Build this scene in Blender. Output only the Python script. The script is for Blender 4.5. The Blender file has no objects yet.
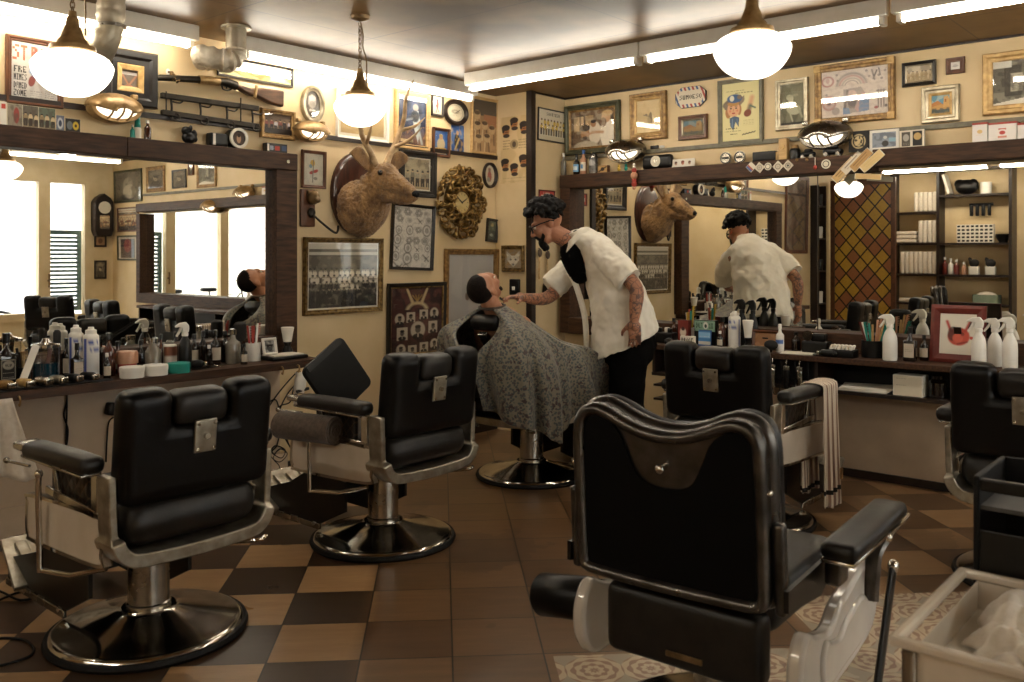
EXPOSURE = 1.05
import bpy, bmesh, math, random
import numpy as np
from mathutils import Vector, Matrix, Euler
R = math.radians; PI = math.pi
rnd = random.Random(7)
SC = bpy.context.scene
COL = SC.collection

# ------------------------------------------------------------------ camera maths (room axes: X to the right wall, Y to the left wall)
F, HX, HY, EYE = 899.0, 512.0, 254.0, 1.45
PHI = math.atan2(.65, .76)
FW = Vector((math.cos(PHI), math.sin(PHI))); RT = Vector((math.sin(PHI), -math.cos(PHI)))
def ray(px, py):
    s = (px-HX)/F
    return Vector((FW.x+s*RT.x, FW.y+s*RT.y, -(py-HY)/F))
def onX(px, py, x): d = ray(px, py); t = x/d.x; return Vector((x, d.y*t, EYE+d.z*t))
def onY(px, py, y): d = ray(px, py); t = y/d.y; return Vector((d.x*t, y, EYE+d.z*t))
def onZ(px, py, z): d = ray(px, py); t = (z-EYE)/d.z; return Vector((d.x*t, d.y*t, z))
def dep(px, py, Y): d = ray(px, py); return Vector((d.x*Y, d.y*Y, EYE+d.z*Y))

# room measures
XR, YL, ZC = 6.04, 4.96, 2.76
XB, YF = -2.6, -2.8
XP, YP = 5.59, 4.58            # corner pilaster faces

# ------------------------------------------------------------------ mesh builder
class MB:
    def __init__(s): s.v = []; s.f = []; s.m = []; s.mi = 0
    def add(s, vs, fs, M=None):
        n = len(s.v)
        if M is not None: vs = [M @ Vector(p) for p in vs]
        s.v += [tuple(p) for p in vs]
        s.f += [tuple(i+n for i in f) for f in fs]; s.m += [s.mi]*len(fs); return s
    def box(s, c, sz, rot=None):
        x, y, z = sz[0]/2, sz[1]/2, sz[2]/2
        vs = [(-x,-y,-z),(x,-y,-z),(x,y,-z),(-x,y,-z),(-x,-y,z),(x,-y,z),(x,y,z),(-x,y,z)]
        M = Matrix.Translation(c)
        if rot: M = M @ Euler(rot).to_matrix().to_4x4()
        return s.add(vs, [(0,3,2,1),(4,5,6,7),(0,1,5,4),(1,2,6,5),(2,3,7,6),(3,0,4,7)], M)
    def b2(s, p, q): return s.box([(p[i]+q[i])/2 for i in range(3)], [abs(q[i]-p[i]) for i in range(3)])
    def rbox(s, c, sz, r, rot=None, fn=None):
        h = [a/2 for a in sz]; r = min(r, min(h)*.98)
        def ax(a): return [-a, -a+.12*r, -a+.45*r, -a+r] + ([-a+r+(2*a-2*r)*k/3 for k in (1,2)] if a > 1.5*r else []) + [a-r, a-.45*r, a-.12*r, a]
        M = Matrix.Translation(c)
        if rot: M = M @ Euler(rot).to_matrix().to_4x4()
        for d in range(3):
            e, g = (d+1)%3, (d+2)%3; A, B = ax(h[e]), ax(h[g])
            for sg in (-1, 1):
                vs = []
                for a in A:
                    for b in B:
                        p = [0,0,0]; p[d] = sg*h[d]; p[e] = a; p[g] = b
                        q = [max(-h[i]+r, min(h[i]-r, p[i])) for i in range(3)]
                        dv = Vector([p[i]-q[i] for i in range(3)])
                        if dv.length > 1e-9: dv = dv.normalized()*r
                        w = Vector(q)+dv
                        if fn: w = Vector(fn(w))
                        vs.append(w)
                nb = len(B)
                fs = []
                for i in range(len(A)-1):
                    for j in range(nb-1):
                        t = (i*nb+j, (i+1)*nb+j, (i+1)*nb+j+1, i*nb+j+1)
                        fs.append(t if sg > 0 else t[::-1])
                s.add(vs, fs, M)
        return s
    def loft(s, rings, closed=True, caps=True):
        n = len(rings[0]); vs = [p for r in rings for p in r]; fs = []
        for i in range(len(rings)-1):
            for j in range(n if closed else n-1):
                k = (j+1) % n
                fs.append((i*n+j, i*n+k, (i+1)*n+k, (i+1)*n+j))
        if caps and closed: fs.append(tuple(range(n))[::-1]); fs.append(tuple((len(rings)-1)*n+j for j in range(n)))
        return s.add(vs, fs)
    def tube(s, path, r, n=10, closed=False, caps=True, flat=None):
        P = [Vector(p) for p in path]; m = len(P); rs = r if isinstance(r, (list, tuple)) else [r]*m
        rings = []; up = None
        for i in range(m):
            a = P[(i-1) % m] if (closed or i > 0) else P[i]; b = P[(i+1) % m] if (closed or i < m-1) else P[i]
            t = (b-a); t = t.normalized() if t.length > 1e-9 else Vector((0,0,1))
            if up is None: up = Vector((0,0,1)) if abs(t.z) < .9 else Vector((1,0,0))
            x = t.cross(up); x = x.normalized() if x.length > 1e-6 else t.orthogonal().normalized()
            y = x.cross(t).normalized(); up = y
            fx, fy = flat if flat else (1, 1)
            rings.append([P[i]+(x*math.cos(2*PI*k/n)*fx+y*math.sin(2*PI*k/n)*fy)*rs[i] for k in range(n)])
        if closed: rings.append(rings[0])
        return s.loft(rings, True, caps and not closed)
    def cyl(s, p, q, r0, r1=None, n=20): return s.tube([p, q], [r0, r0 if r1 is None else r1], n)
    def lathe(s, prof, c=(0,0,0), n=32, M=None):
        T = Matrix.Translation(c) @ (M if M is not None else Matrix())
        rings = [[T @ Vector((max(r,1e-4)*math.cos(2*PI*k/n), max(r,1e-4)*math.sin(2*PI*k/n), z)) for k in range(n)] for r, z in prof]
        return s.loft(rings, True, True)
    def ell(s, c, rad, n=16, rings=10, rot=None):
        M = Matrix.Translation(c)
        if rot: M = M @ Euler(rot).to_matrix().to_4x4()
        rr = []
        for i in range(rings+1):
            t = PI*i/rings; q = max(math.sin(t), 1e-3)
            rr.append([M @ Vector((rad[0]*q*math.cos(2*PI*k/n), rad[1]*q*math.sin(2*PI*k/n), -rad[2]*math.cos(t))) for k in range(n)])
        return s.loft(rr, True, True)
    def prism(s, poly, y0, y1, M=None):
        """outline in x,z pushed from y0 to y1"""
        n = len(poly)
        vs = [(p[0], y0, p[1]) for p in poly]+[(p[0], y1, p[1]) for p in poly]
        fs = [tuple(range(n)), tuple(range(2*n-1, n-1, -1))]+[(i, n+i, n+(i+1)%n, (i+1)%n) for i in range(n)]
        return s.add(vs, fs, M)
    def ring(s, outer, inner, y0, y1, M=None):
        """flat ring between two outlines of equal count in x,z, pushed from y0 to y1"""
        n = len(outer)
        vs = [(p[0], y0, p[1]) for p in outer]+[(p[0], y0, p[1]) for p in inner]+[(p[0], y1, p[1]) for p in outer]+[(p[0], y1, p[1]) for p in inner]
        fs = []
        for i in range(n):
            j = (i+1)%n
            fs += [(i,j,n+j,n+i), (2*n+i,3*n+i,3*n+j,2*n+j), (i,2*n+i,2*n+j,j), (n+i,n+j,3*n+j,3*n+i)]
        return s.add(vs, fs, M)
    def build(s, name, mats, parent=None, loc=None, rot=None, smooth=38, sub=0, remesh=0, smo=0, solid=0, bev=0):
        me = bpy.data.meshes.new(name); me.from_pydata(s.v, [], s.f)
        mats = mats if isinstance(mats, (list, tuple)) else [mats]
        for m in mats: me.materials.append(m)
        if len(mats) > 1: me.polygons.foreach_set('material_index', s.m)
        bm = bmesh.new(); bm.from_mesh(me)
        bmesh.ops.remove_doubles(bm, verts=bm.verts, dist=1e-5)
        bmesh.ops.dissolve_degenerate(bm, edges=bm.edges, dist=1e-6)
        bmesh.ops.recalc_face_normals(bm, faces=bm.faces)
        bm.to_mesh(me); bm.free()
        if smooth:
            me.polygons.foreach_set('use_smooth', [True]*len(me.polygons))
            if smooth < 180: me.set_sharp_from_angle(angle=R(smooth))
        o = bpy.data.objects.new(name, me); COL.objects.link(o)
        if parent: o.parent = parent
        if loc: o.location = loc
        if rot: o.rotation_euler = rot
        if remesh:
            k = o.modifiers.new('r', 'REMESH'); k.mode = 'VOXEL'; k.voxel_size = remesh; k.use_smooth_shade = True
        if smo:
            k = o.modifiers.new('s', 'SMOOTH'); k.iterations = smo; k.factor = .5
        if solid:
            k = o.modifiers.new('t', 'SOLIDIFY'); k.thickness = solid; k.offset = 0
        if bev:
            k = o.modifiers.new('b', 'BEVEL'); k.width = bev; k.segments = 2; k.limit_method = 'ANGLE'
        if sub:
            k = o.modifiers.new('u', 'SUBSURF'); k.levels = k.render_levels = sub
        return o

def spl(pts, n=6, closed=False):
    """Catmull-Rom through the points"""
    P = [Vector(p) for p in pts]; m = len(P); out = []
    for i in range(m if closed else m-1):
        g = lambda k: P[k % m] if closed else P[max(0, min(m-1, k))]
        a, b, c, d = g(i-1), g(i), g(i+1), g(i+2)
        for k in range(n):
            t = k/n
            out.append(.5*((2*b)+(c-a)*t+(2*a-5*b+4*c-d)*t*t+(3*b-a-3*c+d)*t*t*t))
    if not closed: out.append(P[-1])
    return out
def s2(pts, n=6, closed=True): return [(p.x, p.y) for p in spl([(a, b, 0) for a, b in pts], n, closed)]
def rrect(w, h, r, n=5, cx=0, cz=0):
    out = []
    for sx, sz, a0 in ((1,1,0),(-1,1,90),(-1,-1,180),(1,-1,270)):
        for k in range(n+1):
            a = R(a0+90*k/n); out.append((cx+sx*(w/2-r)+r*math.cos(a), cz+sz*(h/2-r)+r*math.sin(a)))
    return out
def ellp(rx, rz, n=40, cx=0, cz=0): return [(cx+rx*math.cos(2*PI*k/n), cz+rz*math.sin(2*PI*k/n)) for k in range(n)]

def thing(name, label, cat, loc=(0,0,0), rotz=0, group=None, rot=None):
    o = bpy.data.objects.new(name, None); COL.objects.link(o); o.empty_display_size = .05
    o.location = loc; o.rotation_euler = rot if rot else (0,0,rotz)
    o['label'] = label; o['category'] = cat
    if group: o['group'] = group
    return o
def tag(o, label, cat, group=None):
    o['label'] = label; o['category'] = cat
    if group: o['group'] = group
    return o
def struct(o): o['kind'] = 'structure'; return o
def dup(root, loc, rotz, label, group=None):
    r = root.copy(); COL.objects.link(r); r.location = loc; r.rotation_euler = (0,0,rotz); r['label'] = label
    if group: r['group'] = group
    for ch in list(root.children):
        c = ch.copy(); COL.objects.link(c); c.parent = r
        for g in list(ch.children):
            d = g.copy(); COL.objects.link(d); d.parent = c
    return r

# ------------------------------------------------------------------ materials
def lin(c):
    if isinstance(c, str):
        c = c.lstrip('#'); c = [int(c[i:i+2], 16)/255 for i in (0,2,4)]
    return tuple(((x/12.92) if x <= .04045 else ((x+.055)/1.055)**2.4) for x in c)
def new_mat(name):
    m = bpy.data.materials.new(name); m.use_nodes = True; nt = m.node_tree
    return m, nt, nt.nodes, nt.links, nt.nodes['Principled BSDF']
def pm(name, c1, c2=None, scale=20, rough=.5, metal=0, bump=0, coat=0, spec=.5, stretch=None, detail=4, rvar=0, sheen=0, sss=0, bscale=None):
    m, nt, N, L, b = new_mat(name)
    c1 = lin(c1); c2 = lin(c2) if c2 else tuple(x*.8 for x in c1)
    tc = N.new('ShaderNodeTexCoord'); mp = N.new('ShaderNodeMapping'); L.new(tc.outputs['Object'], mp.inputs[0])
    if stretch: mp.inputs['Scale'].default_value = stretch
    n = N.new('ShaderNodeTexNoise'); n.inputs['Scale'].default_value = scale; n.inputs['Detail'].default_value = detail
    L.new(mp.outputs[0], n.inputs['Vector'])
    rp = N.new('ShaderNodeValToRGB'); rp.color_ramp.elements[0].position = .32; rp.color_ramp.elements[1].position = .68
    rp.color_ramp.elements[0].color = (*c1, 1); rp.color_ramp.elements[1].color = (*c2, 1)
    L.new(n.outputs['Fac'], rp.inputs[0]); L.new(rp.outputs[0], b.inputs['Base Color'])
    b.inputs['Roughness'].default_value = rough; b.inputs['Metallic'].default_value = metal
    b.inputs['Specular IOR Level'].default_value = spec; b.inputs['Coat Weight'].default_value = coat; b.inputs['Coat Roughness'].default_value = .08
    if sheen: b.inputs['Sheen Weight'].default_value = sheen
    if rvar:
        mr = N.new('ShaderNodeMapRange'); mr.inputs[3].default_value = max(.02, rough-rvar); mr.inputs[4].default_value = min(1, rough+rvar)
        L.new(n.outputs['Fac'], mr.inputs[0]); L.new(mr.outputs[0], b.inputs['Roughness'])
    if bump:
        bp = N.new('ShaderNodeBump'); bp.inputs['Strength'].default_value = bump; bp.inputs['Distance'].default_value = .01
        src = n
        if bscale:
            src = N.new('ShaderNodeTexNoise'); src.inputs['Scale'].default_value = bscale; src.inputs['Detail'].default_value = 3; L.new(mp.outputs[0], src.inputs['Vector'])
        L.new(src.outputs['Fac'], bp.inputs['Height']); L.new(bp.outputs[0], b.inputs['Normal'])
    return m
def emis(name, c, s):
    m, nt, N, L, b = new_mat(name)
    c = lin(c); b.inputs['Base Color'].default_value = (*[min(.9, x) for x in c], 1)
    b.inputs['Emission Color'].default_value = (*c, 1); b.inputs['Emission Strength'].default_value = s
    b.inputs['Roughness'].default_value = .25
    return m
def thin_glass(name, tint=(1,1,1), gl=.02):
    m, nt, N, L, b = new_mat(name)
    N.remove(b); out = N['Material Output']
    t = N.new('ShaderNodeBsdfTransparent'); t.inputs[0].default_value = (*tint, 1)
    g = N.new('ShaderNodeBsdfGlossy'); g.inputs['Roughness'].default_value = gl
    lw = N.new('ShaderNodeLayerWeight'); lw.inputs[0].default_value = .5
    pw = N.new('ShaderNodeMath'); pw.operation = 'POWER'; L.new(lw.outputs['Facing'], pw.inputs[0]); pw.inputs[1].default_value = 5
    fr = N.new('ShaderNodeMath'); fr.operation = 'MULTIPLY_ADD'; L.new(pw.outputs[0], fr.inputs[0]); fr.inputs[1].default_value = .95; fr.inputs[2].default_value = .04
    mx = N.new('ShaderNodeMixShader'); L.new(fr.outputs[0], mx.inputs[0]); L.new(t.outputs[0], mx.inputs[1]); L.new(g.outputs[0], mx.inputs[2])
    L.new(mx.outputs[0], out.inputs[0]); return m

M = {}
M['wall'] = pm('wall_paint', '#dcc59c', '#cfb688', 3, .55, bump=.04, detail=6)
M['panel'] = pm('panel_paint', '#cbb69b', '#b7a187', 4, .55, detail=6)
M['black'] = pm('black_leather', '#040303', '#080706', 30, .38, bump=.05, bscale=160, spec=.22, rvar=.08)
M['black2'] = pm('worn_black_leather', '#12100e', '#221e1a', 14, .40, bump=.06, bscale=120, rvar=.1, spec=.35)
M['rubber'] = pm('black_rubber', '#050505', '#0a0909', 30, .6, spec=.25)
M['plast'] = pm('black_plastic', '#070606', '#0d0c0b', 40, .35, spec=.35)
M['chrome'] = pm('chrome', '#d8d4cc', '#b9b4aa', 12, .12, 1, rvar=.07)
M['chromeb'] = pm('brushed_chrome', '#bdb8ae', '#8d877c', 9, .26, 1, rvar=.1)
M['alu'] = pm('cast_aluminium', '#b4ac9c', '#8a8272', 18, .38, .9, bump=.1, rvar=.1)
M['enamel'] = pm('cream_enamel', '#cfc3b2', '#c2b4a0', 5, .2, coat=.4)
M['porc'] = pm('white_porcelain', '#d2ccc2', '#c4bcb0', 4, .15, coat=.6)
M['gilt'] = pm('carved_gilt', '#a8874c', '#4a3413', 30, .36, .6, bump=.3)
M['dkwood'] = pm('dark_beam_wood', '#4e331f', '#2c1b10', 5, .5, spec=.3, stretch=(1.5,12,12), detail=8, bump=.12, rvar=.1)
M['dkwood2'] = pm('dark_stained_wood', '#2a1c13', '#170e09', 8, .4, detail=6)
M['brown'] = pm('brown_wood', '#6b4126', '#4c2c18', 12, .38, detail=6)
M['redwood'] = pm('red_wood', '#6e2a20', '#541d16', 14, .35)
M['gold'] = pm('gilt_frame', '#a5834e', '#694a26', 35, .42, .3, bump=.25)
M['goldl'] = pm('light_gold_frame', '#cdab70', '#a5824a', 25, .42, .2, bump=.12)
M['goldd'] = pm('old_gilt', '#8f7444', '#4d3717', 40, .38, .65, bump=.3)
M['green'] = pm('green_gilt_frame', '#4f4f36', '#34341f', 20, .35, .2)
M['silverf'] = pm('silver_leaf_frame', '#b7ac94', '#857a63', 18, .32, .6, bump=.1)
M['olive'] = pm('grey_olive_frame', '#77715c', '#5d5745', 20, .45)
M['palew'] = pm('pale_wood_frame', '#cba873', '#b28e58', 14, .45, stretch=(1,1,4))
M['blackf'] = pm('black_frame', '#120f0d', '#1d1814', 20, .3, coat=.3)
M['white'] = pm('white_plastic', '#e6e2d8', '#dcd7cb', 10, .3)
M['whitep'] = pm('white_paper', '#eae4d6', '#ded7c6', 8, .7)
M['card'] = pm('mat_board', '#e2dcc8', '#d8d0ba', 6, .8)
M['brass'] = pm('aged_brass', '#b89868', '#86693f', 22, .38, .45, rvar=.1)
M['brassd'] = pm('dark_bronze', '#8a6f4a', '#564329', 22, .4, .5)
M['duct'] = pm('galvanised_duct', '#c9c0ac', '#a0967f', 10, .36, .55, rvar=.12)
M['foil'] = pm('crumpled_foil', '#f0e8d6', '#c9bda4', 14, .5, .1, bump=.9, bscale=42)
M['mirror'] = pm('mirror_silver', '#e8e6df', '#e8e6df', 1, .0, 1)
M['glass'] = thin_glass('pane_glass')
M['towel'] = pm('white_towel', '#ddd3c3', '#cfc3b0', 50, .9, bump=.3, bscale=200, sheen=.3)
M['btowel'] = pm('brown_towel', '#5c4d40', '#433629', 60, .95, bump=.3, bscale=200, sheen=.2)
M['bottle'] = pm('dark_bottle_glass', '#120d0a', '#1d130c', 10, .1, coat=.5)
M['brbottle'] = pm('amber_bottle', '#4a2413', '#30150a', 10, .12, coat=.5)
M['teal'] = pm('teal_plastic', '#1f8f7f', '#1a7a6e', 10, .35)
M['blue'] = pm('blue_print', '#3a66a8', '#2d4f8c', 10, .4)
M['red'] = pm('red_print', '#a83a2c', '#8c2a20', 10, .4)
M['pink'] = pm('pink_lid', '#b98a6c', '#a77659', 10, .4)
M['yellow'] = pm('yellow_print', '#c9a53a', '#b08c28', 10, .45)
M['globe'] = emis('opal_globe', '#fff6e8', 1.6)
M['tube'] = emis('fluorescent_tube', '#fff5e4', 19.0)
M['bulk'] = emis('bulkhead_glass', '#fff0d8', 1.1)
M['skin'] = pm('skin', '#b98567', '#a87355', 18, .48, sss=.1)
M['hair'] = pm('dark_hair', '#060403', '#0e0a08', 60, .6, bump=.6, bscale=140, spec=.2)
M['bristle'] = pm('black_bristles', '#0d0b0a', '#1a1512', 120, .7, bump=.6, bscale=300)
M['glassy'] = pm('clear_bottle', '#7d776a', '#544e44', 8, .08, coat=.6)
M['bluel'] = pm('blue_liquid', '#0f3a4a', '#0c2f40', 6, .08, coat=.5)
M['trous'] = pm('black_trousers', '#040404', '#080708', 30, .85, spec=.1)
M['fur'] = pm('deer_fur', '#b58c58', '#6f5030', 11, .9, bump=1.0, bscale=170, stretch=(1.6,1,1), sheen=.3, detail=8)
M['antler'] = pm('antler', '#c9ae86', '#8a6a44', 20, .5, bump=.3)
M['plaque'] = pm('plaque_wood', '#4a2618', '#2c140c', 9, .3, coat=.4, stretch=(6,1,1))
M['steelg'] = pm('gun_metal', '#3b352d', '#26211b', 16, .4, .7)
M['gunw'] = pm('gun_stock', '#5a3d26', '#38230f', 10, .35, stretch=(1,5,5))
M['blind'] = pm('green_shutter', '#3f5a56', '#33494a', 8, .5)
M['blind2'] = pm('pale_green_plastic', '#8fa08c', '#7f907c', 8, .5)
M['shelfgrey'] = pm('grey_shelf', '#4a4844', '#3a3835', 14, .5)
M['cream'] = pm('cream_joinery', '#d8c6a0', '#ccb890', 5, .45)

def print_mat():
    m, nt, N, L, b = new_mat('printed_picture')
    a = N.new('ShaderNodeAttribute'); a.attribute_name = 'Col'; L.new(a.outputs['Color'], b.inputs['Base Color'])
    b.inputs['Roughness'].default_value = .6; return m
M['print'] = print_mat()
# ------------------------------------------------------------------ camera, world
cd = bpy.data.cameras.new('camera'); cam = bpy.data.objects.new('camera', cd); COL.objects.link(cam)
cam.location = (0, 0, EYE); cam.rotation_euler = (PI/2, 0, PHI-PI/2)
cd.sensor_width = 36; cd.lens = 36*F/1024; cd.shift_y = -(341-HY)/1024; cd.clip_start = .05
cd.dof.use_dof = True; cd.dof.focus_distance = 5.6; cd.dof.aperture_fstop = 4.5
SC.camera = cam
w = bpy.data.worlds.new('sky'); SC.world = w; w.use_nodes = True
w.node_tree.nodes['Background'].inputs[0].default_value = (.86, .93, 1, 1); w.node_tree.nodes['Background'].inputs[1].default_value = 5.5
SC.view_settings.view_transform = 'Standard'; SC.view_settings.look = 'None'; SC.view_settings.gamma = 1
SC.view_settings.exposure = EXPOSURE if 'EXPOSURE' in globals() else 0.0
SC.view_settings.use_curve_mapping = False
try: SC.cycles.glossy_bounces = 8; SC.cycles.max_bounces = 14; SC.cycles.transparent_max_bounces = 16; SC.cycles.sample_clamp_indirect = 6
except Exception: pass

# ------------------------------------------------------------------ node helpers
class NG:
    def __init__(s, nt): s.N = nt.nodes; s.L = nt.links
    def m(s, op, a, b=None, c=None):
        n = s.N.new('ShaderNodeMath'); n.operation = op
        for i, v in enumerate((a, b, c)):
            if v is None: continue
            if isinstance(v, (int, float)): n.inputs[i].default_value = v
            else: s.L.new(v, n.inputs[i])
        return n.outputs[0]
    def mix(s, f, a, b):
        n = s.N.new('ShaderNodeMix'); n.data_type = 'RGBA'
        for i, v in ((0, f), (6, a), (7, b)):
            if isinstance(v, (int, float)): n.inputs[i].default_value = v
            elif isinstance(v, str): n.inputs[i].default_value = (*lin(v), 1)
            else: s.L.new(v, n.inputs[i])
        return n.outputs[2]
    def noise(s, vec, scale, detail=4):
        n = s.N.new('ShaderNodeTexNoise'); n.inputs['Scale'].default_value = scale; n.inputs['Detail'].default_value = detail; s.L.new(vec, n.inputs['Vector']); return n.outputs['Fac']
    def comb(s, x, y, z=0):
        n = s.N.new('ShaderNodeCombineXYZ')
        for i, v in enumerate((x, y, z)):
            if isinstance(v, (int, float)): n.inputs[i].default_value = v
            else: s.L.new(v, n.inputs[i])
        return n.outputs[0]

def floor_mat():
    m, nt, N, L, b = new_mat('wooden_floor_tiles'); g = NG(nt)
    tc = N.new('ShaderNodeTexCoord'); sp = N.new('ShaderNodeSeparateXYZ'); L.new(tc.outputs['Object'], sp.inputs[0])
    x, y = sp.outputs[0], sp.outputs[1]
    S = .33
    p = g.m('MULTIPLY', g.m('ADD', x, y), .70711); q = g.m('MULTIPLY', g.m('SUBTRACT', y, x), .70711)
    P = g.m('DIVIDE', g.m('SUBTRACT', p, 3.903-S*20), S); Q = g.m('DIVIDE', g.m('SUBTRACT', q, -.038-S*20), S)
    ip, iq = g.m('FLOOR', P), g.m('FLOOR', Q); fp, fq = g.m('FRACT', P), g.m('FRACT', Q)
    chk = g.m('MODULO', g.m('ADD', ip, iq), 2.0)
    wn = N.new('ShaderNodeTexWhiteNoise'); wn.noise_dimensions = '2D'; L.new(g.comb(ip, iq), wn.inputs['Vector']); rv = wn.outputs['Value']
    # grain runs one way on each tile, the other way on its neighbours
    gx = g.m('ADD', g.m('MULTIPLY', p, g.m('ADD', 2.0, g.m('MULTIPLY', chk, 0.0))), g.m('MULTIPLY', rv, 30.0))
    grain = g.noise(g.comb(g.m('MULTIPLY', p, 26.0), g.m('ADD', g.m('MULTIPLY', q, 3.2), g.m('MULTIPLY', rv, 40.0))), 1.0, 6)
    fine = g.noise(g.comb(g.m('MULTIPLY', p, 140.0), g.m('MULTIPLY', q, 12.0)), 1.0, 3)
    wear = g.noise(tc.outputs['Object'], 1.1, 5)
    # strong chequer away from the worn path down the middle of the room
    mr = N.new('ShaderNodeMapRange'); mr.inputs[1].default_value = .26; mr.inputs[2].default_value = .34; mr.inputs[3].default_value = .10; mr.inputs[4].default_value = .95; L.new(q, mr.inputs[0])
    mr2 = N.new('ShaderNodeMapRange'); mr2.inputs[1].default_value = -1.9; mr2.inputs[2].default_value = -1.5; mr2.inputs[3].default_value = .35; mr2.inputs[4].default_value = 0; L.new(q, mr2.inputs[0])
    k = g.m('MINIMUM', 1.0, g.m('ADD', mr.outputs[0], mr2.outputs[0]))
    dark = g.mix(grain, '#40301f', '#281b12'); light = g.mix(grain, '#d6ad7c', '#ab8256'); mid = g.mix(grain, '#84623f', '#5a4128')
    ck = g.mix(chk, dark, light)
    col = g.mix(k, mid, ck)
    col = g.mix(g.m('MULTIPLY', rv, .35), col, '#4f3522')
    col = g.mix(g.m('MULTIPLY', fine, .35), col, '#2a1a10')
    # old patterned cement tiles let into the floor
    T = .2
    u, v = g.m('FRACT', g.m('DIVIDE', g.m('ADD', p, 10.0), T)), g.m('FRACT', g.m('DIVIDE', g.m('ADD', q, 10.03), T))
    du, dv = g.m('SUBTRACT', u, .5), g.m('SUBTRACT', v, .5)
    rr = g.m('SQRT', g.m('ADD', g.m('MULTIPLY', du, du), g.m('MULTIPLY', dv, dv)))
    an = g.m('ARCTAN2', dv, du)
    pet = g.m('GREATER_THAN', g.m('ADD', g.m('SINE', g.m('MULTIPLY', rr, 38.0)), g.m('MULTIPLY', g.m('COSINE', g.m('MULTIPLY', an, 8.0)), .7)), .15)
    pat = g.mix(pet, '#bba98c', '#8d6d59')
    pat = g.mix(g.m('GREATER_THAN', rr, .52), pat, '#9b8f7c')
    z1 = g.m('MULTIPLY', g.m('LESS_THAN', p, 3.22), g.m('LESS_THAN', q, -.40))
    z2 = g.m('MULTIPLY', g.m('LESS_THAN', p, 3.70), g.m('LESS_THAN', q, -1.42))
    zone = g.m('MAXIMUM', z1, z2)
    col = g.mix(zone, col, pat)
    gap = g.m('MAXIMUM', g.m('GREATER_THAN', g.m('ABSOLUTE', g.m('SUBTRACT', fp, .5)), .491), g.m('GREATER_THAN', g.m('ABSOLUTE', g.m('SUBTRACT', fq, .5)), .491))
    gap = g.m('MULTIPLY', gap, g.m('SUBTRACT', 1.0, zone))
    col = g.mix(gap, col, '#120b07')
    col = g.mix(g.m('MULTIPLY', g.m('GREATER_THAN', wear, .56), .28), col, '#2b1c12')
    L.new(col, b.inputs['Base Color'])
    mrr = N.new('ShaderNodeMapRange'); mrr.inputs[3].default_value = .22; mrr.inputs[4].default_value = .42; L.new(wear, mrr.inputs[0]); L.new(mrr.outputs[0], b.inputs['Roughness'])
    bp = N.new('ShaderNodeBump'); bp.inputs['Strength'].default_value = .25; bp.inputs['Distance'].default_value = .004
    L.new(g.m('SUBTRACT', g.m('MULTIPLY', grain, .3), gap), bp.inputs['Height']); L.new(bp.outputs[0], b.inputs['Normal'])
    return m

def ceiling_mat():
    m, nt, N, L, b = new_mat('lacquered_ceiling_board'); g = NG(nt)
    tc = N.new('ShaderNodeTexCoord'); sp = N.new('ShaderNodeSeparateXYZ'); L.new(tc.outputs['Object'], sp.inputs[0])
    n1 = g.noise(tc.outputs['Object'], .9, 3); n2 = g.noise(tc.outputs['Object'], 6, 8)
    col = g.mix(n2, '#8f6c3e', '#654a26')
    mr = N.new('ShaderNodeMapRange'); mr.inputs[1].default_value = .45; mr.inputs[2].default_value = .62; L.new(n1, mr.inputs[0])
    col = g.mix(g.m('MULTIPLY', mr.outputs[0], .8), col, '#412e1b')
    lx = g.m('GREATER_THAN', g.m('ABSOLUTE', g.m('SUBTRACT', g.m('FRACT', g.m('DIVIDE', sp.outputs[0], .9)), .5)), .495)
    ly = g.m('GREATER_THAN', g.m('ABSOLUTE', g.m('SUBTRACT', g.m('FRACT', g.m('DIVIDE', sp.outputs[1], 1.4)), .5)), .497)
    col = g.mix(g.m('MULTIPLY', g.m('MAXIMUM', lx, ly), .55), col, '#2d2115')
    L.new(col, b.inputs['Base Color']); b.inputs['Roughness'].default_value = .42; b.inputs['Specular IOR Level'].default_value = .25
    bp = N.new('ShaderNodeBump'); bp.inputs['Strength'].default_value = .05; L.new(n2, bp.inputs['Height']); L.new(bp.outputs[0], b.inputs['Normal'])
    return m

# ------------------------------------------------------------------ room shell
T = .12
def shell(name, p, q, m): return struct(MB().b2(p, q).build(name, m, smooth=0))
shell('floor', (XB-T, YF-T, -.1), (XR+T, YL+T, 0), floor_mat())
shell('ceiling', (XB-T, YF-T, ZC), (XR+T, YL+T, ZC+.1), ceiling_mat())
shell('wall_left', (XB-T, YL, 0), (XR+T, YL+T, ZC), M['wall'])
shell('wall_right', (XR, YF, 0), (XR+T, YL, ZC), M['wall'])
shell('wall_back', (XB-T, YF, 0), (XB, YL, ZC), M['wall'])
shell('wall_corner', (XP, YP, 0), (XR, YL, ZC), M['wall'])
# wall with the street windows
wm = MB()
wm.b2((XB, YF-T, 0), (.6, YF, ZC)); wm.b2((.6, YF-T, 2.5), (5.72, YF, ZC)); wm.b2((.6, YF-T, 0), (5.10, YF, .55)); wm.b2((5.72, YF-T, 0), (XR, YF, ZC))
struct(wm.build('wall_front', M['cream'], smooth=0))
xs = [.6, 1.5, 2.4, 3.3, 4.2, 5.10]
for i in range(5):
    a, c = xs[i], xs[i+1]
    f = MB()
    f.b2((a, YF-.09, .55), (a+.07, YF+.02, 2.5)); f.b2((c-.07, YF-.09, .55), (c, YF+.02, 2.5)); f.b2((a+.07, YF-.09, 2.42), (c-.07, YF+.02, 2.5)); f.b2((a+.07, YF-.09, .55), (c-.07, YF+.03, .66))
    wn_ = struct(f.build('window_%d' % (i+1), M['cream'], smooth=0))
    MB().b2((a+.07, YF-.05, .66), (c-.07, YF-.046, 2.42)).build('pane', M['glass'], wn_, smooth=0)
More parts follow.
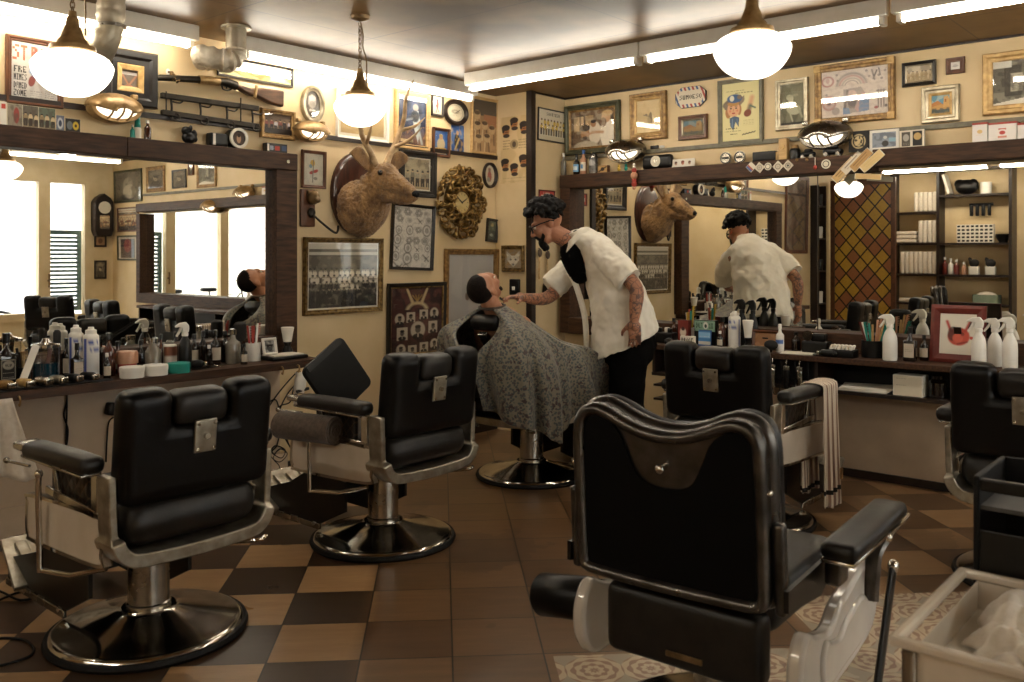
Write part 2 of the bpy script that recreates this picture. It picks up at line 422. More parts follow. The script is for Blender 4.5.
f = MB()
f.b2((5.10, YF-.09, 0), (5.18, YF+.02, 2.5)); f.b2((5.64, YF-.09, 0), (5.72, YF+.02, 2.5)); f.b2((5.18, YF-.09, 2.42), (5.64, YF+.02, 2.5)); f.b2((5.18, YF-.09, 0), (5.64, YF+.02, .62))
dr = struct(f.build('door_1', M['cream'], smooth=0))
MB().b2((5.18, YF-.05, .62), (5.64, YF-.046, 2.42)).build('pane', M['glass'], dr, smooth=0)
MB().tube([(5.15, YF+.06, 1.0), (5.15, YF+.06, 1.18)], .012).b2((5.14, YF+.02, 1.08), (5.16, YF+.06, 1.1)).build('door_handle', M['brassd'], dr)
sh = thing('window_shutter', 'dark green slatted shutter outside the glazed door', 'shutter', (5.41, YF-.2, .66))
fr = MB().b2((-.27,-.02,0),(-.22,.02,1.12)).b2((.22,-.02,0),(.27,.02,1.12)).b2((-.22,-.02,0),(.22,.02,.06)).b2((-.22,-.02,1.06),(.22,.02,1.12))
fr.build('shutter_frame', M['blind'], sh, smooth=0)
sl = MB()
for k in range(17): sl.box((0, 0, .09+k*.058), (.44, .05, .008), (R(35),0,0))
sl.build('slat', M['blind'], sh, smooth=0)

# skirting, picture rails, corner post
def trim(name, p, q, m=None): return struct(MB().b2(p, q).build(name, m or M['dkwood2'], smooth=0))
trim('baseboard_left', (XB, YL-.02, 0), (XP, YL, .09)); trim('baseboard_right', (XR-.02, YF, 0), (XR, YP, .09))
trim('baseboard_back', (XB, YF, 0), (XB+.02, YL-.02, .09)); trim('baseboard_corner', (XP-.02, YP-.02, 0), (XR-.02, YP, .09))
trim('trim_1', (0, YL-.022, 2.232), (XP, YL, 2.262)); trim('trim_2', (XR-.022, -1.9, 2.235), (XR, YP, 2.265), M['olive'])
trim('trim_3', (XP-.025, YP-.025, .0), (XP+.03, YP+.03, ZC-.001))
trim('trim_4', (XR-.012, -2.7, ZC-.014), (XR, YP, ZC)); trim('trim_5', (XP, YP-.01, ZC-.014), (XR-.012, YP, ZC))
# panelled fronts under the counters
trim('trim_6', (1.0, YL-.03, .09), (3.45, YL, .74), M['panel']); trim('trim_7', (XR-.14, -1.2, 0), (XR-.02, 3.4, .60), M['panel'])
trim('trim_8', (XR-.155, -1.2, 0), (XR-.14, 3.4, .05))
trim('trim_9', (1.0, YL-.045, .0), (3.5, YL-.03, .16), M['panel'])

# ------------------------------------------------------------------ worktops and mirrors
wt = MB().b2((.9, 4.54, .755), (3.50, YL-.001, .80)); wt.build('w', M['dkwood'], smooth=0).name = 'worktop'
tag(bpy.data.objects['worktop'], 'long dark wooden worktop crowded with bottles and clippers under the left mirror', 'worktop')
t = thing('barber_counter', 'dark wooden counter with open lower shelf under the right mirror', 'counter', (5.58, 1.2, 0))
MB().b2((0,-2.4,.765),(.43,2.26,.80)).build('top', M['dkwood'], t, smooth=0, bev=.004)
MB().b2((.02,-2.4,.575),(.31,2.26,.597)).build('shelf', M['dkwood2'], t, smooth=0)
for k, y in enumerate((-2.39,-.62,1.05,2.25)):
    MB().b2((.03,y-.01,.597),(.31,y+.01,.765)).build('divider', M['dkwood2'], t, smooth=0)
MB().b2((.31,-2.4,.597),(.33,2.26,.765)).build('back_board', M['plast'], t, smooth=0)
MB().b2((.012,1.66,.40),(.31,2.24,.415)).b2((.012,1.66,.50),(.31,2.24,.515)).b2((.012,1.655,.30),(.31,1.67,.575)).build('lower_shelf', M['dkwood2'], t, smooth=0)

def mirror(name, label, rot, loc, wd, beam_pieces, zt=2.10, zb=1.99, zl=.93, dp=.10, post=.16, glassd=.03, posts=(1,1), lowh=.125):
    """origin at the wall, local x along the wall, -y into the room"""
    t = thing(name, label, 'mirror', loc, rot)
    x0, x1 = wd
    for a, c, dz in beam_pieces: MB().b2((a,-dp,zb+dz),(c,0,zt+dz)).build('beam', M['dkwood'], t, smooth=0, bev=.006)
    if posts[0]: MB().b2((x0,-dp+.006,.801),(x0+post,0,zb)).build('post', M['dkwood'], t, smooth=0, bev=.004)
    if posts[1]: MB().b2((x1-post,-dp+.006,.801),(x1,0,zb)).build('post', M['dkwood'], t, smooth=0, bev=.004)
    MB().b2((x0+post*posts[0],-dp-.015,.801),(x1-post*posts[1],0,zl)).build('lower_rail', M['dkwood'], t, smooth=0, bev=.005)
    g = MB().b2((x0+.01,-glassd,zl),(x1-.01,-.004,zb)).build('mirror_glass', M['mirror'], t, smooth=0)
    return t
ml = mirror('wall_mirror', 'big mirror in a dark wooden frame over the left counter', 0, (0, YL-.001, 0), (1.0, 3.54), [(1.0,2.40,0),(2.402,3.54,0)])
mr_ = mirror('wall_mirror', 'wide mirror with a heavy dark beam over the right counter', -PI/2, (XR-.001, 0, 0), (-4.53, 1.85), [(-4.53,-2.0,0),(-1.998,1.85,.022)], dp=.14, post=.10)
MB().b2((-2.40,-.034,.93),(-2.396,-.03,1.99)).build('joint_strip', M['dkwood2'], mr_, smooth=0)
for z in (2.045,): MB().tube([(3.46,-.1,z),(3.46,-.106,z)], .012).build('screw', M['chromeb'], ml)

# ------------------------------------------------------------------ batten lights
def batten(label, rot, loc, L, twin=False):  # twin: doubled tube, added to brighten the back of the room
    t = thing('batten_light', label, 'light', (loc[0],loc[1],loc[2]+.002), rot, 'fluorescent battens under the ceiling')
    MB().rbox((0,0,-.045),(L,.056,.09),.008).build('body', M['white'], t)
    for y_ in ((-.05,.05) if twin else (.014,)): MB().tube([(-L/2+.05,y_,-.112),(L/2-.05,y_,-.112)], .019, 14).build('tube', M['tube'], t)
    for s in (-1,1): MB().rbox((s*(L/2-.035),.0 if twin else .03,-.105),(.03,.13 if twin else .07,.055),.006).build('lamp_holder', M['white'], t)
batten('fluorescent batten above the poster at the far left of the left wall', 0, (1.765, 4.74, ZC), 1.98)
batten('fluorescent batten running over the stag head on the left wall', 0, (4.08, 4.74, ZC), 2.06)
batten('fluorescent batten nearest the back corner of the room', -PI/2, (4.75, 3.76, ZC), 1.48)
batten('middle fluorescent batten of the row along the right wall', -PI/2, (4.75, 2.27, ZC), 1.48)
batten('fluorescent batten at the right end of the row along the right wall', -PI/2, (4.75, .77, ZC), 1.48)
batten('fluorescent batten continuing the right wall row towards the street windows', -PI/2, (4.75, -.75, ZC), 1.48)
batten('added fluorescent batten brightening the towel shelves at the back', -PI/2, (-1.6, 3.75, ZC), 1.48, True)  # added fitting, lights the shelves for the right mirror

batten('added fluorescent batten brightening the middle of the back of the room', -PI/2, (-1.6, 2.2, ZC), 1.48, True)  # added fitting, raises the light on the back wall
batten('added fluorescent batten brightening the street end of the back of the room', -PI/2, (-1.2, .2, ZC), 1.48)  # another added fitting, more light for the reflected back area
batten('fluorescent batten along the street windows nearest the door', 0, (4.9, -1.7, ZC), 1.48)
batten('fluorescent batten along the street windows farther from the door', 0, (2.6, -1.7, ZC), 1.48)

# ------------------------------------------------------------------ pendants
def pendant(label, c, r, chain_top=ZC-.002):
    t = thing('pendant_lamp', label, 'lamp', (c.x, c.y, ZC), 0, 'schoolhouse pendant lamps')
    z = c.z-ZC
    k = r/.15
    pr = [(.066*k,.072*k),(.080*k,.066*k),(.105*k,.058*k),(.130*k,.043*k),(.147*k,.020*k),(.150*k,.002*k),(.141*k,-.028*k),(.116*k,-.064*k),(.088*k,-.087*k),(.05*k,-.104*k),(.0,-.110*k)]
    p = [(a.x, a.y) for a in spl([(q[0], q[1], 0) for q in pr], 3)]
    MB().lathe([(a, b+z) for a, b in p], n=40).build('globe', M['globe'], t, smooth=180)
    fit = [(a,b-.028) for a,b in [(.0,.255),(.014,.255),(.016,.235),(.024,.225),(.026,.20),(.040,.165),(.044,.15),(.058,.135),(.062,.12),(.083,.116),(.087,.098),(.075,.09),(.0,.09)]]
    MB().lathe([(a*k, b*k+z) for a, b in fit], n=32).build('fitter', M['brass'], t, smooth=30)
    MB().lathe([(0,0),(.055,0),(.05,-.018),(.02,-.03),(0,-.03)], n=24).build('ceiling_rose', M['brassd'], t)
    ch = MB(); zz = -.03; i = 0
    while zz > z+.232*k:
        e = .028
        pts = [(math.cos(a)*.009, 0, zz-e/2+math.sin(a)*e*.62) for a in [2*PI*j/10 for j in range(10)]]
        if i % 2: pts = [(0, q[0], q[2]) for q in pts]
        ch.tube(pts, .0026, 5, closed=True); zz -= e*.86; i += 1
    ch.build('chain', M['brassd'], t)
    MB().tube(spl([(.004,0,-.03),(.03,.01,-.1),(.02,.0,(z+.24*k)*.6),(.045*k,.0,z+.3*k),(.05*k,0,z+.24*k),(.05*k,0,z+.14*k)], 8), .004, 6).build('cord', M['brassd'], t)
pendant('opal glass pendant lamp at the far left in front of the framed poster', dep(72.5, 69, 3.70), .157)
pendant('opal glass pendant lamp hanging on a long chain in front of the left wall', dep(360, 108, 4.95), .143)
pendant('opal glass pendant lamp at the top right near the yellow framed print', dep(752, 51, 3.28), .139)
# ------------------------------------------------------------------ barber chairs (local: faces +y, origin on the floor under the pedestal)
def quilt_mat():
    m, nt, N, L, b = new_mat('quilted_black_leather'); g = NG(nt)
    tc = N.new('ShaderNodeTexCoord'); sp = N.new('ShaderNodeSeparateXYZ'); L.new(tc.outputs['Object'], sp.inputs[0])
    a = g.m('MULTIPLY', g.m('ADD', sp.outputs[1], sp.outputs[2]), 17.0); c = g.m('MULTIPLY', g.m('SUBTRACT', sp.outputs[1], sp.outputs[2]), 17.0)
    h = g.m('MULTIPLY', g.m('ABSOLUTE', g.m('SUBTRACT', g.m('FRACT', a), .5)), g.m('ABSOLUTE', g.m('SUBTRACT', g.m('FRACT', c), .5)))
    h = g.m('MAXIMUM', g.m('ABSOLUTE', g.m('SUBTRACT', g.m('FRACT', a), .5)), g.m('ABSOLUTE', g.m('SUBTRACT', g.m('FRACT', c), .5)))
    col = g.mix(g.m('GREATER_THAN', h, .46), '#17120e', '#4a3623'); L.new(col, b.inputs['Base Color']); b.inputs['Roughness'].default_value = .35
    bp = N.new('ShaderNodeBump'); bp.inputs['Strength'].default_value = .5; bp.inputs['Distance'].default_value = .01; bp.invert = True
    L.new(h, bp.inputs['Height']); L.new(bp.outputs[0], b.inputs['Normal']); return m
M['quilt'] = quilt_mat()

def base_parts(t, R0=.362, zt=.40, pr=.076):
    prof = [(0,.0),(R0,.0),(R0+.006,.012),(R0,.026),(0,.026)]
    MB().lathe(prof, n=56).build('rubber_rim', M['rubber'], t, smooth=35)
    dome = [(0,.027),(R0-.012,.027),(R0-.022,.038),(R0-.05,.043),(.24,.058),(.17,.074),(.125,.088),(.105,.096),(.098,.104),(0,.104)]
    MB().lathe([(p.x,p.y) for p in spl([(a,b,0) for a,b in dome[1:-1]],3)][:]+[(0,.104)], n=56).build('base', M['chrome'], t, smooth=50)
    MB().lathe([(0,.10),(pr+.006,.10),(pr+.006,.118),(pr,.123),(pr,zt),(0,zt)], n=36).build('pedestal', M['chromeb'], t, smooth=30)

def make_chair(label, recline=0):
    t = thing('barber_chair', label, 'chair', (0,0,0), 0, 'black barber chairs around the room')
    base_parts(t)
    # seat and rear roll
    MB().rbox((0,.05,.50),(.52,.52,.15),.05).build('seat', M['black'], t, smooth=180)
    MB().rbox((0,-.275,.52),(.53,.17,.17),.078).build('seat_roll', M['black2'], t, smooth=180)
    # cast rear cradle: broad chrome band that swings under the roll and up both sides
    pts = [(-.305,.70),(-.302,.58),(-.295,.48),(-.262,.425),(-.20,.405),(0,.398),(.20,.405),(.262,.425),(.295,.48),(.302,.58),(.305,.70)]
    P = spl([(a,-.30,b) for a,b in pts], 6)
    rings = []
    for i,p in enumerate(P):
        a = P[max(0,i-1)]; b = P[min(len(P)-1,i+1)]; d = (b-a).normalized(); nn = Vector((-d.z,0,d.x))
        up = abs(p.x) > .296
        wy = .045 if up else .07
        th = .014 if up else .024
        rings.append([p+nn*th+Vector((0,-wy,0)), p+nn*th+Vector((0,wy,0)), p-nn*th+Vector((0,wy,0)), p-nn*th+Vector((0,-wy,0))])
    MB().loft(rings).build('cradle', M['alu'], t, smooth=30, bev=.005)
    MB().rbox((0,.02,.41),(.40,.46,.05),.02).build('seat_frame', M['plast'], t)
    # enamelled side panels with chrome edging
    for s in (-1,1):
        o = [(-.23,.375),(.30,.355),(.345,.372),(.36,.41),(.352,.50),(.32,.535),(-.23,.56),(-.275,.52),(-.27,.42)]
        poly = s2(o, 5)
        Mx = Matrix.Rotation(PI/2, 4, 'Z')
        sp = MB().prism(poly, -.013, .013, Matrix.Translation((s*.292,0,0)) @ Mx).build('side_panel', M['enamel'], t, smooth=30)
        inn = [(x*.955+.002,(z-.46)*.86+.46) for x,z in poly]
        MB().ring(poly, inn, -.018, .018, Matrix.Translation((s*.292,0,0)) @ Mx).build('edging', M['chrome'], sp, smooth=30)
        # quilted upholstery between panel and arm
        MB().rbox((s*.272,.03,.62),(.03,.30,.17),.012).build('side_upholstery', M['quilt'], t)
        arm = MB().rbox((s*.335,-.03,.735),(.098,.50,.062),.028,fn=lambda v: (v.x*(1-.12*(v.y<-.1)), v.y, v.z-.03*max(0,v.y)))
        arm = arm.build('armrest', M['black2'], t, smooth=180)
        MB().rbox((s*.335,.245,.735),(.094,.10,.03),.012).build('ashtray_lid', M['chrome'], arm)
        MB().rbox((s*.335,.0,.70),(.07,.5,.012),.005).build('arm_plate', M['chromeb'], arm)
        MB().box((s*.300,-.215,.63),(.018,.045,.17)).build('arm_post', M['chrome'], t, bev=.004)
        MB().box((s*.300,.10,.625),(.014,.026,.16),(R(-18),0,0)).build('arm_post', M['chromeb'], t, bev=.003)
        MB().box((s*.302,-.02,.565),(.016,.40,.03),(R(3),0,0)).build('side_rail', M['chrome'], t, bev=.004)
    # recline lever at the left
    lv = spl([(-.345,.145,.64),(-.345,.15,.60),(-.34,.16,.52),(-.335,.165,.40),(-.335,.16,.28)],6)
    MB().tube(lv, [.011]*len(lv), 10).ell((-.345,.145,.645),(.015,.015,.017)).build('recline_lever', M['chrome'], t)
    MB().tube([(-.33,.16,.285),(-.3,-.02,.30),(-.24,-.16,.34)], .010, 10).build('lever_link', M['chrome'], t)
    MB().tube([(-.36,.19,.67),(-.37,.34,.665),(-.37,.37,.665)], .006, 8).ell((-.37,.375,.665),(.012,.016,.012)).build('ashtray_rod', M['chromeb'], t)
    # pump handle
    MB().tube(spl([(.06,-.05,.385),(.12,-.2,.375),(.17,-.30,.365),(.24,-.37,.37),(.28,-.36,.372)],6), .008, 8).build('pump_lever', M['chrome'], t)
    # footrest
    for s in (-1,1):
        pl = [(.05,.32),(.32,.35),(.50,.25),(.80,.16),(.80,.055),(.30,.05),(.05,.17)]
        MB().prism(pl, -.008, .008, Matrix.Translation((s*.20,0,0)) @ Matrix.Rotation(PI/2,4,'Z')).build('footrest_arm', M['plast'], t, smooth=0)
        MB().box((s*.212,.52,.065),(.014,.56,.03)).build('footrest_rail', M['chromeb'], t, bev=.003)
    fr = MB().prism([(-.26,.0),(.26,.0),(.22,.29),(-.22,.29)], -.010, .010, Matrix.Translation((0,.60,.085)) @ Matrix.Rotation(R(-62),4,'X')).build('footplate', M['alu'], t, smooth=0, bev=.004)
    for k in range(5):
        MB().rbox((-.16+k*.08,.724,.172),(.048,.18,.014),.006,(R(28),0,0)).build('tread_rib', M['alu'], fr)
    MB().box((0,.858,.205),(.40,.014,.05)).build('toe_bar', M['chrome'], fr, bev=.003)
    MB().b2((-.20,.34,.16),(.20,.36,.36)).build('footrest_board', M['black'], t, smooth=0)
    # backrest (local pivot at the seat rear)
    B = Matrix.Translation((0,-.24,.60)) @ Matrix.Rotation(R(6+recline),4,'X')
    def bk(mb, name, mats, par, **k):
        mb.v = [tuple(B @ Vector(p)) for p in mb.v]; return mb.build(name, mats, par, **k)
    # outline with the head-rest notch, extruded and rounded
    def bulge(v): return v
    back = MB().rbox((0,-.075,.135),(.58,.125,.27),.045).rbox((-.2,-.075,.255),(.18,.125,.29),.045).rbox((.2,-.075,.255),(.18,.125,.29),.045)
    br = bk(back, 'backrest', M['black'], t, smooth=180, remesh=.008, smo=6)
    HR = .170 if recline else 0
    if HR: bk(MB().b2((-.03,.0,.2),(.03,.03,.46)), 'headrest_post', M['chromeb'], t, smooth=0)
    bk(MB().rbox((0,-.072+.153*(HR>0),.318+HR),(.215,.12-.03*(HR>0),.125-.03*(HR>0)),.04), 'headrest', M['black2'], t, smooth=180)
    pl = bk(MB().rbox((0,-.142,.222),(.085,.012,.118),.004), 'headrest_plate', M['alu'], t)
    for sx,sz in ((-1,-1),(1,-1),(-1,1),(1,1)): bk(MB().cyl((sx*.032,-.148,.222+sz*.045),(sx*.032,-.152,.222+sz*.045),.006,n=10), 'screw', M['chrome'], pl)
    bk(MB().cyl((0,-.148,.222),(0,-.160,.222),.011,n=14), 'release_knob', M['chrome'], pl)
    return t
GR = 'black barber chairs around the room'
def place(a, b): return (a, b, 0)
c1 = make_chair('black barber chair nearest the left counter, the foremost on the left'); c1.location = (1.72, 3.31, 0)
dup(c1, (3.05, 3.47, 0), 0, 'black barber chair with a rolled brown towel under its left arm')
dup(c1, (4.555, 2.215, 0), -PI/2, 'black barber chair with a striped towel hanging from its right arm')
dup(c1, (4.56, .80, 0), -PI/2, 'black barber chair at the right edge in front of the red framed devil print')
dup(c1, (4.56, -.75, 0), R(-120), 'black barber chair by the street windows seen only in the mirrors')
c3 = make_chair('black barber chair tilted back under the man in the patterned cape', 33); c3.location = (4.56, 3.73, 0); c3.rotation_euler = (0,0,R(-86))

# ------------------------------------------------------------------ vintage chair in the foreground
def vint():
    t = thing('vintage_barber_chair', 'old barber chair with a scalloped metal back and porcelain sides, nearest the camera', 'chair', (2.465, 1.277, 0), R(-87))
    base_parts(t, .36, .36, .085)
    MB().rbox((0,.05,.50),(.50,.54,.15),.05).build('seat', M['black2'], t, smooth=180)
    MB().rbox((0,-.24,.40),(.47,.10,.20),.03).build('seat_back_skirt', M['black2'], t, smooth=180)
    # backrest: cupid's bow outline
    half = [(.0,.443),(.055,.448),(.11,.465),(.16,.487),(.205,.498),(.248,.488),(.275,.458),(.285,.41),(.287,.30),(.287,.10),(.284,.035),(.262,.008),(.20,.0),(.0,-.004)]
    def outline(h, n=4):
        r = [(p.x,p.y) for p in spl([(a,b,0) for a,b in h], n)]
        return r+[(-a,b) for a,b in r[::-1][1:-1]]
    O = outline(half)
    B = Matrix.Translation((0,-.335,.535)) @ Matrix.Rotation(R(4),4,'X')
    def bk(mb, name, mats, par, **k):
        mb.v = [tuple(B @ Vector(p)) for p in mb.v]; return mb.build(name, mats, par, **k)
    def scaled(f, dz=.0): return [(x*f,(z-.25)*f+.25+dz) for x,z in O]
    def off(d):
        n = len(O); out = []
        for i in range(n):
            a, b = O[i-1], O[(i+1)%n]; dx, dz = b[0]-a[0], b[1]-a[1]; l = math.hypot(dx,dz) or 1
            out.append((O[i][0]+dz/l*d*(-1), O[i][1]-dx/l*d*(-1)))
        return out
    sg = 1 if off(.01)[0][1] < O[0][1] else -1
    ins = lambda d: off(sg*d)
    Y = lambda L, y: [(p[0], y, p[1]) for p in L]
    fr = MB().loft([Y(ins(.034),-.004), Y(ins(.030),-.022), Y(ins(.018),-.028), Y(ins(.006),-.024), Y(ins(0),-.010), Y(ins(0),.012), Y(ins(.012),.022), Y(ins(.034),.022)], True, False)
    bk(fr, 'back_frame', M['steelb'], t, smooth=60)
    bk(MB().loft([Y(ins(.010),.024), Y(ins(-.004),.032), Y(ins(-.010),.046), Y(ins(-.006),.062), Y(ins(.012),.070), Y(ins(.03),.072)], True, True), 'cushion_rim', M['steelb'], t, smooth=60)
    bk(MB().loft([Y(ins(.004),.072), Y(ins(-.006),.09), Y(ins(.004),.115), Y(ins(.05),.130)], True, True), 'back_cushion', M['black2'], t, smooth=60)
    pn = [(.0,.285),(.045,.29),(.085,.315),(.115,.375),(.135,.42),(.165,.45),(.205,.464),(.235,.452),(.250,.42),(.252,.37),(.253,.10),(.250,.045),(.235,.033),(.0,.030)]
    Pn = outline(pn)
    bk(MB().prism(O, -.002, .008), 'back_shell', M['steelb'], t, smooth=30)
    bk(MB().prism(Pn, -.012, .004), 'back_panel', M['panelblack'], t, smooth=30)
    bk(MB().cyl((0,-.0,.345),(0,-.03,.345),.008,n=12).ell((0,-.034,.345),(.014,.010,.014)), 'back_knob', M['chrome'], t)
    for s in (-1,1): bk(MB().ell((s*.291,-.004,.32),(.008,.012,.008)), 'side_stud', M['chrome'], t)
    bk(MB().rbox((.305,.02,.12),(.030,.035,.24),.012), 'hinge_bracket', M['steelb'], t)
    bk(MB().rbox((-.305,.02,.12),(.030,.035,.24),.012), 'hinge_bracket', M['steelb'], t)
    A_ = .385
    for s in (-1,1):
        arm = MB().rbox((s*A_,.12,.668),(.105,.52,.05),.024,fn=lambda v:(v.x*(1-.12*max(0,-v.y)), v.y, v.z+.02*v.y)).build('armrest', M['black2'], t, smooth=180)
        MB().rbox((s*A_,.12,.638),(.09,.52,.012),.005).build('arm_plate', M['chrome'], arm)
        MB().tube([(s*A_,.37,.665),(s*A_,.42,.66)], .012).ell((s*A_,.425,.66),(.016,.018,.016)).build('front_knob', M['chrome'], arm)
        MB().tube([(s*(A_+.04),.20,.63),(s*(A_+.04),.42,.645)], .006).ell((s*(A_+.04),.195,.63),(.013,.016,.013)).build('towel_rod', M['chrome'], arm)
        MB().rbox((s*(A_-.02),-.08,.615),(.045,.075,.10),.012).build('arm_bracket', M['steelb'], t)
        MB().tube(spl([(s*(A_-.005),.32,.65),(s*(A_-.005),.32,.60),(s*(A_-.015),.26,.56),(s*(A_-.02),.25,.50),(s*(A_-.025),.25,.42)],6), .015, 8, flat=(1,1.6)).build('arm_support', M['steelb'], t)
        MB().prism([(-.34,.61),(-.05,.62),(-.05,.555),(-.10,.53),(-.34,.555)], -.006, .006, Matrix.Translation((s*.325,0,0)) @ Matrix.Rotation(PI/2,4,'Z')).build('side_bracket', M['plast'], t, smooth=0)
        o = [(-.28,.30),(-.20,.24),(.0,.26),(.22,.28),(.34,.32),(.39,.42),(.35,.50),(.24,.525),(.10,.49),(.02,.47),(-.06,.43),(-.16,.445),(-.24,.47),(-.29,.40)]
        poly = s2(o, 5)
        Mx = Matrix.Translation((s*.325,0,0)) @ Matrix.Rotation(PI/2,4,'Z')
        sp = MB().prism(poly, -.022, .022, Mx).build('porcelain_side', M['porc'], t, smooth=40, bev=.012)
        MB().prism([(x*.6+.02,(z-.39)*.55+.375) for x,z in poly], -.034, .034, Mx).build('side_boss', M['porc'], sp, smooth=40, bev=.01)
        MB().tube([(s*.372,.45,.455),(s*.372,.40,.37),(s*.37,.27,.12)], .018, 10, flat=(.6,1.5)).build('foot_lever', M['plast'], t)
        MB().ell((s*.372,.455,.465),(.018,.024,.022),12,8).build('lever_cap', M['chrome'], t)
    # padded roll hanging off the left side
    MB().lathe([(0,0),(.062,0),(.066,.006),(.066,.19),(.058,.20),(0,.20)], n=28, M=Matrix.Translation((-.33,-.20,.395)) @ Matrix.Rotation(R(-98),4,'Y')).build('side_roll', M['black'], t, smooth=40)
    MB().rbox((.02,-.292,.345),(.11,.006,.016),.002).build('name_plate', M['brassd'], t)
    return t
M['steelb'] = pm('blued_steel', '#68645f', '#45423e', 14, .3, .9, rvar=.08)
M['panelblack'] = pm('matt_black_panel', '#020202', '#050404', 20, .7, spec=.12)
vint()
# ------------------------------------------------------------------ small pictures drawn into a colour attribute, one vertex per dot
F35 = {'A':'757555','B':'656566','C':'344443','D':'655556','E':'744647','F':'744644','G':'345553','H':'555755','I':'722227','J':'111152','K':'556655','L':'444447','M':'577555','N':'577755','O':'255552','P':'656444','R':'656655','S':'342116','T':'722222','U':'555557','V':'555552','W':'555775','X':'552255','Y':'552222','Z':'712447','0':'755557','1':'262227','5':'746116',' ':'000000'}
class Pic:
    def __init__(s, W, H, bg):
        s.W, s.H = W, H; s.a = np.zeros((H, W, 3)); s.a[:] = lin(bg)
        y, x = np.mgrid[0:H, 0:W]; s.x = (x+.5)/W; s.y = (y+.5)/H; s.rs = np.random.RandomState(W*31+H)
    def put(s, mk, c, al=1):
        c = np.array(lin(c)); mk = np.clip(mk*al, 0, 1)[..., None]; s.a = s.a*(1-mk)+c*mk; return s
    def rect(s, x0, y0, x1, y1, c, al=1): return s.put(((s.x>=x0)&(s.x<=x1)&(s.y>=y0)&(s.y<=y1))*1., c, al)
    def ell(s, cx, cy, rx, ry, c, al=1, a=0):
        dx, dy = s.x-cx, (s.y-cy); k = s.H/s.W; ca, sa = math.cos(a), math.sin(a)
        X, Y = dx*ca+dy*k*sa, (-dx*sa+dy*k*ca)/k
        d = (X/rx)**2+(Y/ry)**2; return s.put(np.clip((1.15-d)/.3, 0, 1), c, al)
    def rng(s, cx, cy, rx, ry, w, c, al=1, y1=9):
        d = np.sqrt(((s.x-cx)/rx)**2+((s.y-cy)/ry)**2); return s.put(np.clip(1-np.abs(d-1)/w, 0, 1)*(s.y<y1), c, al)
    def line(s, x0, y0, x1, y1, w, c, al=1):
        k = s.H/s.W; dx, dy = x1-x0, (y1-y0)*k; L2 = dx*dx+dy*dy+1e-9
        t = np.clip(((s.x-x0)*dx+(s.y-y0)*k*dy)/L2, 0, 1)
        d = np.hypot(s.x-x0-t*dx, (s.y-y0)*k-t*dy); return s.put(np.clip(1.3-d/w, 0, 1), c, al)
    def poly(s, pts, c, al=1):
        ins = np.zeros_like(s.x, bool); n = len(pts)
        for i in range(n):
            (x0, y0), (x1, y1) = pts[i], pts[(i+1) % n]
            cr = ((y0 > s.y) != (y1 > s.y)); xi = (x1-x0)*(s.y-y0)/((y1-y0) or 1e-9)+x0; ins ^= cr & (s.x < xi)
        return s.put(ins*1., c, al)
    def noise(s, c, al=.5, cells=8, thr=.5, box=(0,0,1,1)):
        g = s.rs.rand(cells+2, cells+2); X, Y = s.x*cells, s.y*cells; i, j = Y.astype(int), X.astype(int); fy, fx = Y-i, X-j
        v = (g[i,j]*(1-fx)+g[i,j+1]*fx)*(1-fy)+(g[i+1,j]*(1-fx)+g[i+1,j+1]*fx)*fy
        m = np.clip((v-thr)*6+.5, 0, 1)*((s.x>=box[0])&(s.x<=box[2])&(s.y>=box[1])&(s.y<=box[3])); return s.put(m, c, al)
    def grad(s, c, y0, y1, al=1): return s.put(np.clip((s.y-y0)/(y1-y0+1e-9), 0, 1), c, al)
    def text(s, t, x0, y0, w, h, c, al=1):
        n = len(t); cw = w/n
        for k, ch in enumerate(t):
            for r, d in enumerate((F35.get(ch) or '777777')):
                for b in range(3):
                    if int(d) >> (2-b) & 1: s.rect(x0+k*cw+b*cw*.27, y0+r*h/6, x0+k*cw+(b+1)*cw*.27, y0+(r+1)*h/6, c, al)
        return s
    def lines(s, x0, y0, x1, y1, n, c, al=.6):
        for k in range(n):
            y = y0+(y1-y0)*k/max(1, n-1); xx = x0
            while xx < x1:
                L = .02+s.rs.rand()*.07; s.rect(xx, y-.006, min(x1, xx+L), y+.006, c, al); xx += L+.02
        return s
    def head(s, cx, cy, r, skin='#b98a66', hair='#2a1d14', body=None):
        k = s.W/s.H
        if body: s.ell(cx, cy+r*k*2.5, r*1.9, r*k*1.6, body)
        s.ell(cx, cy, r*.8, r*k*1.05, skin); s.ell(cx, cy-r*k*.6, r*.88, r*k*.6, hair); s.ell(cx-r*.6, cy-r*k*.1, r*.25, r*k*.6, hair)
        for q in (-.3,.3): s.ell(cx+q*r, cy, r*.13, r*k*.12, hair)
        s.line(cx-r*.25, cy+r*k*.55, cx+r*.25, cy+r*k*.55, r*.1, '#5a3326'); return s

def print_obj(name, pic, w, h, parent, y=0, cx=0, cz=0, mat=None):
    W, H = pic.W, pic.H; me = bpy.data.meshes.new(name)
    v = [(cx-w/2+w*i/(W-1), y, cz+h/2-h*j/(H-1)) for j in range(H) for i in range(W)]
    f = [(j*W+i, (j+1)*W+i, (j+1)*W+i+1, j*W+i+1) for j in range(H-1) for i in range(W-1)]
    me.from_pydata(v, [], f); me.materials.append(mat or M['print'])
    at = me.color_attributes.new('Col', 'FLOAT_COLOR', 'POINT')
    a = np.ones((H*W, 4)); a[:, :3] = pic.a.reshape(-1, 3); at.data.foreach_set('color', a.ravel())
    o = bpy.data.objects.new(name, me); COL.objects.link(o); o.parent = parent
    return o

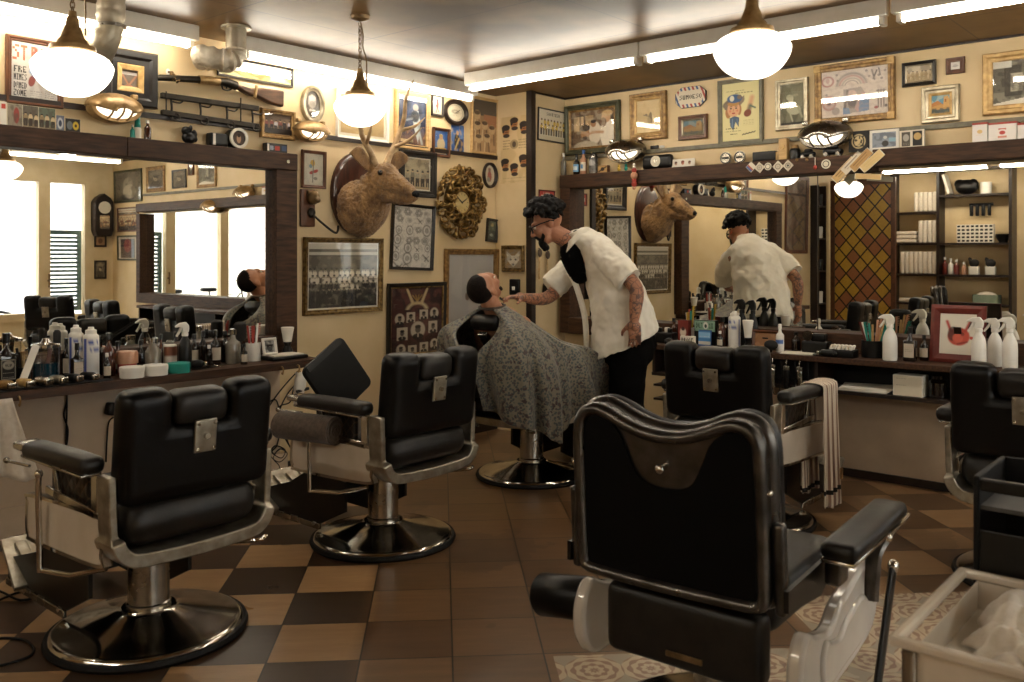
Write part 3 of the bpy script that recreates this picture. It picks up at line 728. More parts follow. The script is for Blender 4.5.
def wall_rect(wall, xl, yt, yb, xr, dy=0):
    """rectangle on a wall from its picture edges: centre, width, height"""
    fn = {'L': lambda a, b: onY(a, b, YL), 'R': lambda a, b: onX(a, b, XR), 'P': lambda a, b: onY(a, b, YP), 'S': lambda a, b: onX(a, b, XP)}[wall]
    a, b = fn(xl, yt), fn(xl, yb); c = fn(xr, (yt+yb)/2)
    wd = abs(c.x-a.x) if wall in 'LP' else abs(c.y-a.y); h = a.z-b.z; m = (a+b)/2
    ctr = Vector(((a.x+c.x)/2, (a.y+c.y)/2, m.z))
    return ctr, wd, h
ROT = {'L': 0, 'P': 0, 'R': -PI/2, 'S': -PI/2, 'W': PI, 'B': PI/2}
NRM = {'L': Vector((0,-1,0)), 'P': Vector((0,-1,0)), 'R': Vector((-1,0,0)), 'S': Vector((-1,0,0)), 'W': Vector((0,1,0)), 'B': Vector((1,0,0))}
def frame(label, wall, px, mat, fw, pic, matte=0, depth=.022, lip=None, tilt=0, lean=1.2, glass=True, cat='picture', group='framed pictures on the walls', corner=None, ctr=None, size=None, off=.0, hidden_w=None, name='framed_picture', inner=None):
    if px: ctr, wd, h = wall_rect(wall, *px)
    else: wd, h = size
    t = thing(name, label, cat, ctr+NRM[wall]*(.004+off), 0, group)
    t.rotation_euler = (Matrix.Rotation(ROT[wall],3,'Z') @ Matrix.Rotation(R(lean),3,'X') @ Matrix.Rotation(R(tilt),3,'Y')).to_euler()
    # moulded frame profile: outer edge, crown, inner slope
    def rr(d, y): return [(x, y, z) for x, z in ((-wd/2+d,-h/2+d),(wd/2-d,-h/2+d),(wd/2-d,h/2-d),(-wd/2+d,h/2-d))]
    D = depth
    f = MB().loft([rr(0,0), rr(0,-D*.75), rr(fw*.12,-D), rr(fw*.45,-D*.93), rr(fw*.62,-D*.68), rr(fw*.9,-D*.62), rr(fw,-D*.5), rr(fw,0)], True, False).build('frame', M[mat], t, smooth=20)
    if lip: MB().loft([rr(fw*.95,-D*.64), rr(fw*1.02,-D*.66), rr(fw*1.3,-D*.5), rr(fw*1.3,-.002)], True, False).build('inner_slip', M[lip], t, smooth=20); fw *= 1.25
    if corner:
        for sx in (-1,1):
            for sz in (-1,1): MB().rbox((sx*(wd/2-fw*.5), -D*.93, sz*(h/2-fw*.5)), (fw*1.05, .012, fw*1.05), .004).build('corner_ornament', M[corner], t)
    iw, ih = wd-2*fw*.97, h-2*fw*.97
    if matte:
        MB().box((0,-.004,0),(iw,.004,ih)).build('mat_board', M[inner or 'card'], t, smooth=0); iw -= 2*matte; ih -= 2*matte
    MB().b2((-wd/2+fw*.5,-.002,-h/2+fw*.5),(wd/2-fw*.5,0,h/2-fw*.5)).build('backing', M['card'], t, smooth=0)
    print_obj('print', pic, iw, ih, t, -.0075)
    if glass: MB().b2((-wd/2+fw*.98,-D*.46-.002,-h/2+fw*.98),(wd/2-fw*.98,-D*.46,h/2-fw*.98)).build('glass', M['glass'], t, smooth=0)
    return t

# ---- drawings
def crowd(W, H, sky='#6b6558', top=.35, tone=('#d8cfba','#1c1815')):
    p = Pic(W, H, sky); r = p.rs
    p.rect(0,0,1,.08,'#cfc8b6').rect(0,.13,1,.17,'#c9c2b0').rect(0,.2,1,top,'#7d7464').noise('#4c463b',.6,14,.5,(0,.18,1,top+.05))
    for row in range(4):
        y = top+.06+row*.1
        for k in range(13): x = (k+.5*(row%2)+r.rand()*.3)/13; p.ell(x,y+.06,.032,.055,tone[0] if row<2 or r.rand()>.7 else tone[1]); p.ell(x,y,.016,.024,'#9b8f78'); p.ell(x,y-.018,.017,.014,'#1a1613')
    p.rect(0,.78,1,1,'#141210',.9).noise('#3a352d',.7,16,.6,(0,.55,1,1)).noise('#8d8573',.5,20,.72,(0,.6,1,1)); return p
def flash(W, H, bg='#d5d0c4', ink='#4d4a45', n=26, cols=None):
    p = Pic(W, H, bg); r = p.rs; k = W/H
    for i in range(n):
        x, y = (i%4+.5)/4+r.rand()*.1-.05, (i//4+.5)/(n/4)+r.rand()*.05-.03; s = .05+r.rand()*.06; c = ink if not cols or r.rand()<.5 else cols[r.randint(len(cols))]
        m = r.randint(4)
        if m == 0: p.ell(x,y,s,s*k,c,.6); p.rng(x,y,s*.7,s*k*.7,.3,bg,.8)
        elif m == 1:
            for a in range(6): p.ell(x+s*.6*math.cos(a),y+s*k*.6*math.sin(a),s*.4,s*k*.4,c,.5)
        elif m == 2: p.rng(x,y,s,s*k*1.3,.25,c,.8); p.ell(x,y,s*.5,s*k*.7,c,.5)
        else: p.line(x-s,y-s*k,x+s,y+s*k,s*.25,c,.7); p.line(x+s,y-s*k*.6,x-s*.4,y+s*k,s*.2,c,.7); p.ell(x,y,s*.4,s*k*.4,c,.7)
    return p.noise(ink,.25,30,.6)
def landscape(W, H):
    p = Pic(W, H, '#6fa0b5'); p.noise('#c4d2cc',.7,6,.55).poly([(0,.45),(.35,.3),(.6,.5),(1,.42),(1,1),(0,1)],'#c98a4e').poly([(0,.62),(.5,.5),(1,.6),(1,1),(0,1)],'#d3a25e')
    p.poly([(.66,.12),(.85,.08),(.95,.3),(.95,.65),(.62,.65)],'#e0b470').rect(.7,.25,.78,.4,'#b3713a').rect(0,.76,1,1,'#7d7a5c').noise('#39505a',.7,12,.55,(0,.7,1,1)); return p
def people(W, H, bg='#7a6a50', n=5, tones=('#c9b48e','#3a2d20','#8d7a5a'), base=.35):
    p = Pic(W, H, bg); p.grad('#a89370',.75,.95,.8).noise('#4d4233',.5,7,.55); r = p.rs
    for k in range(n):
        x = (k+.5)/n+r.rand()*.04; y = base+r.rand()*.08; c = tones[r.randint(len(tones))]; w = .42/n
        p.ell(x,y+.16,w,.16,c).rect(x-w*.8,y+.2,x+w*.8,.9,tones[1]).rect(x-.01,y+.35,x+.01,.9,bg).ell(x,y,w*.5,.05,'#b99c76').ell(x,y-.03,w*.55,.03,'#231a12')
    return p
def street(W, H):
    p = Pic(W, H, '#8f8a78'); p.rect(0,0,.25,.7,'#6d685a').rect(.25,.12,.6,.8,'#4f4b40').rect(.6,.0,1,.8,'#757060').rect(.38,.3,.62,.7,'#b5ae98').noise('#332f28',.6,14,.52).rect(0,.0,.4,.16,'#e8e4d6',.8).poly([(0,.95),(.7,.85),(1,.95),(1,1),(0,1)],'#ece6d4').lines(.4,.35,.6,.66,8,'#4a463c'); return p
def boxed(W, H, bg, fg, ink): return Pic(W, H, bg).ell(.5,.42,.33,.3,fg).lines(.2,.78,.8,.9,3,ink,.8)

def barber_painting():
    p = Pic(90, 78, '#54402e'); p.rect(0,.0,1,.12,'#6a4e35').rect(.08,.16,.3,.55,'#d8bf94').rect(.34,.14,.52,.42,'#c9ab7c').rect(.2,.0,.24,1,'#3d2d20',.6).noise('#7d6244',.5,9,.55)
    p.ell(.55,.62,.14,.3,'#d9cdb8').ell(.52,.38,.06,.085,'#a87a55').ell(.52,.31,.06,.05,'#2c2018')
    p.poly([(.7,.34),(.92,.3),(1,.5),(1,1),(.72,1),(.66,.7)],'#e4dccb').ell(.8,.24,.1,.14,'#c79a70').ell(.83,.13,.12,.08,'#c2a070').ell(.74,.36,.07,.12,'#6d4b30')
    p.line(.72,.62,.5,.6,.04,'#b78a62').line(.5,.6,.4,.66,.03,'#b78a62').ell(.33,.62,.1,.15,'#b18258').ell(.33,.47,.11,.09,'#34261a').ell(.33,.75,.075,.06,'#4a3524').ell(.34,.98,.28,.16,'#b7ab94').noise('#e2d6bd',.25,12,.62); return p
def girl_ad():
    p = Pic(92, 132, '#dfd49c'); k = 92/132
    p.lines(.12,.14,.62,.14,1,'#5b5132',.8).lines(.36,.18,.82,.18,1,'#5b5132',.7)
    p.ell(.17,.50,.08,.10,'#a8713f').ell(.46,.46,.06,.10,'#a8713f').ell(.31,.335,.30,.085,'#6f5f4e',a=-.25).poly([(.06,.36),(.2,.33),(.14,.46),(.07,.44)],'#7a6856').poly([(.5,.3),(.6,.22),(.58,.34),(.48,.4)],'#8a7864')
    p.ell(.31,.45,.165,.135,'#d8a67c').ell(.31,.355,.16,.04,'#b5803f').ell(.34,.27,.2,.075,'#3d5c86').ell(.27,.265,.06,.05,'#e2ddc8').ell(.47,.25,.06,.04,'#7d6a58')
    for q in (.24,.38): p.ell(q,.435,.028,.014,'#2f1d14'); p.line(q-.03,.405,q+.03,.40,.01,'#6d4426')
    p.ell(.31,.52,.045,.014,'#a83a30').ell(.22,.48,.03,.02,'#cf8060').ell(.41,.48,.03,.02,'#cf8060').line(.31,.45,.30,.485,.012,'#b57f58')
    p.poly([(.2,.6),(.33,.57),(.46,.6),(.44,.76),(.36,.67),(.3,.82),(.22,.74)],'#42566f').line(.28,.62,.27,.76,.015,'#6f86a0').line(.4,.62,.41,.72,.012,'#6f86a0')
    p.line(.80,.28,.72,.48,.07,'#d3a37a').line(.75,.42,.70,.52,.06,'#7d7358').ell(.68,.54,.10,.06,'#7a3a24',a=-.4).line(.76,.42,.88,.46,.025,'#556b5d')
    p.lines(.56,.66,.84,.74,4,'#b0a070',.5).lines(.1,.78,.4,.78,1,'#4d442c',.9).lines(.06,.83,.5,.83,1,'#4d442c',.9).lines(.22,.88,.4,.88,1,'#4d442c',.9)
    for q in range(9): p.line(.54+q*.038,.905-.006*(q%2)-.004*q,.57+q*.038,.9-.01*((q+1)%2)-.004*q,.014,'#33301f')
    return p
def big_flash():
    p = Pic(124, 88, '#dccfc2'); ink = '#756b68'; rd = '#a96a66'
    p.rng(.1,.22,.085,.1,.3,rd).ell(.1,.2,.03,.06,rd,.5)
    for k,c in enumerate((ink,rd,'#8f8a80',ink)): p.rng(.46,.36,.22-k*.04,.26-k*.05,.16,c,.75,.34)
    for x,y in ((.24,.1),(.25,.22),(.68,.08),(.72,.2),(.86,.2),(.95,.12),(.9,.27),(.08,.5),(.64,.9),(.7,.82)): p.ell(x,y,.02,.025,ink,.7)
    p.line(.76,.08,.8,.28,.014,ink).line(.83,.1,.78,.26,.014,'#5f5450').line(.86,.06,.88,.2,.012,ink)
    p.ell(.12,.68,.11,.16,rd,.75).rng(.12,.68,.06,.09,.5,'#dccfc2',.7).ell(.12,.68,.03,.04,ink).ell(.23,.62,.05,.06,ink,.7).ell(.22,.86,.06,.08,ink,.6)
    p.poly([(.34,.42),(.6,.4),(.72,.66),(.72,.9),(.34,.94)],ink,.55).ell(.46,.55,.08,.1,'#d6bdb2').poly([(.38,.6),(.56,.6),(.5,.84),(.42,.82)],'#6d635f',.8).poly([(.5,.84),(.62,.5),(.66,.52),(.56,.92)],'#d0a49c',.8)
    p.poly([(.58,.66),(.72,.66),(.72,.9),(.56,.92)],'#8398b4').poly([(.33,.8),(.42,.82),(.44,.94),(.33,.95)],'#8398b4').line(.4,.46,.36,.8,.02,'#574e4b',.7)
    for q in (.85,.89,.93): p.line(q,.5,q,.86,.009,'#574a46')
    p.line(.83,.52,.95,.52,.012,ink).ell(.82,.86,.03,.03,rd).ell(.96,.84,.02,.03,ink)
    return p.noise('#b7a59b',.35,26,.6)
def horse():
    p = Pic(50, 74, '#6c6a50'); p.grad('#4f4c3a',.4,1,.7).noise('#8f8c70',.5,6,.5).ell(.55,.62,.3,.13,'#b9b596',a=.2).ell(.42,.45,.1,.17,'#c9c5a8',a=.35).ell(.38,.33,.13,.07,'#c2bd9d').line(.75,.6,.9,.82,.05,'#aaa688').line(.4,.7,.5,.9,.04,'#b5b193').line(.7,.28,.3,.3,.05,'#a6a284',.7).rect(0,.93,1,1,'#2e2b22'); return p
def family():
    p = Pic(84, 104, '#4a2420'); p.noise('#2a1614',.7,9,.5).noise('#6d3a30',.6,14,.62).grad('#20100e',.7,1,.6)
    for s in (-1,1):
        for q in range(7): p.line(.5+s*(.1+.012*q),.24-.028*q,.5+s*(.085+.018*q),.21-.03*q,.022,'#cfb98a')
    for q in range(4): p.line(.5,.22,.41+q*.06,.12,.012,'#a88a4a')
    p.rng(.5,.36,.19,.12,.3,'#d8c79a',1,.34).rect(.4,.23,.6,.26,'#cdb987')
    def por(x,y,w,h,o):
        (p.ell if o else lambda a,b,c,d,e: p.rect(a-c,b-d,a+c,b+d,e))(x,y,w,h,'#c9bda6')
        p.ell(x,y+h*.75,w*.75,h*.35,'#241e1b').ell(x,y-h*.05,w*.38,h*.42,'#5f554b').ell(x,y-h*.38,w*.42,h*.22,'#1c1714').rect(x-w*.1,y+h*.4,x+w*.1,y+h*.85,'#c9bda6')
    for a in ((.17,.47,.09,.085,1),(.38,.45,.085,.075,0),(.63,.42,.085,.075,0),(.84,.41,.085,.085,1),(.22,.69,.1,.095,0),(.52,.65,.14,.13,1),(.82,.62,.09,.09,0),(.2,.93,.09,.085,1),(.42,.95,.085,.075,0),(.64,.92,.085,.075,0),(.85,.89,.085,.085,1)): por(*a)
    return p
def portrait():
    p = Pic(64, 110, '#b9b6b0'); p.grad('#9d9891',.4,1,.5).ell(.62,.44,.2,.15,'#8d7a6a').ell(.62,.36,.2,.09,'#3a342f').ell(.42,.5,.05,.05,'#7b6a5c').poly([(0,.86),(.35,.74),(.6,.7),(1,.72),(1,1),(0,1)],'#16120f').poly([(0,.92),(.4,.86),(.4,1),(0,1)],'#cfc9bd'); return p
def comic():
    p = Pic(66, 104, '#27344e'); p.noise('#4a5670',.6,7,.5).grad('#7a5236',.6,.9,.8).noise('#b3824e',.6,12,.6,(0,.6,1,.85)).rect(.1,.88,.55,.94,'#cdb98a').poly([(.5,.3),(.72,.28),(.8,.55),(.72,.95),(.55,.6)],'#b9c0bd').ell(.62,.22,.1,.07,'#a59b8c').ell(.6,.4,.15,.12,'#3c4247').line(.5,.45,.3,.5,.04,'#9aa09e').line(.7,.6,.86,.95,.05,'#aab0ac').noise('#10151f',.5,9,.6); return p
def boyad():
    p = Pic(44, 74, '#35609c'); p.noise('#5a86b5',.5,6,.5).ell(.5,.56,.3,.26,'#cdb98e').ell(.5,.27,.13,.1,'#c79a6a').ell(.5,.2,.15,.06,'#b89a5a').rect(.1,.72,.9,.92,'#d2a93a').text('BIER',.14,.74,.76,.14,'#7d4a1c').rect(.1,.93,.9,.97,'#e4d8b0'); return p
def teamad():
    p = Pic(72, 68, '#d8cfb9'); p.text('SHOTTIER',.26,.09,.5,.1,'#4d463a'); r = p.rs
    for row,(y,n) in enumerate(((.34,8),(.5,7))):
        for k in range(n): x=.1+.8*k/(n-1); p.ell(x,y+.09,.05,.09,'#cfb04c' if (k+row)%3 else '#d8cba0'); p.ell(x,y,.028,.035,'#5f4630')
    for k in range(10): p.rect(.06+k*.09,.62,.12+k*.09,.84,('#3a352c','#5d5444','#77603a')[k%3])
    return p.rect(0,.86,1,1,'#c7bd9f')
def haircuts():
    p = Pic(74, 150, '#d6bd90'); p.noise('#c3a878',.6,7,.5)
    for x,y in ((.2,.2),(.5,.1),(.84,.17),(.17,.7),(.5,.78),(.82,.66)):
        k=74/150; p.ell(x,y+.01,.13,.085,'#a8703f').ell(x,y-.035,.15,.045,'#2b201a').ell(x-.09,y-.01,.05,.05,'#2b201a').ell(x+.02,y+.085,.12,.03,'#3a2d26').line(x-.02,y+.03,x+.07,y+.03,.02,'#5d3a2a')
        for q in (.0,.07): p.ell(x+q,y-.005,.018,.008,'#2b201a')
    p.ell(.5,.42,.15,.07,'#a8916a').ell(.5,.42,.07,.045,'#5a4a3a').lines(.1,.36,.35,.48,4,'#7d6846',.7).lines(.66,.36,.92,.48,4,'#7d6846',.7).lines(.1,.92,.9,.97,2,'#a08a60',.6); return p
def tallsketch():
    p = Pic(62, 116, '#b89368'); p.rect(0,0,1,.3,'#4b4238').noise('#8a6a48',.6,8,.5,(0,.3,1,1)); p.rect(.45,.28,.98,.5,'#a8724e')
    for x,y in ((.18,.3),(.2,.5),(.5,.48),(.8,.55),(.25,.75),(.6,.72)): p.ell(x,y,.14,.09,'#c9ab7f').ell(x,y-.04,.12,.04,'#5d4630').line(x-.08,y+.1,x-.1,y+.3,.03,'#d6bd92').line(x+.08,y+.1,x+.1,y+.3,.03,'#6d5338')
    return p
def stpost():
    p = Pic(100, 118, '#cfc8bd'); p.noise('#b3aca2',.6,9,.5)
    p.text('ST',.03,.06,.34,.26,'#c0603c').text('R',.42,.06,.16,.26,'#c0603c').text('E',.62,.08,.16,.26,'#c0603c')
    p.line(.52,.1,.42,.42,.05,'#8a4a34').line(.5,.36,.66,.62,.05,'#5d7fae').ell(.44,.66,.07,.1,'#8a3a2e',a=.3).ell(.78,.68,.08,.09,'#8a3a2e',a=-.4).ell(.6,.36,.1,.1,'#9a5a3c').line(.42,.5,.72,.72,.05,'#7f9cc0').line(.6,.7,.68,.86,.04,'#b9aea0')
    for i,(y,t) in enumerate(((.42,'FRE'),(.56,'NIMES'),(.70,'DAMED'),(.83,'ZONE'))): p.text(t,.06,y,.28,.11,'#2c2826')
    return p.lines(.72,.82,.96,.92,4,'#3a3634',.8).lines(.4,.84,.66,.95,4,'#8a837a',.7)
def lionfam(): return people(54, 40, '#6d5a48', 6, ('#b7b2b6','#26242c','#7d4238'), .3)
def oldphoto(W=40, H=50): return Pic(W, H, '#6b6252').noise('#3a342a',.7,6,.5).head(.5,.42,.2,'#a89a80','#221c16','#3a332a').ell(.5,.2,.4,.1,'#8d8470',.5)

G = 'framed pictures on the walls'
# right wall
frame('painting of a barber shaving a customer in a green and gilt frame', 'R', (566.6,107.1,156,621.4), 'green', .045, barber_painting(), lip='gold', depth=.035)
frame('pale ink drawing of a small horse in an ornate gold frame', 'R', (631.5,95.4,141.6,667.8), 'gold', .045, Pic(60,74,'#d8c08e').noise('#c7ab78',.5,6,.5).ell(.55,.6,.1,.16,'#8f7c5c',.7).ell(.58,.48,.06,.1,'#6d5c44',.8).line(.3,.45,.5,.5,.02,'#6d5c44').line(.62,.55,.6,.72,.03,'#7d6a4e').ell(.4,.45,.06,.03,'#7d6a4e'), lip='goldl', depth=.035)
frame('little dark landscape in a brown and silver frame below the oval sign', 'R', (679.8,117,140.7,708.4), 'brown', .03, landscape(44,34).put(np.ones((34,44)),'#3a301c',.62), lip='silverf', depth=.03, glass=False)
frame('yellowed print of a woman in a blue trimmed hat in a grey green frame', 'R', (719.4,81.7,146.3,764.2), 'olive', .03, girl_ad(), depth=.03, glass=False)
frame('dark picture of a white horse in a silver frame', 'R', (776.8,81.5,131.3,809.6), 'silverf', .035, horse(), depth=.03)
frame('wide sheet of coloured tattoo drawings in a brown and gold frame', 'R', (816,67.6,126.2,896), 'gold', .045, big_flash(), depth=.035, corner='goldl')
frame('small wide print in a black and silver frame right of the tattoo sheet', 'R', (902.9,63.9,87.9,936.8), 'blackf', .022, people(54,36,'#c7b694',6,('#b3a07c','#9a8560','#a8946c'),.35), lip='silverf', depth=.028)
frame('tiny brown framed picture high beside the city photograph', 'R', (946.5,59,75.2,965.3), 'brown', .028, Pic(30,26,'#d5cfc6').ell(.5,.5,.25,.18,'#b5aea6').line(.2,.6,.8,.55,.03,'#8f8880'), depth=.02)
frame('bright desert landscape painting in a grey gold frame', 'R', (922.5,88.4,124.2,960.5), 'silverf', .045, landscape(60,52), lip='goldl', depth=.03)
frame('large city street photograph in a wide pale gold frame at the far right', 'R', (983.6,55.4,116.2,1052), 'goldl', .055, street(80,74), depth=.035)
# corner pilaster
frame('black framed cartoon of a football team in yellow shirts', 'P', (537,107,140,566), 'blackf', .012, teamad(), tilt=.5, depth=.015)
frame('small red and white card in a dark frame behind the barber', 'P', (538,189.5,203,553.5), 'redwood', .012, Pic(30,26,'#b5473a').rect(.1,.35,.9,.7,'#d8cbb8').text('THE',.2,.1,.6,.2,'#d8cbb8').lines(.2,.45,.8,.6,2,'#7d2a22',.8), depth=.014)
frame('small white wolf drawing in a dark gilt frame on the pilaster', 'S', (503.3,245.5,271.5,525), 'goldd', .03, Pic(36,40,'#9a7c50').poly([(.1,.1),(.4,.35),(.6,.35),(.9,.08),(.85,.6),(.5,.95),(.15,.6)],'#d5cdb8').ell(.35,.55,.06,.05,'#55504a').ell(.65,.55,.06,.05,'#55504a').ell(.5,.8,.07,.05,'#55504a').noise('#8f897c',.5,9,.55), depth=.025)
ctr, wd_, h_ = wall_rect('S', 500.8, 118, 184, 528.2)
t = thing('barber_poster', 'yellowed unframed poster of six men with slick haircuts on the pilaster', 'poster', ctr+Vector((-.003,0,0)), -PI/2)
print_obj('sheet', haircuts(), wd_, h_, t, 0)
# left wall
frame('large lettered poster with a rider in a brown wooden frame at the far left', 'L', (4.5,34,102.5,62), 'brown', .028, stpost(), depth=.025)
frame('painting of two raised arms in a wide black and gold frame', 'L', (100,46,103,154.5), 'blackf', .085, Pic(56,60,'#5d5348').noise('#7d7264',.5,7,.5).line(.15,.3,.5,.85,.06,'#b07a5a').line(.9,.3,.5,.85,.06,'#b07a5a').rect(0,.16,1,.32,'#d8d4cc',.75).ell(.5,.9,.2,.1,'#a06c50'), lip='goldl', depth=.05)
frame('long pale beach landscape with trees in a thin black frame over the rifle', 'L', (216.5,55,75.5,291.5), 'blackf', .014, Pic(90,36,'#e2dcc8').rect(0,.55,1,1,'#b3a862').noise('#6d6a34',.8,16,.5,(0,.5,1,.95)).noise('#d8cf9a',.8,10,.6,(0,.6,1,1)).rect(.7,.6,.9,.85,'#cfc8b0'), depth=.02)
frame('small group photograph in a gold frame at the end of the gun rack', 'L', (259,107.7,137.2,293), 'gold', .03, lionfam(), depth=.03)
frame('faded print in a white frame behind the middle pendant lamp', 'L', (335.3,87.6,137.2,387), 'white', .02, Pic(56,60,'#c2a878').noise('#a88c5c',.6,5,.5).poly([(0,0),(1,0),(.7,.2),(.2,.15)],'#7d6848').ell(.4,.6,.3,.25,'#d0b98c',.6), matte=.02, depth=.025)
frame('little tattoo drawing in a reddish brown frame left of the stag head', 'L', (300.3,149.5,187.6,324.5), 'brown', .022, Pic(44,66,'#d0cbb8').noise('#b7b2a2',.4,8,.5).ell(.4,.6,.12,.05,'#a83a2c',a=-.4).ell(.6,.55,.15,.05,'#a83a2c',a=-.4).ell(.45,.3,.12,.1,'#c2a04a').line(.5,.2,.45,.9,.03,'#6f6a60').ell(.35,.4,.08,.06,'#6f8fa0').ell(.6,.78,.1,.05,'#8a857a'), depth=.022)
frame('wide black and white photograph of a crowd in a bamboo style gold frame', 'L', (302,237,316,380.7), 'goldd', .035, crowd(120,110), matte=.012, depth=.03, inner='whitep')
frame('grey tattoo drawings in a thick black frame hanging askew', 'L', (390,203,270.5,432), 'blackf', .022, flash(78,116), tilt=2.2, depth=.03)
frame('dark red family tree of oval portraits in a dark frame', 'L', (386,283.5,361,444), 'blackf', .030, family(), lip='goldd', depth=.03)
frame('large portrait of a young man on grey in a carved gold frame', 'L', (443,248.7,346,495.5), 'gold', .045, portrait(), depth=.035)
frame('street photograph in a thick black frame half hidden by the stag', 'L', (398,149,196,434), 'blackf', .05, people(56,64,'#a89a7c',5,('#8f8670','#3a352d','#77705e'),.38), matte=.012, depth=.035)
frame('astronaut adventure picture in a pale wood frame behind the antler', 'L', (393.5,89,147.5,428), 'palew', .035, comic(), depth=.03)
frame('narrow picture of a pale red figure in a dark frame above the boy', 'L', (430.2,93.3,115.5,442.2), 'dkwood2', .018, Pic(30,56,'#cfc6ae').ell(.5,.45,.16,.2,'#8a3a2e').ell(.5,.22,.1,.06,'#3a2a22').line(.5,.6,.4,.9,.05,'#55483c').line(.5,.6,.65,.85,.05,'#55483c'), depth=.02)
frame('blue print of a boy with yellow lettering in a brown frame', 'L', (431.6,127,156.4,448.2), 'brown', .022, boyad(), depth=.025)
frame('tall sketch of many figures in a light wood frame by the corner', 'L', (470,95.5,152.8,497), 'palew', .022, tallsketch(), depth=.025)
frame('small dark framed seascape hanging askew beside the carved clock', 'L', (485.4,218.5,242,496.2), 'blackf', .022, Pic(36,50,'#5d6a5c').rect(0,.5,1,1,'#3a4a48').ell(.5,.75,.25,.08,'#8fa09a').ell(.5,.2,.2,.1,'#a89a6c').noise('#2c3630',.5,7,.55), tilt=5, depth=.022)
ctr, wd_, h_ = wall_rect('L', 451, 124, 151.5, 463.6)
t = thing('pin_up_poster', 'small blue unframed comic poster under the round barometer', 'poster', ctr+Vector((0,-.003,0)), 0)
print_obj('sheet', Pic(40,66,'#3a5c96').noise('#6d8fc0',.5,7,.5).ell(.45,.6,.2,.28,'#3a352d').ell(.5,.3,.1,.08,'#c9a070').rect(.55,.5,.9,.95,'#26345a').line(.3,.9,.6,.5,.06,'#c9b070').noise('#c9a45a',.5,9,.68), wd_, h_, t, 0)

# oval frames and clocks
def oval(label, cat, wall, cx, cy, pw, ph, mat, fw, pic, group=None, depth=.03, name='oval_picture'):
    a, wd, h = wall_rect(wall, cx-pw/2, cy-ph/2, cy+ph/2, cx+pw/2)
    t = thing(name, label, cat, a+NRM[wall]*.004, ROT[wall], group)
    rings = []
    for d, y in ((0,0),(0,-depth*.7),(.15*fw,-depth),(.5*fw,-depth*.92),(.7*fw,-depth*.6),(fw,-depth*.5),(fw,0)): rings.append([(x,y,z) for x,z in ellp(wd/2-d,h/2-d,44)])
    MB().loft(rings, True, False).build('frame', M[mat], t, smooth=30)
    W,H = pic.W,pic.H; me = bpy.data.meshes.new('print'); v=[(0,-.006,0)]; cols=[pic.a[H//2,W//2]]; f=[]
    for i in range(1,13):
        for k in range(44):
            x,z = (wd/2-fw*.9)*i/12*math.cos(2*PI*k/44),(h/2-fw*.9)*i/12*math.sin(2*PI*k/44); v.append((x,-.006,z))
            cols.append(pic.a[min(H-1,max(0,int((.5-z/(h-1.8*fw))*H))),min(W-1,max(0,int((.5+x/(wd-1.8*fw))*W)))])
    for k in range(44): f.append((0,1+k,1+(k+1)%44))
    for i in range(11):
        for k in range(44): f.append((1+i*44+k,1+(i+1)*44+k,1+(i+1)*44+(k+1)%44,1+i*44+(k+1)%44))
    me.from_pydata(v,[],f); me.materials.append(M['print']); at=me.color_attributes.new('Col','FLOAT_COLOR','POINT'); at.data.foreach_set('color',[x for c in cols for x in (*c,1)])
    o=bpy.data.objects.new('print',me); COL.objects.link(o); o.parent=t
    MB().prism(ellp(wd/2-fw*.95,h/2-fw*.95,44), -depth*.45-.002, -depth*.45).build('glass', M['glass'], t, smooth=0)
    return t, wd, h
oval('oval portrait of a bearded man in a silver frame under the long landscape', 'picture', 'L', 311.2, 103, 22.6, 38, 'silverf', .035, Pic(40,60,'#55504a').ell(.5,.4,.26,.22,'#a8a298').ell(.5,.5,.2,.14,'#8f887c').ell(.5,.27,.24,.1,'#c2bcb0').rect(0,.72,1,1,'#3a3630').rect(.3,.66,.7,.74,'#b9b3a5'))
tt, a_, b_ = oval('round white barometer in a dark wooden ring above the carved clock', 'barometer', 'L', 454.4, 110.8, 23.4, 26.6, 'dkwood2', .035, Pic(50,50,'#d2c7ae').ell(.5,.45,.22,.12,'#a39a84').ell(.5,.45,.1,.05,'#c2b79e').rng(.5,.5,.42,.42,.08,'#8f8672',.7).lines(.35,.65,.65,.65,1,'#6d6554'), name='barometer')
MB().box((.02,-.012,.01),(.06,.002,.004),(0,R(-30),0)).build('hand', M['blackf'], tt, smooth=0)
oval('small oval picture of a red figure in a dark frame beside the clock', 'picture', 'L', 488.6, 174.8, 13.4, 25.8, 'dkwood2', .022, Pic(30,50,'#cdc2a8').ell(.5,.55,.2,.26,'#a0524a').ell(.5,.25,.12,.1,'#8f6a58').ell(.4,.7,.15,.12,'#8a8478'))
# shop sign
a, wd_, h_ = wall_rect('R', 676.6, 89, 109.5, 707)
t = thing('enamel_sign', 'eight sided barber stripe sign with dark lettering above the little landscape', 'sign', a+Vector((-.004,0,0)), -PI/2)
oc = [(-.5,-.22),(-.5,.22),(-.3,.5),(.3,.5),(.5,.22),(.5,-.22),(.3,-.5),(-.3,-.5)]
MB().prism([(x*wd_,z*h_) for x,z in oc], -.016, 0).build('board', M['blackf'], t, smooth=0)
p = Pic(96, 70, '#d9cdb6')
X = np.floor((p.x*1.35-p.y*.35)*11) % 4; ed = (np.abs(p.x-.5)*1.0 > .40) | (np.abs(p.y-.5) > .33) | ((np.abs(p.x-.5)+np.abs(p.y-.5)*.9) > .60)
p.put(ed*(X==0), '#a8433a').put(ed*(X==2), '#4a5f86'); p.text('SUMOESO', .14, .38, .76, .22, '#4f4638')
sx = print_obj('face', p, wd_*.97, h_*.97, t, -.0175)
me = sx.data; bm = bmesh.new(); bm.from_mesh(me)
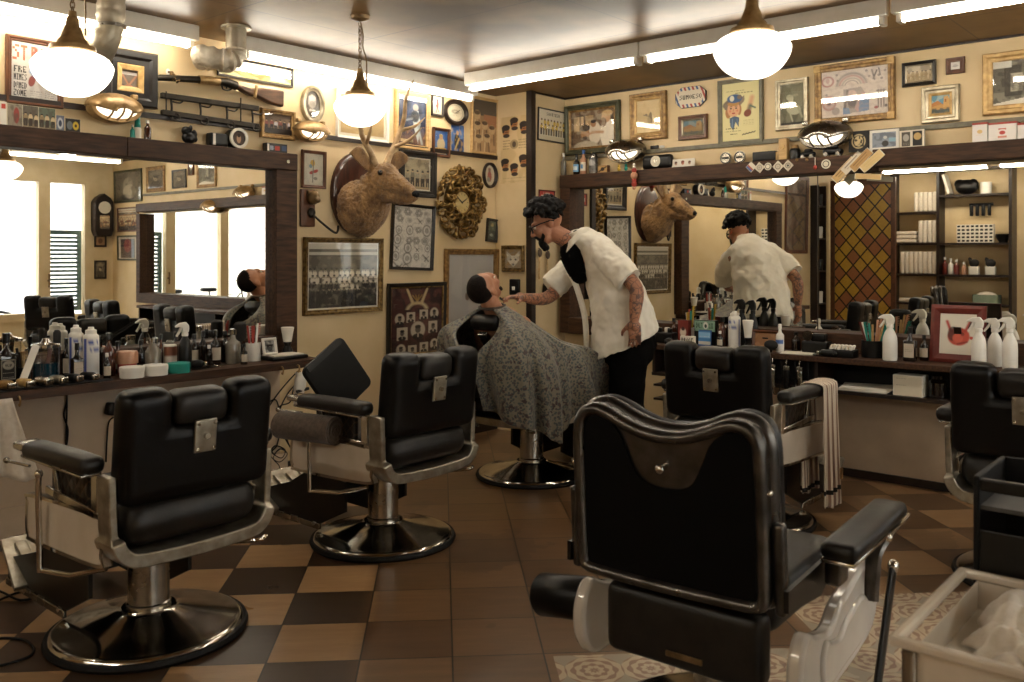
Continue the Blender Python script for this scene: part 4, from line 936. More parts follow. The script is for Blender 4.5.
bmesh.ops.delete(bm, geom=[v for v in bm.verts if abs(v.co.x)/wd_+abs(v.co.z)/h_*.72 > .655], context='VERTS'); bm.to_mesh(me); bm.free()

# ---- carved clock
a, wd_, h_ = wall_rect('L', 434, 162, 240, 481.8)
t = thing('carved_clock', 'oval gilt clock in a deep carved wreath of scrolls', 'clock', a+Vector((0,-.004,0)), 0)
rw, rh = wd_/2, h_/2
MB().ring(ellp(rw*.62,rh*.62,48), ellp(rw*.34,rh*.30,48), -.02, 0).build('back_ring', M['goldd'], t, smooth=30)
rc = random.Random(3)
for q in range(34):
    th = 2*PI*q/34
    for row, (f0, sz) in enumerate(((.87,.085),(.60,.095),(.42,.06))):
        if row == 2 and q % 2: continue
        tt_ = th+row*.09+rc.uniform(-.05,.05); cx, cz = rw*f0*math.cos(tt_), rh*f0*math.sin(tt_); s = sz*rw*rc.uniform(1.5,2.1)
        sg = 1 if (q+row)%2 else -1; ph = rc.uniform(0,6.28); pts=[]
        for k in range(13):
            u = k/12; r_ = s*(1-.80*u); an = ph+sg*u*5.0; pts.append((cx+r_*math.cos(an), -.018-.035*math.sin(PI*min(1,u*1.1))-.008*row%2, cz+r_*math.sin(an)))
        m_ = MB().tube(pts, [.004+.0075*math.sin(PI*(.15+.8*k/12)) for k in range(13)], 6)
        if row == 0: m_.ell((cx*1.06,-.02,cz*1.06),(.014,.014,.024),8,6,(0,-tt_,0))
        if row == 1: m_.ell(pts[-1],(.012,.012,.012),8,6)
        m_.build('scroll', M['gilt'] if 'gilt' in M else M['goldd'], t, smooth=60)
p = Pic(60,60,'#c9b278'); p.noise('#b59b60',.5,5,.5)
for k in range(12): p.line(.5+.36*math.sin(k*PI/6),.5-.36*math.cos(k*PI/6),.5+.44*math.sin(k*PI/6),.5-.44*math.cos(k*PI/6),.018,'#4a3a1c')
dial = MB().prism(ellp(rw*.34,rh*.31,40), -.03, -.004).build('dial_case', M['gold'], t, smooth=30)
MB().loft([[(x,y,z) for x,z in ellp(rw*(.34+d),rh*(.31+d),40)] for d,y in ((0,-.02),(.02,-.036),(-.02,-.046),(-.035,-.034))], True, False).build('bezel', M['gold'], t, smooth=40)
dd = print_obj('dial', p, rw*.62, rh*.56, t, -.0315)
bm = bmesh.new(); bm.from_mesh(dd.data); bmesh.ops.delete(bm, geom=[v for v in bm.verts if (v.co.x/(rw*.32))**2+(v.co.z/(rh*.29))**2 > 1], context='VERTS'); bm.to_mesh(dd.data); bm.free()
MB().box((.022,-.036,.012),(.06,.003,.008),(0,R(-30),0)).build('hour_hand', M['blackf'], t, smooth=0)
MB().box((-.03,-.038,.02),(.09,.003,.006),(0,R(38),0)).build('minute_hand', M['blackf'], t, smooth=0)
# ------------------------------------------------------------------ stag head on its plaque
a, wd_, h_ = wall_rect('L', 330.5, 150.5, 234.5, 383)
t = thing('stag_head', 'mounted stag head with antlers on an oval dark wood plaque', 'stag head', a+Vector((-.02,-.002,0)), 0)
rw, rh = wd_*.47, h_*.5
MB().loft([[(x,y,z) for x,z in ellp(rw*f,rh*f,48)] for f,y in ((1,0),(1,-.018),(.97,-.03),(.93,-.032),(.90,-.042),(.5,-.044))], True, True).build('plaque', M['plaque'], t, smooth=30)
hd = MB()
def chain(mb, pts, rs, n=14, steps=4):
    P = spl(pts, steps); Rr = spl([(r,0,0) for r in rs], steps); mb.tube(P, [max(.002, q.x) for q in Rr], n)
    for p_, r_ in ((P[0], rs[0]), (P[-1], rs[-1])): mb.ell(p_, (r_*.98,)*3, 10, 8)
    return mb
chain(hd, [(-.02,-.05,-.10),(-.01,-.12,-.07),(.0,-.20,.0),(.0,-.26,.07)], [.20,.185,.135,.10], 18)
chain(hd, [(0,-.07,-.19),(0,-.15,-.13),(0,-.22,-.04)], [.125,.12,.09], 16)
hd.ell((0,-.30,.10),(.095,.115,.095),18,12,(R(-25),0,0))
chain(hd, [(.0,-.34,.085),(.012,-.42,.045),(.026,-.50,.005),(.034,-.55,-.03)], [.088,.072,.054,.044], 16)
chain(hd, [(0,-.31,.0),(.008,-.40,-.035),(.022,-.49,-.055),(.03,-.53,-.06)], [.07,.050,.036,.028], 12)
for s in (-1,1): hd.ell((s*.062,-.345,.122),(.028,.04,.024),12,8); hd.ell((s*.06,-.25,.165),(.036,.036,.036),10,8)
for k in range(60):
    an = rnd.uniform(0,2*PI); u_ = rnd.random(); hd.ell((.165*math.cos(an)*(1-.45*u_), -.06-.2*u_, -.10+.165*math.sin(an)*(1-.35*u_)+.16*u_),(.022,.018,.034),6,5,(R(30),0,an))
hd.v = [(x,min(y,-.045),z) for x,y,z in hd.v]
head = hd.build('head', M['fur'], t, remesh=.008, smo=3)
ftx = bpy.data.textures.new('fur_tufts', 'CLOUDS'); ftx.noise_scale = .016; ftx.noise_depth = 3
k_ = head.modifiers.new('tufts', 'DISPLACE'); k_.texture = ftx; k_.strength = .022; k_.mid_level = .5; k_.texture_coords = 'LOCAL'
for s in (-1,1):
    ear = []
    for k in range(9):
        u = k/8; wv = .062*math.sin(PI*(.12+.86*u))**.8+.003; c = Vector((s*(.07+.185*u), -.235-.02*u, .175+.075*math.sin(1.7*u)))
        ear.append([c+Vector((s*.012*math.cos(q)*.4, -.018*math.cos(q)-.014*math.sin(q)**2, wv*math.sin(q))) for q in [2*PI*j/12 for j in range(12)]])
    MB().loft(ear).build('ear', M['fur'], t, smooth=180)
    MB().ell((s*.083,-.357,.125),(.016,.021,.020),12,8).build('eye', M['bottle'], t, smooth=180)
    b0 = Vector((s*.045,-.265,.18)); k_ = 1.35
    W = lambda x,y,z: b0+Vector((s*x*k_,y*k_,z*k_))
    main = [b0, W(.03,.0,.06), W(.085,.005,.15), W(.11,-.02,.26), W(.10,-.045,.36), W(.125,-.075,.45)]
    m_ = MB(); chain(m_, main, [.026,.021,.018,.016,.012,.004], 9)
    chain(m_, [main[1]*.5+main[2]*.5, W(.10,-.07,.14), W(.13,-.13,.20)], [.014,.012,.003], 8)
    chain(m_, [main[2]*.6+main[3]*.4, W(.16,-.05,.22), W(.22,-.06,.27)], [.014,.011,.003], 8)
    m_.ell(b0,(.032,.032,.022),12,8)
    m_.build('antler', M['antler'], t, smooth=60)
m_ = MB().ell((.036,-.578,-.024),(.034,.018,.026),14,10)
for s in (-1,1): m_.ell((.036+s*.014,-.593,-.022),(.006,.004,.008),8,6)
m_.build('nose', M['rubber'], t, smooth=180)

# ------------------------------------------------------------------ rifle and gun rack
def wl(px, py, off=0): p = onY(px, py, YL-off); return p
O = wl(220, 88); t = thing('rifle', 'old wooden stocked rifle hung on the left wall above the dark rack', 'rifle', (O.x, YL-.045, O.z), 0)
def q(px, py): p = onY(px, py, YL-.045); return (p.x-O.x, 0, p.z-O.z)
MB().tube([q(157,78.3),q(160,77.6),q(206,80)], [.014,.018,.021], 14).build('barrel', M['steelg'], t)
MB().tube(spl([q(199,79.6),q(210,80.5),q(219,82)],4), .026, 12).build('fore_end', M['brass'], t)
MB().tube(spl([q(217,81.5),q(226,82.5),q(236,86)],4), [.024]*4+[.028]*5, 12).build('receiver', M['steelg'], t)
ou = [q(233,82.5),q(240,85.5),q(250,88.5),q(262,88.2),q(283,91),q(282.4,107.5),q(268,103.5),q(255,96.5),q(249,96),q(240,91),q(233,87)]
pl = [(a[0],a[2]) for a in ou]
MB().prism(pl, -.022, .022).build('stock', M['gunw'], t, bev=.012, smooth=40)
MB().tube(spl([q(222,85.5),q(223,89),q(228,90.2),q(232,88.5),q(231.5,86)],5), .005, 8).build('trigger_guard', M['steelg'], t)
MB().tube([q(227,86),q(226.5,88.5)], .005, 6).build('trigger', M['steelg'], t)
bd = MB(); c_=Vector(q(253.5,89)); bd.tube([c_+Vector((.006,-.024,.02)),c_+Vector((-.006,-.024,-.06))], .010, 8); bd.build('stock_band', M['brass'], t)
for (x_, y_) in ((167.7,72),(171.8,74.5)):
    h_ = thing('gun_hook', 'small metal hook holding the muzzle of the rifle, ' + ('the left one with a white cap' if x_ < 170 else 'the right one'), 'hook', onY(x_, y_, YL-.002), 0)
    MB().tube([(0,0,0),(0,-.03,-.004),(0,-.045,-.03),(0,-.06,-.055),(0,-.085,-.045)], .006, 8).build('hook', M['brassd'], h_)
    MB().ell((0,-.004,.0),(.014,.006,.02),10,8).build('plate', M['white'] if x_ < 170 else M['brassd'], h_)
t = thing('gun_rack', 'dark iron rack of two long bars joined by scrolled hooks', 'rack', (O.x, YL-.03, O.z), 0)
def q2(px, py): p = onY(px, py, YL-.03); return Vector((p.x-O.x, 0, p.z-O.z))
for (p0, p1) in (((161,95.2),(258,108.5)),((161.5,112.2),(258.5,126.5))):
    A, B_ = q2(*p0), q2(*p1); d = (B_-A); an = math.atan2(d.z, d.x)
    MB().box((A+B_)/2, (d.length, .03, .032), (0,-an,0)).build('bar', M['steelg'], t, bev=.004)
for x_, y0 in ((171,98.6),(200,103),(226.5,107),(252,110.6)):
    c_ = q2(x_, y0)
    sc = spl([c_, c_+Vector((.002,-.005,-.05)), c_+Vector((.0,-.01,-.115)), c_+Vector((.035,-.014,-.125)), c_+Vector((.045,-.014,-.10)), c_+Vector((.028,-.012,-.085)), c_+Vector((.018,-.012,-.10))], 5)
    MB().tube(sc, .0065, 7).tube(spl([c_+Vector((.0,0,-.015)), c_+Vector((.05,-.008,-.02)), c_+Vector((.07,-.01,-.005))],4), .005, 7).build('scroll_hook', M['steelg'], t)
for x_, y0, y1 in ((164.5,97,111),(239,103,122)):
    MB().tube([q2(x_,y0)+Vector((0,-.02,.03)), q2(x_,y1)+Vector((0,-.02,0))], .004, 6).build('rod', M['steelg'], t)

# ------------------------------------------------------------------ bulkhead lamps
def bulkhead(label, wall, px, py, w, mat, glass='bulk'):
    c = onY(px, py, YL-.062) if wall == 'L' else onX(px, py, XR-.062)
    t = thing('bulkhead_lamp', label, 'lamp', c, ROT[wall], 'oval bulkhead lamps on the walls'); k = w/.30
    def ovl(a, b, y, n=40): return [(x*k, y*k, z*k) for x, z in ellp(a, b, n)]
    MB().loft([ovl(.15,.08,0), ovl(.15,.08,-.05), ovl(.142,.074,-.065), ovl(.12,.055,-.065), ovl(.12,.055,0)], True, True).build('housing', M[mat], t, smooth=30)
    rg = [[(x*k,y*k,z*k) for x,z in ellp(.118*f,.053*f,36)] for f,y in ((1,-.05),(.98,-.075),(.88,-.10),(.66,-.125),(.3,-.14),(.02,-.143))]
    MB().loft(rg).build('glass', M[glass], t, smooth=180)
    hood = []
    for j in range(13):
        an = PI*j/12
        hood.append([Vector((.155*k*math.cos(an)*f, -d*k, (.085*math.sin(an)*f+.004-.035*(d/.16)**3)*k)) for d, f in ((0,1),(.05,.99),(.09,.92),(.125,.76),(.15,.5),(.16,.30))])
    MB().loft(hood, False, False).build('hood', M[mat], t, smooth=40, solid=.006*k)
    for s in (-1,0,1):
        pts = [(s*.055*k, -.06*k, .06*k)]+[(s*.055*k, -(.06+.092*math.sin(PI*u/8)*(1-.12*abs(s)))*k, .055*k*math.cos(PI*u/8)) for u in range(1,8)]+[(s*.055*k, -.06*k, -.06*k)]
        MB().tube(pts, .006*k, 8).build('guard_bar', M[mat], t)
    MB().rbox((0,.03,-.035*k),(.07*k,.064,.05*k),.006).build('wall_bracket', M[mat], t)
    for s in (-1,1): MB().rbox((s*.12*k,-.02*k,.085*k),(.035*k,.04*k,.03*k),.008*k).build('lug', M[mat], t)
bulkhead('brass bulkhead lamp at the left above the small coloured bottles', 'L', 112, 110, .29, 'brass')
bulkhead('brass bulkhead lamp under the oval portrait left of the stag', 'L', 309, 132.5, .245, 'brass')
bulkhead('chrome bulkhead lamp under the barber painting at the corner', 'R', 628, 152.5, .33, 'chromeb')
bulkhead('dark metal bulkhead lamp below the wide tattoo sheet', 'R', 827, 136.5, .34, 'chromeb')

# ------------------------------------------------------------------ ducts
t = thing('duct_pipe', 'fat galvanised duct dropping from the ceiling and bending into the left wall', 'duct', (0,0,0))
top = dep(111,0,4.45); top.z = ZC
we = onY(80,70,YL-.001)
P = spl([top, (top.x,top.y,2.66), (top.x-.005,top.y+.01,2.56), (top.x-.02,top.y+.07,2.46), ((top.x+we.x)/2,(top.y+YL)/2,we.z+.01), (we.x,YL-.12,we.z), we], 6)
rs = [.066+.003*math.cos(i*2.4)*(i<13) for i in range(len(P))]
MB().tube(P, rs, 24).build('pipe', M['duct'], t, smooth=60)
MB().cyl((top.x,top.y,2.585),(top.x,top.y,2.57),.073,n=24).build('collar', M['chromeb'], t, smooth=30)
t = thing('vent_duct', 'crumpled foil vent hose bending from the ceiling into the left wall', 'duct', (0,0,0))
c0 = onY(236,30,4.58); wp = onY(198,50,YL)
MB().cyl((c0.x,c0.y,ZC-.001),(c0.x,c0.y,ZC-.012),.085,n=28).cyl((c0.x,c0.y,ZC-.005),(c0.x,c0.y,2.60),.058,n=24).build('down_pipe', M['duct'], t, smooth=30)
P = spl([(c0.x,c0.y,2.63),(c0.x-.01,c0.y,2.585),(c0.x-.07,c0.y+.02,2.565),(c0.x-.16,c0.y+.10,2.585),(wp.x+.10,4.80,2.60),(wp.x+.02,4.90,2.62),(wp.x+.0,YL-.005,2.625)], 7)
MB().tube(P, [.058+.007*math.sin(i*1.9)+.004*math.sin(i*4.1) for i in range(len(P))], 22).build('foil_hose', M['foil'], t, smooth=70)

# ------------------------------------------------------------------ lion hook plaque
c = onY(306.5,208,YL-.002); t = thing('hook_plaque', 'small dark wooden plaque with a brass lion head and hook', 'plaque', c, 0)
MB().rbox((0,-.01,0),(.115,.02,.25),.006).build('board', M['brown'], t)
lm = MB().ell((.02,-.05,.07),(.042,.045,.05),14,10).ell((.02,-.095,.05),(.022,.02,.02),10,8)
for s in (-1,1): lm.ell((.02+s*.035,-.04,.105),(.014,.014,.016),8,6)
lm.build('lion_head', M['brassd'], t, remesh=.006, smo=2)
MB().tube(spl([(.02,-.02,-.03),(.03,-.04,-.05),(.06,-.07,-.09),(.13,-.10,-.15),(.16,-.11,-.165),(.175,-.11,-.15),(.18,-.11,-.115)],5), .008, 8).ell((.02,-.03,-.03),(.03,.018,.035),10,8).build('hook', M['steelg'], t)

# switch box, cable, tool hooks near the corner
c = onX(516,287,XP-.002); t = thing('switch_box', 'dark square wall switch with a pale button on the pilaster', 'switch', c, -PI/2)
MB().rbox((0,-.015,0),(.10,.03,.13),.008).build('box', M['plast'], t); MB().rbox((0,-.033,-.01),(.03,.008,.03),.003).build('button', M['white'], t)
for px_, py_, lab in ((538,262,'long handled brush hanging left of the barber by the corner'),(546,264,'thin brush hanging right beside another by the corner')):
    c = onY(px_,py_,YP-.01); t = thing('hanging_brush', lab, 'brush', c, 0)
    MB().tube([(0,-.015,.05),(0,-.015,-.14)], [.006,.009], 8).build('handle', M['palew'], t)
    MB().ell((0,-.02,.075),(.022,.018,.035),10,8).build('bristles', M['btowel'], t)
    MB().tube([(0,0,.11),(0,-.02,.112),(0,-.02,.10)], .003, 6).build('loop', M['steelg'], t)
c = onY(545,288,YP-.004); t = thing('hair_dryer', 'black hair dryer and holster hanging on the corner wall behind the barber', 'dryer', c, 0)
MB().rbox((-.02,-.04,-.03),(.07,.07,.16),.02,(0,R(12),0)).build('holster', M['plast'], t)
MB().tube(spl([(.0,-.05,.03),(.05,-.06,.07),(.10,-.06,.06),(.12,-.06,.0)],5), [.02+.006*math.sin(i) for i in range(16)], 10).build('dryer_body', M['plast'], t)
# ------------------------------------------------------------------ goods: small builders (origin on the surface they stand on)
ZW = .8005
def lab(t, pic, r, z0, z1, span=R(150), n=14, face=PI*1.5):
    """printed label wrapped round a bottle of radius r"""
    W, H = pic.W, pic.H; me = bpy.data.meshes.new('label'); nr = 10
    v = [(r*math.cos(face-span/2+span*i/n), r*math.sin(face-span/2+span*i/n), z1-(z1-z0)*j/nr) for j in range(nr+1) for i in range(n+1)]
    f = [(j*(n+1)+i, (j+1)*(n+1)+i, (j+1)*(n+1)+i+1, j*(n+1)+i+1) for j in range(nr) for i in range(n)]
    me.from_pydata(v, [], f); me.materials.append(M['print']); at = me.color_attributes.new('Col','FLOAT_COLOR','POINT'); c = []
    for j in range(nr+1):
        for i in range(n+1): c += [*pic.a[min(H-1,int(j/nr*H)), min(W-1,int(i/n*W))], 1]
    at.data.foreach_set('color', c); o = bpy.data.objects.new('label', me); COL.objects.link(o); o.parent = t; return o
def bottle(t, h, d, mat='bottle', cap='plast', neck=.62, label=None):
    r = d/2; s = h
    MB().lathe([(0,0),(r*.95,0),(r,.01*s),(r,s*.56),(r*.93,s*.62),(r*.45,s*.70),(r*.36,s*.76),(r*.36,s*.86),(0,s*.86)], n=24).build('body', M[mat], t, smooth=40)
    MB().lathe([(0,s*.84),(r*.46,s*.84),(r*.46,s*.985),(r*.40,s),(0,s)], n=20).build('cap', M[cap], t, smooth=30)
    if label: lab(t, label, r*1.015, s*.14, s*.5)
def sqbottle(t, h, d, mat='bottle', cap='plast', label=None):
    MB().rbox((0,0,h*.31),(d,d*.7,h*.62),d*.14).lathe([(d*.4,h*.56),(d*.30,h*.64),(d*.17,h*.70),(d*.16,h*.84),(0,h*.84)], n=20).build('body', M[mat], t, smooth=50)
    MB().lathe([(0,h*.82),(d*.19,h*.82),(d*.19,h),(0,h)], n=18).build('cap', M[cap], t, smooth=30)
    if label: print_obj('label', label, d*.8, h*.40, t, -d*.355, 0, h*.32)
def can(t, h, d, mat='white', cap='white', label=None):
    r = d/2
    MB().lathe([(0,0),(r*.97,0),(r,.006),(r,h*.80),(r*.96,h*.83),(r*.7,h*.87),(0,h*.87)], n=26).build('body', M[mat], t, smooth=35)
    MB().lathe([(0,h*.85),(r*.72,h*.85),(r*.70,h*.94),(r*.4,h*.96),(r*.36,h),(0,h)], n=22).build('cap', M[cap], t, smooth=35)
    if label: lab(t, label, r*1.012, h*.05, h*.78, R(175))
def spray(t, h, d, mat='white', head='white'):
    r = d/2
    MB().lathe([(0,0),(r*.94,0),(r,.012),(r,h*.40),(r*.95,h*.5),(r*.72,h*.60),(r*.42,h*.68),(r*.40,h*.72),(0,h*.72)], n=26).build('body', M[mat], t, smooth=50)
    hd_ = MB().lathe([(0,h*.70),(r*.5,h*.70),(r*.48,h*.78),(0,h*.78)], n=20)
    hd_.prism([(-.55*r,h*.78),(.5*r,h*.78),(.62*r,h*.86),(.55*r,h*.93),(.1*r,h),(-.9*r,h*.985),(-1.55*r,h*.93),(-1.6*r,h*.89),(-1.0*r,h*.90),(-.5*r,h*.88)], -r*.28, r*.28)
    hd_.build('spray_head', M[head], t, bev=.004, smooth=40)
    MB().prism([(-.75*r,h*.90),(-.5*r,h*.90),(-.75*r,h*.80),(-1.35*r,h*.70),(-1.5*r,h*.72),(-1.05*r,h*.82)], -r*.16, r*.16).build('trigger', M[head], t, smooth=30)
def tin(t, h, d, mat='white', lid=None):
    r = d/2
    MB().lathe([(0,0),(r*.97,0),(r*.98,h*.55),(0,h*.55)], n=30).build('tub', M[mat], t, smooth=30)
    MB().lathe([(0,h*.5),(r,h*.5),(r*1.01,h*.56),(r*1.01,h*.93),(r*.97,h),(0,h)], n=30).build('lid', M[lid or mat], t, smooth=30)
def clipper(t, L=.17, mat='gold'):
    MB().rbox((0,0,.024),(L*.72,.044,.042),.017,fn=lambda v:(v.x, v.y*(1-.12*math.cos(v.x/L*5)), v.z)).build('body', M[mat], t, smooth=180)
    MB().rbox((L*.42,0,.022),(L*.14,.046,.03),.006).build('blade', M['chrome'], t)
    MB().ell((-L*.38,0,.024),(L*.05,.014,.014),10,8).build('cord_stub', M['plast'], t)
def brushjar(t, h, d, jar='white', n=7, cols=('teal','white','palew','red'), spread=.5):
    r = d/2; MB().lathe([(0,0),(r,0),(r,h*.42),(r*.93,h*.42),(r*.93,.01),(0,.01)], n=24).build('pot', M[jar], t, smooth=30)
    for k in range(n):
        an = 2*PI*k/n; lean = spread*r; p0 = Vector((r*.3*math.cos(an), r*.3*math.sin(an), .012)); p1 = Vector(((r*.6+lean)*math.cos(an), (r*.6+lean)*math.sin(an)*.6, h*(.8+.2*rnd.random())))
        dd = p1-p0; m_ = MB().box((p0+p1)/2, (.012,.005,dd.length), (math.atan2(-dd.y,dd.z), math.atan2(dd.x,dd.z),0))
        if k%2 == 0:
            for q in range(6): m_.box(p1-dd*.05*q+Vector((.010,0,0)), (.016,.003,.004))
        m_.build('comb', M[cols[k%len(cols)]], t, smooth=0)
def neckbrush(t, h, d):
    r = d/2
    MB().lathe([(0,0),(r*.85,0),(r*.7,h*.12),(r*.45,h*.25),(r*.6,h*.36),(r*.62,h*.42),(0,h*.42)], n=20).build('handle', M['plast'], t, smooth=40)
    MB().lathe([(0,h*.40),(r*.62,h*.40),(r*.8,h*.7),(r,h*.98),(r*.9,h),(0,h)], n=20).build('bristles', M['whitep'], t, smooth=40)
def standing_photo(t, w_, h_, mat, pic, fw=.02, lean=12):
    M4 = Matrix.Rotation(R(-lean),4,'X')
    def rr(d, y): return [M4 @ Vector((x, y, z)) for x, z in ((-w_/2+d,d),(w_/2-d,d),(w_/2-d,h_-d),(-w_/2+d,h_-d))]
    MB().loft([rr(0,0), rr(0,-.012), rr(fw*.4,-.018), rr(fw,-.008), rr(fw,0)], True, False).build('frame', M[mat], t, smooth=20)
    MB().loft([rr(.004,0), rr(.004,.004)]).build('backing', M['dkwood2'], t, smooth=0)
    MB().prism([(0,h_*.62),(.012,h_*.62),(.012+h_*.30,0),(h_*.28,0)], -.02, .02, Matrix.Rotation(PI/2,4,'Z')).build('easel_leg', M['dkwood2'], t, smooth=0)
    o = print_obj('print', pic, w_-2*fw, h_-2*fw, t, -.005, 0, h_/2); o.rotation_euler = (R(-lean),0,0)

def Lput(name, cat, label, px, ptop, wpx, y, fn, *a, base=ZW, group='things on the left worktop', rz=0, **k):
    p = onY(px, ptop, y); Yd = Vector((p.x,p.y)).dot(FW); t = thing(name, label, cat, (p.x, y, base), rz, group); fn(t, p.z-base, wpx/F*Yd, *a, **k); return t
def Rput(name, cat, label, px, ptop, wpx, x, fn, *a, base=ZW, group='things on the right counter', rz=-PI/2, **k):
    p = onX(px, ptop, x); Yd = Vector((p.x,p.y)).dot(FW); t = thing(name, label, cat, (x, p.y, base), rz, group); fn(t, p.z-base, wpx/F*Yd, *a, **k); return t
whis = Pic(40,44,'#1a1714'); whis.rect(.05,.04,.95,.96,'#a09a8c',.9).rect(.1,.08,.9,.92,'#1d1916').ell(.5,.3,.36,.2,'#a09a8c').text('OLD',.3,.24,.42,.12,'#1d1916').lines(.15,.55,.85,.85,4,'#b0aa9c',.9)
blu = Pic(50,80,'#e0ddd6'); blu.rect(.04,.0,.16,1,'#3b4fa0').rect(.86,.0,.96,1,'#3b4fa0'); blu.text('MEN',.28,.08,.44,.11,'#3b4fa0').text('SPRAY',.24,.26,.54,.08,'#6a74a8').lines(.25,.56,.75,.9,6,'#6a74a8')
beige = Pic(30,40,'#b9ac98').lines(.15,.2,.85,.8,6,'#4a4036',.8)
redl = Pic(40,30,'#8c2f2a').lines(.1,.2,.9,.8,4,'#cdb8a0',.8)

# ---- left worktop
Lput('whisky_bottle','bottle','square clear bottle with a black and white label at the far left',6,333,18,4.76,sqbottle,'bottle','plast',whis)
Lput('comb_holder','holder','tall dark holder full of combs and brushes beside the square bottle',22.5,345,14,4.81,brushjar,'plast',8,('plast','dkwood2','palew','plast'),.3)
t = Lput('disinfectant_jar','jar','glass jar of blue liquid with a metal lid and combs inside',46,341,25,4.69,lambda t,h,d: (
  MB().lathe([(0,0),(d/2,0),(d/2,h*.86),(d*.47,h*.86),(d*.47,.006),(0,.006)], n=28).build('glass', M['glass'], t, smooth=30),
  MB().lathe([(0,.007),(d*.46,.007),(d*.46,h*.5),(0,h*.5)], n=28).build('liquid', M['bluel'], t, smooth=30),
  MB().lathe([(0,h*.86),(d*.55,h*.86),(d*.55,h*.92),(d*.2,h*.97),(d*.12,h*1.06),(0,h*1.06)], n=28).build('lid', M['chrome'], t, smooth=35),
  MB().box((.01,0,h*.55),(.02,.006,h*.75),(0,R(10),0)).build('comb', M['brown'], t, smooth=0)))
t = thing('paper_strip', 'long pale printed card leaning against the blue jar', 'card', (*onY(20,383,4.60).xy, ZW), 0)
MB().box((.045,.02,.105),(.035,.002,.22),(R(-8),R(24),0)).build('card', M['whitep'], t, smooth=0)
Lput('tonic_bottle','bottle','small black bottle with a pale square label in front of the spray cans',77,343,11,4.64,sqbottle,'bottle','plast',beige)
Lput('spray_can','can','white and blue spray can standing nearest the wooden jar',91,327,15,4.74,can,'white','white',blu)
Lput('spray_can','can','white and blue spray can partly behind the other one',76,325,14,4.80,can,'white','white',blu)
Lput('hair_tonic','bottle','slim brown bottle right of the spray cans',109,333,12,4.74,bottle,'brbottle','plast')
Lput('dropper_bottle','bottle','tiny white labelled bottle before the slim brown bottle',107,353,7,4.64,bottle,'bottle','white',.6,beige)
Lput('pomade_jar','jar','red labelled tub with a wide pinkish lid',127,351,21,4.74,lambda t,h,d: (MB().lathe([(0,0),(d*.4,0),(d*.44,h*.5),(0,h*.5)],n=28).build('tub',M['red'],t,smooth=30), lab(t,redl,d*.425,h*.08,h*.48,R(170)), MB().lathe([(0,h*.48),(d*.5,h*.48),(d*.5,h*.9),(d*.46,h),(0,h)],n=28).build('lid',M['pink'],t,smooth=35)))
Lput('pomade_tin','tin','flat white tin nearest the red labelled tub',132,366.5,24,4.60,tin,'white')
Lput('pomade_tin','tin','flat white tin between the other white tin and the teal tin',155.5,364.5,24,4.60,tin,'white')
Lput('pomade_tin','tin','flat teal tin on the left worktop',179,362.5,22,4.60,tin,'teal','teal')
Lput('spray_bottle','bottle','dark spray bottle with a big white trigger on the left worktop',185,322,13,4.70,spray,'plast','white')
Lput('talc_bottle','bottle','short bottle with a brown and white label behind the teal tin',170,340,13,4.80,can,'whitep','glassy',Pic(30,30,'#7d4a30').rect(0,.5,1,1,'#d8cfc0'))
Lput('glass_jar','jar','clear stubby glass jar behind the white tins',153,338,16,4.80,lambda t,h,d:(MB().lathe([(0,0),(d*.5,0),(d*.5,h*.6),(d*.25,h*.75),(d*.25,h*.86),(0,h*.86)],n=24).build('jar',M['glassy'],t,smooth=50), MB().lathe([(0,h*.85),(d*.3,h*.85),(d*.3,h),(0,h)],n=20).build('stopper',M['chrome'],t,smooth=30)))
Lput('aftershave_bottle','bottle','dark slim bottle with a pale label, middle of the right half of the left worktop',215.5,330,10,4.76,bottle,'bottle','plast',.6,beige)
Lput('aftershave_bottle','bottle','dark bottle half hidden behind clear bottles left of the cup of combs',203,331,9,4.80,bottle,'bottle','plast')
Lput('glass_bottle','bottle','clear leaning glass bottle with a metal top left of the cup of combs',233,329,15,4.74,bottle,'glassy','chrome')
Lput('hair_brush','brush','black round hair brush standing on end by the clear bottle',240,322,12,4.80,lambda t,h,d:(MB().cyl((0,0,0),(0,0,h*.55),.009,.012,12).build('handle',M['plast'],t), MB().lathe([(0,h*.5),(d*.4,h*.52),(d*.5,h*.6),(d*.5,h*.95),(d*.3,h),(0,h)],n=18).build('bristles',M['bristle'],t,smooth=40)))
Lput('comb_cup','cup','tall white cup holding red combs near the right mirror post',253,318,15,4.76,brushjar,'white',6,('red','red','white'),.25)
t = thing('shallow_tray', 'dark shallow tray near the right end of the left worktop', 'tray', (*onY(283,358,4.70).xy, ZW), 0); MB().rbox((0,0,.012),(.26,.17,.024),.008).build('tray', M['plast'], t); MB().rbox((0,0,.027),(.22,.13,.008),.003).build('cloth', M['towel'], t)
p = onY(274,356,4.66); t = thing('standing_picture','small white photo frame standing on the shallow tray','picture',(p.x,4.70,ZW+.031),0); standing_photo(t,.10,.105,'white',Pic(40,40,'#8f8b84').ell(.5,.6,.3,.3,'#3a3733').ell(.5,.35,.15,.18,'#c9c2b6').noise('#1c1a18',.6,6,.6),.016)
Lput('neck_brush','brush','white bristled neck brush on its handle beside the right mirror post',287.5,327,13,4.79,neckbrush,base=ZW+.031)
mt = thing('rubber_mat','thin black rubber mat under the row of clippers','mat',(*onY(48,380,4.595).xy,ZW),0); MB().rbox((0,0,.003),(.62,.075,.006),.002).build('mat', M['rubber'], mt)
